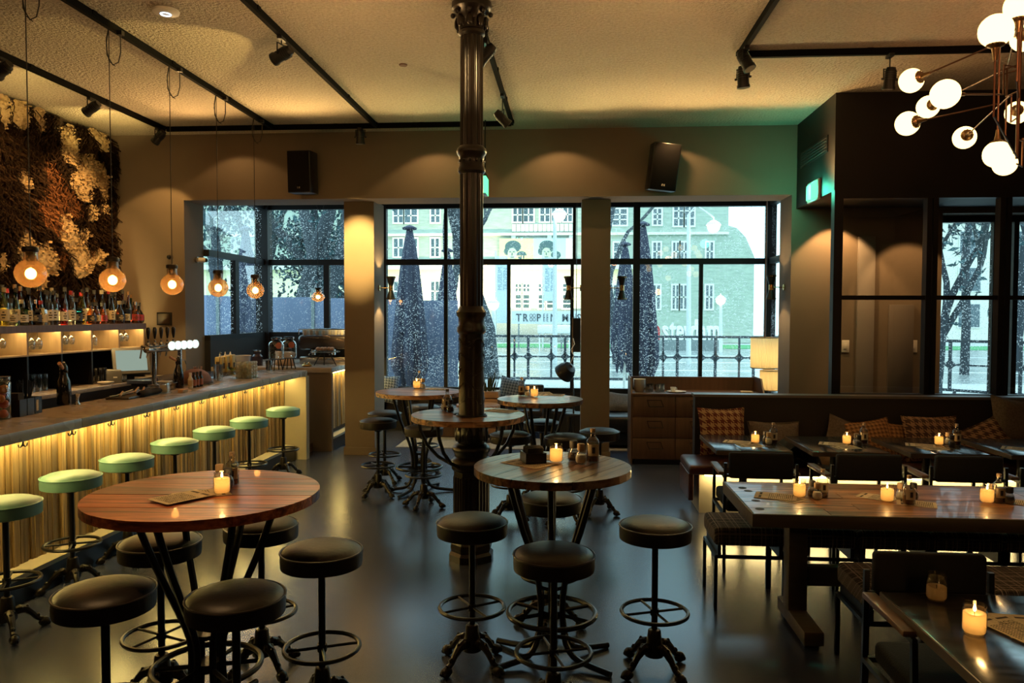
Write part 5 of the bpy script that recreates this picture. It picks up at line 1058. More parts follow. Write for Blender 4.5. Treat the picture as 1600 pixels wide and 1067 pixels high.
def bottle(shape, gl_, lb, cap, mark):
    key = (shape, gl_, lb, cap, mark)
    if key in BK: return copy_tree(BK[key])
    t = thing('liquor_bottle', 'x', 'bottle', group='bottles on the back bar'); pr = SH[shape]; h = pr[-1][1]; R = max(r for r, z in pr)
    n = 16 if shape != 'square' else 4
    if n == 4: b = MB().sheet([(r * 1.25 if z < .17 else r, z) for r, z in pr], 8)
    else: b = MB().sheet(pr, 16)
    obj('glass_body', b, GLS[gl_], t); z0, z1 = h * .14, h * .46; rl = [r for r, z in pr if z <= h * .5][-1] + .0012; rl = max(rl, R * .985) + .001
    if n == 4: rl *= 1.22
    obj('label', MB().sheet([(rl, z0), (rl, z1)], 16), LBL[lb], t)
    a = -1.2
    mk = MB()
    for k in range(3):
        zz = z0 + (z1 - z0) * (.22 + .24 * k); ww = (.55, .9, .4)[k]
        mk.grid(lambda u, v: ((rl + .0006) * math.cos((u - .5) * ww + .0), (rl + .0006) * math.sin((u - .5) * ww), zz + v * (z1 - z0) * .11), 5, 1)
    obj('label_print', mk, LBL[mark], t, smooth=False); obj('cap', MB().cyl((0, 0, h - .018), (0, 0, h + .022), pr[-1][0] + .002, n=10), CAPS[cap], t)
    BK[key] = t; return t
rr = random.Random(77)
ordw = ['first', 'second', 'third', 'fourth', 'fifth', 'sixth', 'seventh', 'eighth', 'ninth', 'tenth', 'eleventh', 'twelfth', 'thirteenth', 'fourteenth', 'fifteenth', 'sixteenth', 'seventeenth', 'eighteenth', 'nineteenth', 'twentieth']
def num(i): return ordw[i] if i < 20 else ('%dth' % (i + 1) if (i + 1) % 10 not in (1, 2, 3) else '%d%s' % (i + 1, {1: 'st', 2: 'nd', 3: 'rd'}[(i + 1) % 10]))
front = [(8, 'tall', 'yellow', 'cream'), (18, 'round', 'clear', 'cream'), (28, 'slim', 'green', 'cream'), (37, 'square', 'green', 'white'), (46, 'slim', 'dark', 'cream'), (57, 'square', 'dark', 'black'), (66, 'square', 'clear', 'cream'), (76, 'tall', 'clear', 'white'), (87, 'tall', 'dark', 'white'), (99, 'tall', 'red', 'white'), (110, 'tall', 'clear', 'white'), (120, 'square', 'dark', 'black'), (131, 'slim', 'yellow', 'cream'), (141, 'round', 'amber', 'black'), (150, 'flask', 'brown', 'cream'), (163, 'flask', 'amber', 'red'), (174, 'slim', 'dark', 'cream'), (185, 'flask', 'brown', 'black'), (194, 'square', 'dark', 'cream'), (202, 'slim', 'brown', 'black'), (209, 'flask', 'amber', 'red'), (216, 'round', 'dark', 'red')]
back = [(3, 'slim', 'clear', 'white'), (14, 'tall', 'green', 'cream'), (25, 'slim', 'dark', 'white'), (34, 'tall', 'red', 'red'), (44, 'tall', 'dark', 'cream'), (63, 'slim', 'brown', 'cream'), (72, 'tall', 'dark', 'black'), (82, 'slim', 'clear', 'cream'), (92, 'tall', 'red', 'cream'), (102, 'slim', 'dark', 'black'), (116, 'tall', 'brown', 'black'), (127, 'tall', 'yellow', 'white'), (135, 'slim', 'brown', 'cream'), (146, 'tall', 'amber', 'cream'), (157, 'tall', 'dark', 'black'), (168, 'slim', 'dark', 'cream'), (180, 'tall', 'yellow', 'cream'), (190, 'slim', 'brown', 'cream'), (199, 'tall', 'dark', 'black'), (206, 'slim', 'green', 'cream')]
for row, lst, X in (('front', front, XF2 - .09), ('back', back, XF2 - .30)):
    for i, (px, sh, g, l) in enumerate(lst):
        p = P(px, 506, X=X); o = bottle(sh, g, l, rr.choice((0, 1, 2, 1, 3, 5, 0, 4)), 'black' if l != 'black' else 'cream'); o.location = (X + rr.uniform(-.02, .02), p.y, 1.7455); o.rotation_euler = (0, 0, rr.uniform(-.5, .1) - .7); s = rr.uniform(.96, 1.14) * (1.06 if row == 'back' else 1); o.scale = (s, s, s)
        o['label'] = '%s %s bottle, %s from the left in the %s row on the back bar' % (g if g != 'clear' else 'clear glass', {'tall': 'tall', 'square': 'square', 'round': 'round', 'slim': 'slim', 'flask': 'stout flask'}[sh], num(i), row)
# glowing uplights between the bottles
for px in (4, 90, 132, 184):
    p = P(px, 490, X=XF2 - .22); point((XF2 - .2, p.y + .04, 1.80), 11, (1, .74, .28), .03)

# hanging stemware and shelf glasses
def wine(label):
    t = thing('wine_glass', label, 'glass', group='stem glasses hanging in the lit niches'); obj('bowl', MB().sheet([(.036, -.20), (.047, -.16), (.045, -.12), (.018, -.082), (.004, -.072)], 16), M_CRYSTAL, t); obj('stem', MB().cyl((0, 0, -.074), (0, 0, -.004), .0035, n=6).lathe([(.034, -.004), (.034, -.001), (0, .0)], 16), M_CRYSTAL, t); return t
wine_ = Maker(wine); k = 0
for i, (a, c) in enumerate(zip(ys, ys[1:])):
    if a < 6.1: continue
    nn = [3, 3, 3, 3, 2, 3][min(i - 3, 5)]
    for j in range(nn):
        for r in range(2):
            o = wine_((XF2 - .10 - r * .12, a + .07 + j * .105, 1.700), 0, 'hanging stem glass, %s from the left in the %s lit niche, %s row' % (ordw[j], ordw[i - 3], 'front' if r == 0 else 'rear'), scale=(1, 1, 1.0 if i % 2 else .85))
    for j in range(3): y_ = a + .09 + j * .14; o = obj('glass_rail', MB().cyl((XF2 - .30, y_, 1.702), (XF2 - .02, y_, 1.702), .004, n=6), M_STEEL, bb)
def hiball(label):
    t = thing('highball_glass', label, 'glass', group='highball glasses under the niches'); obj('body', MB().sheet([(0, .008), (.028, .008), (.030, 0), (.034, .004), (.036, .135), (.034, .135), (.029, .012), (0, .012)], 14), M_TUMBLER, t); return t
hib = Maker(hiball)
obj('glass_shelf', MB().box(XL + .03, XF2 - .1, 4.7, YE, 1.235, 1.245), M_BLACK, bb, smooth=False) if False else None
for i, (a, c) in enumerate(zip(ys, ys[1:])):
    if a < 6.6 or i == 6: continue
    for j in range(4):
        for r in range(2): hib((XF2 - .10 - r * .12, a + .07 + j * .095, 1.0715), 0, 'dim highball glass, %s from left, %s row, %s bay of lower shelf' % (ordw[j], 'front' if r == 0 else 'rear', ordw[i - 4]), scale=1.25 if i % 2 else 1.1)

# ------------------------------------------------------------------ things on the bar
ZB_ = 1.1405
def at(px, py, z=ZB_): return P(px, py, z=z)
q = at(4, 655); t = thing('fruit_jar', 'tall glass jar of tomatoes and limes at the left end of the bar', 'jar', (q.x - .03, q.y, ZB_)); obj('jar', MB().sheet([(0, .002), (.072, .002), (.078, .01), (.078, .25), (.072, .258), (.078, .27)], 24), M_CLEAR, t); rr = random.Random(6)
obj('lid', MB().lathe([(0, .272), (.078, .272), (.078, .292), (.0, .296)], 24), M_TUMBLER, t)
for k in range(9): a = k * 2.4; obj('fruit', MB().ball((.036 * math.cos(a), .036 * math.sin(a), .038 + k * .021), .031, 12, 8), [mat('tomato', (.50, .08, .03), .3), mat('lime', (.12, .22, .03), .4), mat('orange', (.60, .20, .04), .45)][k % 3], t)
q = at(45, 648); t = thing('bar_caddy', 'black bar caddy full of black straws near the fruit jar', 'caddy', (q.x - .06, q.y, ZB_), .1)
for k in range(3): obj('compartment', MB().box(-.075, .075, -.135 + k * .09, -.05 + k * .09, 0, .004).box(-.075, -.071, -.135 + k * .09, -.05 + k * .09, 0, .12).box(.071, .075, -.135 + k * .09, -.05 + k * .09, 0, .12).box(-.075, .075, -.135 + k * .09, -.131 + k * .09, 0, .12).box(-.075, .075, -.054 + k * .09, -.05 + k * .09, 0, .12), M_BLACK, t, smooth=False)
obj('napkin_stack', MB().box(-.06, .06, -.125, -.06, .004, .165), mat('black_paper', (.018, .017, .017), .9), t, smooth=False); obj('card', MB().box(.0755, .077, .06, .085, .02, .1), M_PAPER, t, smooth=False)
for k in range(34): a, r = rr.uniform(0, 2 * PI), rr.uniform(.02, .07); obj('straw', MB().cyl((.02 * math.cos(a), .045 + .02 * math.sin(a), .006), (r * math.cos(a), .045 + r * math.sin(a), rr.uniform(.20, .25)), .0032, n=5), M_BLACK, t)
M_SIPH = mat('siphon_black', (.010, .010, .011), .12, coat=.5)
def siphon(label, x, y, hose, s=1.0, rz=0):
    t = thing('soda_siphon', label, 'bottle', (x, y, ZB_), rz); t.scale = (s, s, s)
    obj('body', MB().lathe([(.048, 0), (.052, .01), (.052, .13), (.044, .19), (.030, .225), (.026, .25)], 24), M_SIPH, t); obj('head', MB().lathe([(.028, .25), (.031, .26), (.030, .30), (.018, .325), (0, .33)], 16), M_SIPH, t); obj('spout', MB().tube([(0, .015, .30), (0, .07, .29), (0, .085, .25)], .006, 6), M_STEEL, t)
    obj('charger', MB().cyl((0, -.02, .29), (0, -.095, .335), .013, .015, 10), hose, t); obj('top_button', MB().ball((0, 0, .335), .014, 8, 6, (1, 1, .7)), M_CHROME, t); return t
M_TAN = mat('tan_handle', (.55, .33, .22), .5)
q = at(106, 632); siphon('black soda siphon with tan handle on the bar near left', q.x - .03, q.y, M_TAN, 1.0, .3); q = at(287, 606); siphon('black soda siphon beside the wooden dome on the bar', q.x - .05, q.y, M_TAN, .92, -.6)
q = at(132, 632); t = thing('jigger', 'steel double cone jigger on the bar', 'jigger', (q.x - .06, q.y, ZB_)); obj('cups', MB().sheet([(.022, 0), (.009, .035), (.022, .085)], 16), M_CHROME, t); obj('waist', MB().lathe([(.010, .033), (.013, .036), (.010, .040)], 12), M_CHROME, t)
q = at(180, 618); t = thing('tool_tray', 'tray of bar tools and wooden muddlers behind the counter edge', 'tray', (-3.86, q.y + .1, ZB_), .1); obj('tray', MB().bev(-.10, .10, -.42, .42, 0, .02, .008), mat('tray_dark', (.06, .05, .04), .3), t)
for k in range(11):
    a = rr.uniform(-.5, .5); y_ = -.36 + k * .07; m_ = [M_STEEL, M_CORK, M_STEEL, M_TAN][k % 4]; l = rr.uniform(.07, .11); obj('tool', MB().cyl((-.03 + l * math.sin(a), y_ - l * math.cos(a), .028), (-.02 - l * math.sin(a), y_ + l * math.cos(a), .032 + .012 * (k % 3)), .006 + .004 * (k % 2), n=8), m_, t)
q = at(195, 600); t = thing('muddler_cup', 'tilted wooden cup of sticks behind the bar tools', 'cup', (-3.93, q.y + .25, ZB_)); obj('cup', MB().sheet([(0, .003), (.03, .003), (.04, .09)], 16), M_CRATE, t).rotation_euler = (0, 0, 0)
for k in range(5): a = k * 1.3; obj('stick', MB().cyl((.01 * math.cos(a), .01 * math.sin(a), .006), (.045 * math.cos(a), .045 * math.sin(a), .17), .004, n=6), M_TAN, t)
q = at(233, 612); t = thing('garnish_box', 'clear garnish boxes with metal lids on the bar', 'box', (-3.84, q.y + .1, ZB_), 0)
for k in range(3): obj('tub', MB().box(-.05, .05, -.16 + k * .11, -.06 + k * .11, 0, .06), M_TUMBLER, t, smooth=False)
obj('lid', MB().bev(-.055, .055, -.165, .175, .061, .068, .002), M_STEEL, t)
q = at(242, 618); t = thing('bar_towel', 'rolled dark bar towel on the counter edge', 'towel', (q.x - .05, q.y + .0, ZB_ + .001), 0)
b = MB()
def tw(u, v): a = v * 2 * PI; r = .028 * (1 - .5 * abs(2 * u - 1) ** 6) * (1 + .08 * math.sin(9 * u)); return (r * 1.25 * math.cos(a) + .008 * math.sin(8 * u), (u - .5) * .34, .03 + r * math.sin(a))
obj('roll', b.grid(tw, 24, 14), mat('towel_black', (.014, .012, .012), .95, bump=(150, .4)), t)
M_BIT = mat('bitters_glass', (.03, .012, .006), .12); M_BITL = mat('bitters_label', (.42, .14, .08), .6)
for k, (px, py, s) in enumerate([(236, 606, 'white capped small bottle of bitters, first of four on the bar'), (245, 605, 'dark bitters bottle, second of four on the bar'), (252, 604, 'dark bitters bottle, third of four on the bar'), (258, 603, 'dark bitters bottle, fourth of four on the bar')]):
    q = at(px, py); t = thing('bitters_bottle', s, 'bottle', (-3.70, q.y, ZB_), 0, 'bitters bottles on the bar'); obj('body', MB().lathe([(0, 0), (.022, 0), (.024, .005), (.024, .09), (.012, .115), (.010, .135)], 14), M_BIT if k else M_WHITE, t); obj('label', MB().sheet([(.0246, .02), (.0246, .08)], 14), M_BITL if k else M_PAPER, t); obj('cap', MB().cyl((0, 0, .130), (0, 0, .152), .013, n=10), M_INK if k else M_WHITE, t)
q = at(267, 614); t = thing('salt_jar', 'square glass salt jar with a flat pale lid on the bar', 'jar', (q.x - .06, q.y, ZB_), .2); obj('jar', MB().bev(-.04, .04, -.04, .04, 0, .10, .008), M_CLEAR, t); obj('salt', MB().bev(-.034, .034, -.034, .034, .004, .075, .006), M_SALT, t); obj('lid', MB().bev(-.055, .055, -.055, .055, .101, .109, .003), M_WHITE, t)
q = at(289, 613); o = obj('sponge', MB().bev(-.025, .025, -.05, .05, 0, .028, .006), mat('sponge_tan', (.55, .38, .22), .9, bump=(90, .6))); tag(o, 'small tan block beside the salt jar on the bar', 'sponge'); o.location = (q.x - .02, q.y, ZB_)
q = at(320, 600); t = thing('bread_dome', 'brown woven wooden dome cover on a glass plate on the bar', 'dome', (q.x - .10, q.y, ZB_)); b = MB()
b.sheet([(.155, .015), (.158, .03), (.15, .07), (.125, .11), (.085, .14), (.04, .155), (.012, .158), (.018, .17), (0, .178)], 30); obj('dome', b, mat('woven_dome', (.16, .070, .045), .55, noise=(3, (.24, .11, .07), .3, .7), stretch=(6, 6, 60), bump=(60, .5)), t)
for k in range(6): z = .03 + k * .02; r = .158 - .0009 * (k * 4.6) ** 1.55; obj('woven_ring', MB().tube([(r * math.cos(a), r * math.sin(a), z) for a in [2 * PI * i / 32 for i in range(32)]], .004, 5, True), mat('woven_ring', (.12, .05, .03), .6), t)
obj('plate', MB().lathe([(0, .004), (.12, 0), (.175, .008), (.177, .014), (.12, .010), (0, .010)], 32), M_TUMBLER, t)
# mixing glass and shaker
q = at(268, 598); t = thing('shaker_tin', 'steel shaker tin with mixing spoon behind the bitters', 'shaker', (-3.86, q.y + .35, ZB_)); obj('tin', MB().sheet([(0, .002), (.036, .002), (.045, .17)], 20), M_CHROME, t); obj('spoon', MB().cyl((.01, 0, .01), (.03, .02, .30), .003, n=6).ball((.031, .021, .30), .01, 8, 6), M_STEEL, t)
q = at(275, 600); t = thing('mixing_glass', 'clear mixing glass beside the shaker tin', 'glass', (-3.80, q.y + .40, ZB_)); obj('body', MB().sheet([(0, .004), (.036, .004), (.046, .18)], 18), M_TUMBLER, t)
# glass stacks and stands
q = at(372, 585); t = thing('sundae_dish', 'yellowish footed glass dish on the bar', 'dish', (q.x - .07, q.y, ZB_)); obj('foot', MB().lathe([(.04, 0), (.035, .006), (.010, .02), (.010, .04), (.018, .05)], 20), GLS['yellow'], t); obj('bowl', MB().sheet([(.018, .05), (.045, .06), (.065, .085), (.062, .085), (.04, .064), (0, .056)], 20), GLS['yellow'], t)
M_STK = glass('stack_glass', (.90, .85, .66), .9, .1, base=.25, haze=.35, hcol=(.95, .88, .62))
q0 = at(404, 588); k = 0; stm = MB().sheet([(0, .002), (.026, .002), (.031, .012), (.031, .026), (.026, .036), (.022, .036)], 12).data('body', M_STK)
for i in range(3):
    for j in range(3):
        for l in range(5 if i + j < 3 else 4):
            o = bpy.data.objects.new('espresso_glass', stm); C.objects.link(o); o.location = (-3.60 - i * .066, 8.36 + j * .066, ZB_ + .002 + l * .038); tag(o, 'small ribbed glass in the cube stack, column %s from left, %s file, layer %s up' % (ordw[i], ordw[j], ordw[l]), 'glass', 'espresso glasses stacked on the bar')
o = obj('glass_tray', MB().bev(-.12, .12, -.12, .12, 0, .003, .001), M_TUMBLER); tag(o, 'thin glass tray under the cube stack of small glasses', 'tray'); o.location = (-3.666, 8.43, ZB_ - .0005)
dg = Maker(lambda label: (lambda t: (obj('body', MB().sheet([(0, .006), (.027, .006), (.029, 0), (.034, .11), (.032, .11), (.027, .010), (0, .010)], 14), M_TUMBLER, t), t)[1])(thing('beer_glass', label, 'glass', group='upturned beer glasses beside the taps')))
for k in range(14):
    px = 296 + (k % 7) * 8 + (4 if k > 6 else 0); q = P(px, 588 - (k // 7) * 5, z=ZB_); dg((-3.93 + .05 * (k // 7) - .0, q.y + .55 - .0, ZB_ + .12 * 0), 0, 'beer glass %s in the %s row beside the tap font' % (ordw[k % 7], 'rear' if k > 6 else 'front'), scale=1.15)
# drink dispensers
def dispenser(label, px, py, X):
    p = P(px, py, X=X); t = thing('drink_dispenser', label, 'dispenser', (X, p.y, ZB_)); 
    obj('stand', MB().tube([(.085, .0, 0), (.05, 0, .14)], .008, 6).tube([(-.085, 0, 0), (-.05, 0, .14)], .008, 6).tube([(0, .085, 0), (0, .05, .14)], .008, 6).tube([(0, -.085, 0), (0, -.05, .14)], .008, 6).lathe([(.10, .138), (.10, .146)], 20), M_BLACK, t)
    obj('jar', MB().sheet([(0, .15), (.09, .15), (.10, .165), (.10, .32), (.085, .36), (.062, .375), (.062, .40)], 24), M_CLEAR, t); obj('lid', MB().lathe([(.066, .40), (.068, .405), (.068, .425), (0, .43)], 20), M_TUMBLER, t); obj('label_disc', MB().lathe([(0, 0), (.04, .0), (.042, .004), (0, .005)], 18, M=Matrix.Translation((.06, -.08, .32)) @ Matrix.Rotation(.9, 4, 'Z') @ Matrix.Rotation(PI / 2, 4, 'X')), mat('label_rust', (.42, .12, .07), .5), t); obj('tap', MB().cyl((.06, -.08, .175), (.09, -.12, .175), .010, n=8), M_CHROME, t)
dispenser('clear drink dispenser jar with rust label on the bar, left of two', 432, 575, -3.80); dispenser('clear drink dispenser jar with rust label on the bar, right of two', 452, 574, -3.72)
# carton boxes, tub and tray on the rear prep counter
ZP = 1.12
pc = thing('prep_counter', 'dark prep counter behind the bar by the left window', 'counter'); obj('top', MB().bev(-4.95, -4.15, 8.2, 9.62, 1.08, 1.12, .004), mat('blue_black_top', (.03, .035, .06), .2), pc); obj('body', MB().box(-4.93, -4.2, 8.25, 9.6, .12, 1.08), M_BLACK, pc, smooth=False)
def onp(px, py): return P(px, py, z=ZP)
M_YEL = mat('carton_yellow', (.55, .42, .16), .6)
for k, px in enumerate((344, 352, 360)):
    q = P(px, 565, X=-4.45 + .03 * k); t = thing('bottle_carton', ['yellow printed carton behind the bar, left of three', 'yellow printed carton behind the bar, middle of three', 'yellow printed bottle with pointed nozzle behind the bar, right of three'][k], 'carton', (-4.45 + .03 * k, q.y, ZP)); obj('body', MB().bev(-.05, .05, -.05, .05, 0, .20 + .01 * k, .012), M_YEL, t); obj('print_block', MB().box(.0505, .0515, -.03, .02, .05, .12).box(-.03, .02, -.0515, -.0505, .04, .14), M_PRINT, t, smooth=False); obj('nozzle', MB().cyl((0, 0, .20 + .01 * k), (0, 0, .26), .016, .004, 10), M_WHITE, t)
q = P(380, 566, X=-4.35); t = thing('plastic_tub', 'white translucent tapered plastic tub behind the bar', 'tub', (-4.35, q.y, ZP)); obj('tub', MB().sheet([(0, .002), (.075, .002), (.098, .185), (.104, .187), (.104, .195), (.096, .195), (.074, .006)], 24), translucent('tub_plastic', (.62, .60, .62), .3), t); obj('rim', MB().tube([(.101 * math.cos(a), .101 * math.sin(a), .192) for a in [2 * PI * i / 28 for i in range(28)]], .004, 6, True), M_WHITE, t)
q = P(402, 562, X=-4.4); t = thing('ice_bucket', 'dark lidded pot behind the drink dispensers', 'pot', (-4.4, q.y, ZP)); obj('pot', MB().lathe([(0, 0), (.07, 0), (.075, .01), (.075, .15), (.05, .18), (.05, .21), (0, .22)], 20), mat('pot_purple', (.035, .025, .04), .25), t); obj('lid', MB().lathe([(.05, .21), (.06, .215), (.06, .235), (0, .24)], 18), M_STEEL, t)
cupm = Maker(lambda label: (lambda t: (obj('body', MB().sheet([(0, .0), (.024, .0), (.028, .006), (.038, .07), (.036, .07), (.026, .008)], 14), M_WHITE, t), t)[1])(thing('coffee_cup', label, 'cup', group='cups stacked on the coffee machine')))
# coffee machine
t = thing('espresso_machine', 'dark espresso machine with white cups on top in the bay', 'coffee machine', (-3.62, 11.2, 1.1405)); obj('body', MB().bev(-.38, .40, -.25, .25, .20, .42, .06, 3), mat('machine_black', (.025, .02, .022), .25, coat=.3), t); obj('drip_tray', MB().bev(-.34, .36, -.28, .24, 0, .10, .02), M_STEEL, t); obj('back', MB().box(-.34, .36, .0, .24, .10, .21), M_BLACK, t, smooth=False)
obj('cup_rail', MB().tube([(-.36, -.23, .50), (.38, -.23, .50), (.38, .23, .50), (-.36, .23, .50)], .006, 6, True), M_CHROME, t)
for sx in (-.36, .38):
    for sy in (-.23, .23): obj('rail_post', MB().cyl((sx, sy, .42), (sx, sy, .50), .005, n=6), M_CHROME, t)
for k in range(2): obj('group_head', MB().cyl((-.15 + .3 * k, -.22, .13), (-.15 + .3 * k, -.22, .21), .04, n=14).cyl((-.15 + .3 * k, -.24, .15), (-.15 + .3 * k, -.40, .14), .012, n=8), M_CHROME, t)
for k in range(14): cupm((-3.93 + .094 * (k % 7), 11.08 + .13 * (k // 7), 1.1405 + .4205), 0, 'white cup %s from left in the %s row on top of the coffee machine' % (ordw[k % 7], 'front' if k < 7 else 'rear'))
t = thing('coffee_grinder', 'dark coffee grinder left of the espresso machine', 'grinder', (-4.22, 11.05, 1.1405)); obj('body', MB().bev(-.08, .08, -.1, .1, 0, .22, .02), M_BLACK, t); obj('hopper', MB().sheet([(.05, .22), (.085, .30), (.085, .36), (.0, .37)], 18), GLS['brown'], t); obj('collar', MB().cyl((0, 0, .2), (0, 0, .24), .055, n=16), M_BRASS, t)
t = thing('cake_stand', 'glass tray rack with wrapped pastries on the coffee counter', 'rack', (-3.45, 10.55, 1.1405)); obj('leg', MB().tube([(-.16, 0, 0), (-.06, 0, .19)], .007, 6).tube([(.16, 0, 0), (.06, 0, .19)], .007, 6).tube([(-.05, .1, 0), (-.02, .02, .19)], .007, 6), M_BLACK, t); obj('tray', MB().lathe([(0, .19), (.2, .19), (.21, .205), (.2, .2), (0, .197)], 28), M_TUMBLER, t)
for k in range(5): obj('pastry', MB().ball((-.1 + .05 * k, .02 * (k % 2), .235), .035, 10, 7, (1, 1.2, .8)), mat('pastry', (.45, .28, .16), .7), t)
o = obj('paper_bag', cushion(.28, .22, .18, 12), mat('bag_paper', (.50, .36, .25), .8, noise=(6, (.62, .47, .34), .3, .7))); tag(o, 'crumpled paper wrapped loaf beside the espresso machine', 'bag'); o.location = (-4.0, 10.45, 1.141); o.rotation_euler = (-.5, .1, .4)
o = obj('brass_ornament', MB().ball((0, 0, .02), .05, 12, 8, (1.5, 1, .5)).ball((.03, 0, .045), .022, 10, 7).ball((-.03, 0, .042), .02, 10, 7), M_GOLD); tag(o, 'small brass ornament on the coffee counter edge', 'ornament'); o.location = (-3.62, 10.28, 1.1405)
# till, printer, bowl on the back counter
ZBC = 1.0705
p = P(212, 555, X=-5.10); t = thing('till_screen', 'tilted touch screen till glowing pale on the back counter', 'screen', (-5.16, p.y, ZBC)); t.rotation_euler = (0, 0, .72); Mx = Matrix.Translation((0, -.02, .24)) @ Matrix.Rotation(-.35, 4, 'X')
obj('bezel', MB().bev(-.20, .20, -.025, .025, -.16, .16, .012, M=Mx), mat('till_grey', (.16, .16, .15), .4), t); obj('display', MB().box(-.165, .165, -.0275, -.0255, -.125, .125, M=Mx), emit('till_display', (.55, .70, .58), .5), t, smooth=False); obj('stand', MB().bev(-.1, .1, -.06, .14, 0, .025, .008).box(-.04, .04, .02, .05, .02, .22), M_BLACK, t)
p = P(183, 580, X=-5.22); t = thing('receipt_printer', 'grey receipt printer left of the till screen', 'printer', (-5.26, p.y, ZBC)); t.rotation_euler = (0, 0, .6); obj('body', MB().bev(-.08, .08, -.10, .10, 0, .14, .010), mat('printer_grey', (.10, .10, .095), .5), t); obj('top_plate', MB().bev(-.07, .07, -.09, .09, .1405, .150, .003), mat('printer_top', (.35, .34, .31), .5), t); obj('badge', MB().box(-.01, .03, -.1025, -.1005, .06, .075), M_WHITE, t, smooth=False)
p = P(165, 588, X=-5.2); t = thing('bowl', 'cream flat bowl on the back counter before the printer', 'bowl', (-5.2, p.y, ZBC)); obj('body', MB().sheet([(0, 0), (.05, 0), (.085, .03), (.083, .033), (.048, .005), (0, .005)], 24), M_WHITE, t); obj('foot', MB().lathe([(.05, -.0003), (.05, .004)], 20), M_WHITE, t)
# beer taps with glowing medallions
px0, px1 = P(236, 545, X=-4.15), P(305, 540, X=-4.15)
t = thing('beer_taps', 'chrome beer tap font with black handles and glowing round badges', 'beer tap', (-4.12, 7.35, 0)); zt = P(270, 540, X=-4.0).z
obj('manifold', MB().cyl((0, -.18, zt - .03), (0, .62, zt - .03), .034, n=16).ball((0, -.18, zt - .03), .034, 12, 8).ball((0, .62, zt - .03), .034, 12, 8), M_CHROME, t)
for y_ in (-.05, .45): obj('post', MB().cyl((0, y_, .12), (0, y_, zt - .03), .022, n=14).lathe([(.06, .12), (.05, .14), (.024, .16)], 18, (0, y_, 0)), M_CHROME, t)
for k in range(5):
    y_ = -.10 + k * .12
    obj('faucet', MB().cyl((0, y_, zt - .02), (-.10, y_, zt + .0), .013, n=8).cyl((-.09, y_, zt + .01), (-.115, y_, zt - .12), .008, n=8).lathe([(.02, 0), (.024, .015), (.010, .03), (.012, .05)], 12, (-.03, y_, zt + .005)), M_CHROME, t); obj('handle', MB().lathe([(.008, 0), (.012, .02), (.020, .07), (.020, .10), (.012, .115), (0, .118)], 14, (-.03, y_, zt + .07)), M_BLACK, t)
    q = Matrix.Translation((.12, y_ + .163, zt - .0)) @ Matrix.Rotation(-.42, 4, 'Z') @ Matrix.Rotation(PI / 2, 4, 'Y')
    obj('badge_rim', MB().sheet([(.0, -.02), (.046, -.014), (.050, .004), (.046, .008)], 24).mv(q), M_CHROME, t); obj('badge_arm', MB().cyl((0, y_ + .10, zt - .03), (.105, y_ + .163, zt - .0), .010, n=8), M_CHROME, t); obj('glowing_badge', MB().lathe([(0, .009), (.044, .007), (.044, -.005), (0, -.005)], 24, M=q), emit('badge_glow', (.80, .95, .86), 1.25), t)
obj('cable', MB().tube([(-.05, .1, zt - .06), (-.06, .12, zt - .18), (-.05, .05, zt - .28), (-.03, .1, zt - .40)], .004, 6), M_INK, t)

# ------------------------------------------------------------------ street outside
M_ASPH = mat('wet_asphalt', (.22, .25, .25), .25, noise=(.6, (.32, .35, .35), .3, .7), rnoise=(1.2, .12, .4))
M_LAWN = mat('lawn', (.06, .26, .10), .9, noise=(3, (.10, .38, .16), .3, .7)); M_PAVE = mat('pale_paving', (.46, .49, .48), .5, noise=(2, (.54, .57, .55), .3, .7))
struct('ground_terrace', MB().box(-30, 30, 12.35, 22, -.3, -.02), M_PAVE); struct('ground_street', MB().box(-70, 70, 22, 44, -.3, -.05), M_ASPH); struct('ground_lawn', MB().box(-70, 70, 44, 49.2, -.3, -.02), M_LAWN); struct('ground_forecourt', MB().box(-70, 70, 49.2, 75, -.3, -.03), M_PAVE)
for k, y_ in enumerate((26.5, 31, 36)): struct('road_marking', MB().box(-40, 40, y_, y_ + .35, -.05, -.043), mat('road_white', (.6, .64, .62), .6))
# museum
MY = 52.0
mu = thing('museum', 'grey-green brick museum with white framed windows and cream ground floor across the street', 'building')
M_BRICK = mat('museum_brick', (.30, .36, .30), .9, noise=(1.5, (.46, .53, .44), .3, .7), stretch=(1, 1, 5)); M_STONE = mat('museum_stone', (.74, .74, .64), .85); M_CREAM = mat('museum_cream', (.88, .80, .52), .85); M_WFR = mat('museum_window_white', (.72, .74, .68), .6); M_WGL = mat('museum_pane', (.05, .09, .11), .12, spec=.8); M_DST = mat('museum_plinth', (.20, .24, .24), .9)
xm = lambda px, y_=MY: P(px, 450, Y=y_).x
zm = lambda py, y_=MY: P(850, py, Y=y_).z
obj('upper_wall', MB().box(-30, xm(1137), MY, MY + 12, zm(418), 17), M_BRICK, mu, smooth=False); obj('ground_wall', MB().box(-30, xm(1000), MY, MY + 12, zm(482), zm(418)), M_CREAM, mu, smooth=False); obj('right_ground_wall', MB().box(xm(1000), xm(1137), MY, MY + 12, 0, zm(418)), M_BRICK, mu, smooth=False); obj('plinth', MB().box(-30, xm(1000), MY - .06, MY + 12, -.05, zm(482)), M_DST, mu, smooth=False)
obj('cornice', MB().box(-30, xm(1000), MY - .5, MY + .01, zm(421), zm(413)), M_STONE, mu, smooth=False); obj('string_course', MB().box(-30, xm(1137), MY - .2, MY + .01, zm(368), zm(364)), M_STONE, mu, smooth=False)
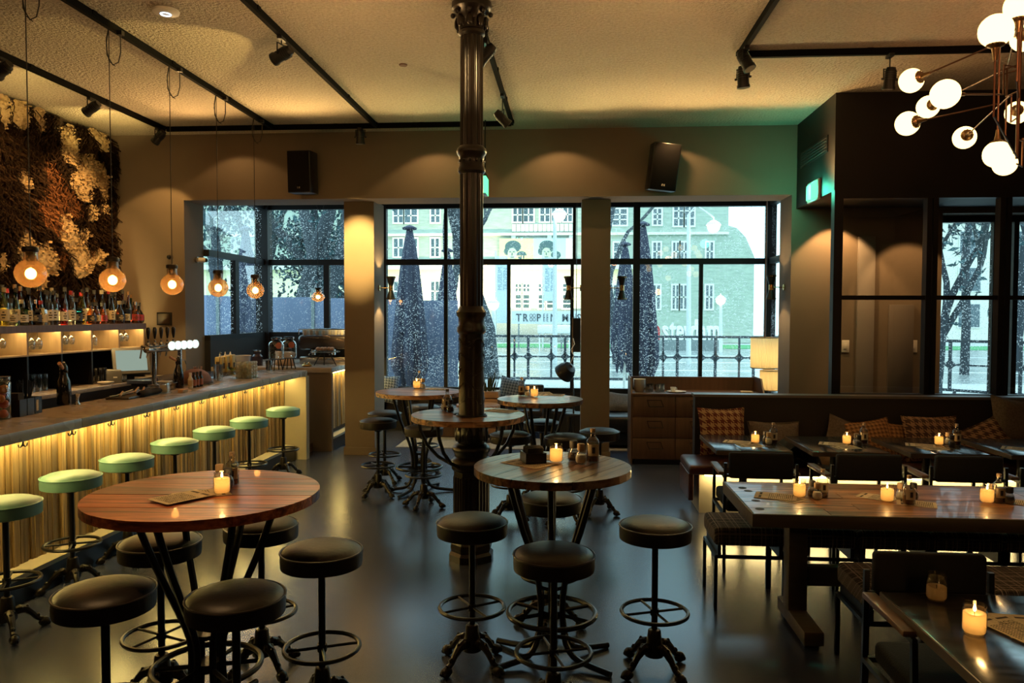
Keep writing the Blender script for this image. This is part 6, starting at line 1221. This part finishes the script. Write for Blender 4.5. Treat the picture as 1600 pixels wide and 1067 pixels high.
struct_roof = obj('lower_wing', MB().prism([(xm(1137), 0), (xm(1178), 0), (xm(1178), zm(402)), (xm(1164), zm(372)), (xm(1150), zm(358)), (xm(1137), zm(354))], 0, 10, Matrix.Translation((0, MY + 10, 0)) @ Matrix.Rotation(PI / 2, 4, 'X')), M_BRICK, mu, smooth=False)
def mwin(x0, x1, z0, z1, nx_=2, nz_=2, arch=False):
    f = MB(); y_ = MY - .08; t_ = .11
    f.box(x0 - t_, x0, y_, MY + .02, z0 - t_, z1 + t_).box(x1, x1 + t_, y_, MY + .02, z0 - t_, z1 + t_).box(x0, x1, y_, MY + .02, z1, z1 + t_).box(x0, x1, y_, MY + .02, z0 - t_, z0)
    for i in range(1, nx_): x = x0 + (x1 - x0) * i / nx_; f.box(x - .045, x + .045, y_, MY, z0, z1)
    for i in range(1, nz_): z = z0 + (z1 - z0) * i / nz_; f.box(x0, x1, y_, MY, z - .04, z + .04)
    if arch: 
        n = 9; pts = [((x0 + x1) / 2 + (x1 - x0) / 2 * math.cos(PI * i / n), MY - .04, z1 + .05 + (x1 - x0) / 2 * math.sin(PI * i / n)) for i in range(n + 1)]; f.tube(pts, .07, 6)
    w_ = obj('window', f, M_WFR, mu, smooth=False); obj('pane', MB().box(x0, x1, MY - .03, MY + .01, z0, z1), M_WGL, w_, smooth=False)
for a, c in ((616, 630), (633, 652), (674, 687), (802, 815), (818, 833), (844, 858), (862, 874), (880, 893)): mwin(xm(a), xm(c), zm(346), zm(325))
for a, c in ((616, 630), (674, 686), (640, 652)): mwin(xm(a), xm(c), zm(400), zm(372))
for a, c in ((616, 630), (674, 686)): mwin(xm(a), xm(c), zm(470), zm(440))
for a, c in ((806, 814), (818, 827), (842, 851), (855, 866), (880, 892)):
    mwin(xm(a), xm(c), zm(455), zm(444)); mwin(xm(a), xm(c), zm(481), zm(461), 1, 3)
for a, c, d in ((957, 978, 1), (1020, 1032, 1)): mwin(xm(a), xm(c), zm(352), zm(328), 2, 3, True)
for a, c in ((1052, 1066), (1069, 1083)): mwin(xm(a), xm(c), zm(354), zm(320), 2, 3)
for a, c in ((959, 977), (1020, 1031), (1051, 1060), (1063, 1073), (1103, 1113)): mwin(xm(a), xm(c), zm(408), zm(380)); mwin(xm(a), xm(c), zm(482), zm(446))
for k in range(14):
    x0 = xm(800) + k * (xm(895) - xm(800)) / 14; obj('balustrade_panel', MB().bev(x0, x0 + .26, MY - .1, MY + .01, zm(362), zm(350), .02), M_STONE, mu)
for a, c in ((800, 806), (856, 862), (890, 894)): obj('pilaster', MB().box(xm(a) - .05, xm(a) + .25, MY - .15, MY + .01, zm(412), zm(366)), M_STONE, mu, smooth=False)
# portrait panels above the entrance
def portrait(label, px0, px1, bg, seed):
    t = thing('portrait_panel', label, 'poster', (0, MY - .3, 0)); x0, x1, z0, z1 = xm(px0), xm(px1), zm(412), zm(373); obj('panel', MB().box(x0, x1, -.05, 0, z0, z1), mat('panel_%d' % seed, bg, .8), t, smooth=False)
    cx_, cz_ = xm(px0 + 21), zm(391); hair = mat('portrait_hair', (.05, .11, .13), .9); skin = mat('portrait_face', (.34, .46, .36), .9)
    b = MB(); b.ball((cx_, -.05, cz_ + .22), .55, 20, 10, (1.0, .03, .75)).ball((cx_ + .58, -.05, cz_ - .35), .34, 14, 8, (1, .03, .8)).ball((cx_ - .42, -.05, cz_ - .1), .25, 12, 8, (.8, .03, 1)); obj('hair', b, hair, t); obj('face', MB().ball((cx_ - .05, -.07, cz_ - .25), .40, 18, 10, (.78, .03, 1)), skin, t)
    obj('features', MB().box(cx_ - .24, cx_ - .12, -.1, -.085, cz_ - .16, cz_ - .10).box(cx_ + .0, cx_ + .13, -.1, -.085, cz_ - .16, cz_ - .10).box(cx_ - .09, cx_ - .03, -.1, -.085, cz_ - .36, cz_ - .2).box(cx_ - .17, cx_ + .06, -.1, -.085, cz_ - .52, cz_ - .46), hair, t, smooth=False); return t, x0, z0
t, x0, z0 = portrait('yellow-green portrait panel with dark haired face above the museum entrance', 781, 834, (.50, .60, .30), 1); text('letters', 'TIES', .75, mat('letter_yellow', (.78, .72, .30), .8), t, (x0 + 1.0, -.06, z0 + .02), ext=.01)
t, x0, z0 = portrait('mint portrait panel with dark haired face above the museum entrance', 834, 884, (.38, .62, .54), 2)
o = obj('pink_panel', MB().box(xm(884), xm(896), MY - .35, MY - .3, zm(412), zm(373)), mat('panel_pink', (.62, .50, .50), .8), smooth=False); tag(o, 'narrow pink panel right of the portraits on the museum', 'poster')
# hanging banners
def banner(label, px0, px1, py0, py1):
    y_ = 44.0; x0, x1 = xm(px0, y_), xm(px1, y_); z0, z1 = zm(py1, y_), zm(py0, y_); t = thing('banner', label, 'banner', (x0, y_, 0)); obj('cloth', MB().box(0, x1 - x0, -.02, 0, z0, z1), mat('banner_cloth', (.56, .66, .70), .8), t, smooth=False); obj('pole', MB().cyl((-.06, .03, -.05), (-.06, .03, z1 + .3), .05, n=8), M_WFR, t)
    gm = mat('banner_grey', (.28, .38, .42), .8); text('letters', 'MUSEUM', .34, gm, t, (.30, -.03, z1 - 1.95), (PI / 2, -PI / 2, 0), .005, 1.0); text('letters', 'TROPEN', .34, gm, t, (.62, -.03, z1 - 1.95), (PI / 2, -PI / 2, 0), .005)
banner('pale blue vertical banner left of the museum entrance, behind mullion', 776, 793, 400, 505); banner('pale blue vertical banner before the museum windows', 850, 867, 402, 470)
# white name board
y_ = 43.0; x0 = xm(799.5, y_); t = thing('name_board', 'white museum name board with grey lettering behind the railing', 'sign', (x0, y_, 0)); z0, z1 = zm(506, y_), zm(486, y_); obj('board', MB().box(0, 5.6, 0, .12, z0, z1), mat('board_white', (.62, .70, .72), .6), t, smooth=False)
for x in (.4, 2.8, 5.2): obj('post', MB().box(x - .04, x + .04, .03, .10, -.05, z0), M_DST, t, smooth=False)
gm = mat('board_grey_ink', (.07, .09, .10), .8); h = z1 - z0; S1 = h * .84; x = .25
for ch_, st in (('T', 0), ('R', 0), ('O', 1), ('P', 0), ('E', 1), ('N', 0), (' ', 0), ('M', 0), ('U', 1), ('S', 0), ('E', 1), ('U', 1), ('M', 0)):
    if ch_ == ' ': x += .28; continue
    if not st: text('letter', ch_, S1, gm, t, (x, -.012, z0 + h * .2), ext=.004, sx=.82, bold=.012); x += S1 * (.62 if ch_ != 'M' else .74)
    else:
        for i in range(2):
            for j in range(2): text('small_letter', ch_, S1 * .5, gm, t, (x + i * S1 * .30, -.012, z0 + h * .2 + j * S1 * .36), ext=.003, sx=.78)
        x += S1 * .66
# kiosk bright strip below
o = obj('bus_shelter', MB().bev(xm(840, 40), xm(893, 40), 40, 41.2, zm(521, 40), zm(508, 40), .05).box(xm(842, 40), xm(844, 40), 40.2, 40.4, -.05, zm(521, 40)).box(xm(889, 40), xm(891, 40), 40.2, 40.4, -.05, zm(521, 40)), mat('shelter_white', (.80, .84, .80), .4)); tag(o, 'white low shelter below the museum name board', 'shelter')
# giant city letters
y_ = 42.0; x0 = xm(1022, y_); zc_ = zm(532, y_); sz = (zm(494, y_) - zc_) * 1.18; t = thing('city_letters', 'giant white city letters with one red m on the forecourt', 'sign', (x0, y_, zc_)); x = 0
M_LW = mat('letter_white', (.80, .84, .84), .5); M_LR = mat('letter_red', (.50, .06, .06), .5)
for i, ch_ in enumerate(['m', 's', 't', 'e', 'r', 'd', 'a', 'm']):
    wd = {'m': .80, 's': .50, 't': .36, 'e': .54, 'r': .38, 'd': .55, 'a': .53}[ch_]
    text('letter', ch_, sz * .98, M_LR if i == 0 else M_LW, t, (x - (sz * .22 if i == 0 else 0), 0, .1), ext=.25, bold=.035, sx=.58); x += sz * wd * (.35 if i == 0 else .53)
obj('base', MB().box(-.6, x, -.3, .3, -zc_ - .05, .08), M_DST, t, smooth=False)
# street lamps
M_POLE = mat('lamp_pole', (.62, .68, .66), .5)
def lamp(label, px, py, Y, hx, hy, ball=True, e=30):
    b0 = P(px, 560, Y=Y); top = P(px, py, Y=Y); hd = P(hx, hy, Y=Y); t = thing('street_lamp', label, 'street lamp', (b0.x, Y, -.05)); o = Vector((b0.x, Y, -.05)); a = top - o; h = hd - o
    obj('pole', MB().cyl((0, 0, 0), (a.x, 0, a.z), .10, .07, 10), M_POLE, t); obj('arm', MB().tube([(a.x, 0, a.z), (a.x + (h.x - a.x) * .3, 0, max(a.z, h.z) + .35), (h.x, 0, h.z + .35), (h.x, 0, h.z + .1)], .035, 6), M_POLE, t); obj('hood', MB().lathe([(.30, .05), (.22, .16), (.05, .22), (.0, .26)], 16, (h.x, 0, h.z)), M_WFR, t); obj('lamp_globe', MB().ball((h.x, 0, h.z), .24, 14, 10), emit('street_glow', (1, .84, .50), 9), t)
lamp('tall white street lamp with glowing head in the middle window', 867, 340, 30, 874, 336); lamp('tall white street lamp with curved arm in the right window', 1076, 335, 30, 1115, 354); lamp('small street lamp with glowing head low in the right window', 1126, 470, 40, 1126, 469); lamp('twin street light low behind the dark tree trunk', 771, 480, 34, 771, 476)
# railing with concave diamond nodes
def railing(name, label, A, Bp, cell):
    A, Bp = Vector(A), Vector(Bp); d = (Bp - A); L = d.length; ang = math.atan2(d.y, d.x); t = thing(name, label, 'railing', A, ang); M_R = mat('railing_iron', (.035, .045, .055), .5)
    zt, zmid, zb = 1.30, .77, .20
    obj('top_rail', MB().box(0, L, -.03, .03, zt - .03, zt + .03), M_R, t, smooth=False); obj('mid_rail', MB().box(0, L, -.018, .018, zmid - .02, zmid + .02), M_R, t, smooth=False); obj('bottom_rail', MB().box(0, L, -.025, .025, zb - .03, zb + .03), M_R, t, smooth=False)
    r = .20; n = 5; poly = []
    for q in range(4):
        cxq, czq = [(r, r), (-r, r), (-r, -r), (r, -r)][q]; a0 = [PI * 1.5, 0, PI / 2, PI][q]
        for i in range(n): a = a0 - PI / 2 * i / (n - 1); poly.append((cxq + r * math.cos(a), czq + r * math.sin(a)))
    dm = MB().prism([(x, z) for x, z in poly], -.02, .02, Matrix.Rotation(PI / 2, 4, 'X')).data('diamond_node', M_R, False); x = .2; i = 0
    while x < L:
        w_ = .025 if i % 2 else .035
        obj('baluster', MB().box(x - w_, x + w_, -.02, .02, zb, zt), M_R, t, smooth=False)
        o = obj('diamond_node', dm, None, t); o.location = (x, 0, zmid); x += cell[i % 2]; i += 1
    for x in [k * 3.0 for k in range(int(L / 3) + 1)]: obj('post', MB().box(x - .03, x + .03, -.03, .03, -.05 - A.z, zb), M_R, t, smooth=False)
railing('railing', 'dark iron railing with diamond nodes along the street, before the main windows', (-9, 20, 0), (6.2, 20, 0), (.60, .36)); railing('railing', 'nearer run of dark diamond railing seen through the lobby window', (6.3, 19.8, 0), (12.5, 14.2, 0), (.85, .5))
# closed parasols
M_PARA = mat('parasol_canvas', (.022, .028, .055), .75, noise=(6, (.035, .042, .075), .3, .7), bump=(40, .2))
def parasol(label, px, py, Y, wpx, bpy):
    p = P(px, py, Y=Y); zb_ = P(px, bpy, Y=Y).z; R = wpx / F * Y / 2; H_ = p.z - zb_; t = thing('parasol', label, 'parasol', (p.x, Y, -.02), 0, 'closed navy parasols on the terrace')
    rr = random.Random(int(px)); pr = [(.16, 1.0), (.34, .9), (.55, .75), (.78, .5), (.98, .25), (1.0, .14), (.72, .06), (.50, .0)]
    def fn(u, v):
        i = v * (len(pr) - 1); k = min(int(i), len(pr) - 2); f = i - k; r = pr[k][0] * (1 - f) + pr[k + 1][0] * f; z = pr[k][1] * (1 - f) + pr[k + 1][1] * f; a = u * 2 * PI
        fold = 1 + (.05 + .17 * v) * math.cos(8 * a + px) ; hem = (-.10 * math.cos(8 * a + px) if v > .95 else 0)
        return (R * r * fold * math.cos(a), R * r * fold * math.sin(a), zb_ + .02 + (z + hem * .6) * H_)
    obj('canvas', MB().grid(fn, 64, 24), M_PARA, t); obj('pole', MB().cyl((0, 0, .04), (0, 0, p.z + .02), .03, n=10), M_WFR, t); obj('cap', MB().lathe([(R * .42, p.z + .0), (R * .46, p.z + .03), (R * .2, p.z + .07), (0, p.z + .09)], 16), M_PARA, t); obj('base', MB().bev(-.35, .35, -.35, .35, 0, .07, .02), M_DST, t)
    obj('tie_strap', MB().lathe([(R * .95, zb_ + H_ * .36), (R * .95, zb_ + H_ * .40)], 20), M_PARA, t)
parasol('tall closed navy parasol in the middle window, left', 640, 357, 14.5, 52, 606); parasol('closed navy parasol left of the column', 699, 392, 16.5, 42, 578); parasol('tall closed navy parasol behind the right window mullion', 1005, 351, 14.5, 46, 600); parasol('closed navy parasol left of the right window mullion', 977, 382, 16.5, 40, 572); parasol('closed navy parasol beyond the left bay corner', 384, 358, 14.0, 44, 560)
# panel fence at the left
t = thing('panel_fence', 'blue-grey panel fence outside the left bay window', 'fence', (-12, 15.0, 0)); M_FP = mat('fence_panel', (.14, .18, .28), .6); a = 0
for k in range(10):
    x0 = k * .98; obj('panel', MB().bev(x0 + .02, x0 + .95, -.02, .02, .1, 2.32 - .02 * k, .006), M_FP, t); obj('post', MB().box(x0 - .03, x0 + .03, -.05, .05, -.02, 2.38), M_DST, t, smooth=False)
# trees
M_BARK = mat('bark', (.035, .045, .055), .9, bump=(12, .6)); M_EVER = mat('evergreen_leaf', (.03, .075, .085), .8, var=.55, island=True); M_TWIG = mat('twig', (.06, .075, .08), .9)
def tree(label, x, y, h, r0, seed, leafy=False, fork=.35, spread=.55, lean=0):
    rr = random.Random(seed); t = thing('tree', label, 'tree', (x, y, -.1), 0); tr = MB(); tw = MB(); lf = MB()
    def grow(p, d, L, r, dep):
        pts = [p]; dd = d.copy(); n = 4
        for i in range(n):
            dd = (dd + Vector((rr.gauss(0, .10), rr.gauss(0, .10), rr.gauss(.03, .05)))).normalized(); pts.append(pts[-1] + dd * L / n)
        (tr if dep < 2 else tw).tube(pts, [r * (1 - .35 * i / n) for i in range(n + 1)], 8 if dep < 2 else 4)
        if leafy and dep >= 1:
            for i in range(26 if dep > 1 else 14):
                q = pts[rr.randrange(1, n + 1)] + Vector((rr.gauss(0, .55), rr.gauss(0, .55), rr.gauss(0, .5))); s = rr.uniform(.06, .13); a = Vector((rr.gauss(0, 1), rr.gauss(0, 1), rr.gauss(0, 1))).normalized(); b_ = a.orthogonal().normalized(); o = len(lf.v); lf.v += [tuple(q), tuple(q + a * s + b_ * s * .5), tuple(q + a * 2 * s), tuple(q + a * s - b_ * s * .5)]; lf.f.append((o, o + 1, o + 2, o + 3))
        if dep >= 5: return
        for k in range(2 if dep else 3):
            a = rr.uniform(0, 2 * PI); sp = spread * rr.uniform(.6, 1.2); nd = (dd + Vector((math.cos(a) * sp, math.sin(a) * sp, rr.uniform(-.1, .25)))).normalized(); grow(pts[-1] if k < 2 else pts[-2], nd, L * rr.uniform(.62, .82), r * (.62 if k else .7), dep + 1)
    grow(Vector((0, 0, 0)), Vector((lean, 0, 1)).normalized(), h * fork, r0, 0)
    obj('trunk', tr, M_BARK, t); obj('twigs', tw, M_TWIG, t, smooth=False, kind='stuff')
    if leafy: obj('foliage', lf, M_EVER, t, smooth=False, kind='stuff')
    return t
q = P(764, 500, Y=24); tree('dark bare tree with forked trunk right behind the column', q.x, 24, 15, .34, 5, False, .40, .35, .05); q = P(690, 450, Y=34); tree('bare tree before the museum, left of the column', q.x, 34, 15, .24, 8, False, .3, .45)
q = P(965, 450, Y=30); tree('slim bare tree before the museum beside the right pillar', q.x, 30, 14, .18, 12, False, .3, .5, .08)
q = P(1508, 520, Y=26); tree('dark bare tree seen through the lobby window', q.x, 26, 15, .15, 15, False, .5, .65); q = P(1590, 520, Y=28); tree('bare tree at the right edge through the lobby window', q.x, 28, 14, .20, 18, False, .35, .6); q = P(1466, 520, Y=17); tree('thin leafy tree at the left edge of the lobby window', q.x, 17, 7, .12, 19, True, .3, .5)
for i, (px, Y, h, lab) in enumerate([(345, 24, 11, 'dark evergreen tree at the left bay glass'), (455, 20, 14, 'dark ivy covered tree beyond the fence, left of two'), (490, 22, 15, 'dark ivy covered tree beyond the fence, middle'), (530, 25, 14, 'dark leafy tree beyond the fence beside the left pillar'), (425, 27, 12, 'dark leafy tree behind the bay corner'), (610, 26, 8, 'dark leafy shrub tree behind the tall parasol')]):
    q = P(px, 480, Y=Y); tree(lab, q.x, Y, h, .26, 30 + i, True, .25, .6)
# far rows of houses closing the street
t = thing('street_house', 'distant pale house seen through the lobby glass', 'building', (30, 60, -.1)); obj('wall', MB().box(-9, 9, 0, 8, 0, 9), M_STONE, t, smooth=False); obj('roof', MB().prism([(-9.3, 9), (9.3, 9), (0, 13)], -8.2, .2, Matrix.Rotation(PI / 2, 4, 'X')), M_DST, t, smooth=False)
for i in range(5):
    for j in range(3): w_ = obj('window', MB().box(-7.6 + i * 3.2, -5.9 + i * 3.2, -.08, .02, 1 + j * 2.7, 2.9 + j * 2.7), M_WFR, t, smooth=False); obj('pane', MB().box(-7.5 + i * 3.2, -6.0 + i * 3.2, -.10, -.07, 1.1 + j * 2.7, 2.8 + j * 2.7), M_WGL, w_, smooth=False)

# museum entrance lighting
for _x in (-9, -5.5, -2): spot((_x, MY - 5, .4), (_x, MY, 4.2), 2600, 95, .8, (1, .86, .50), .3)
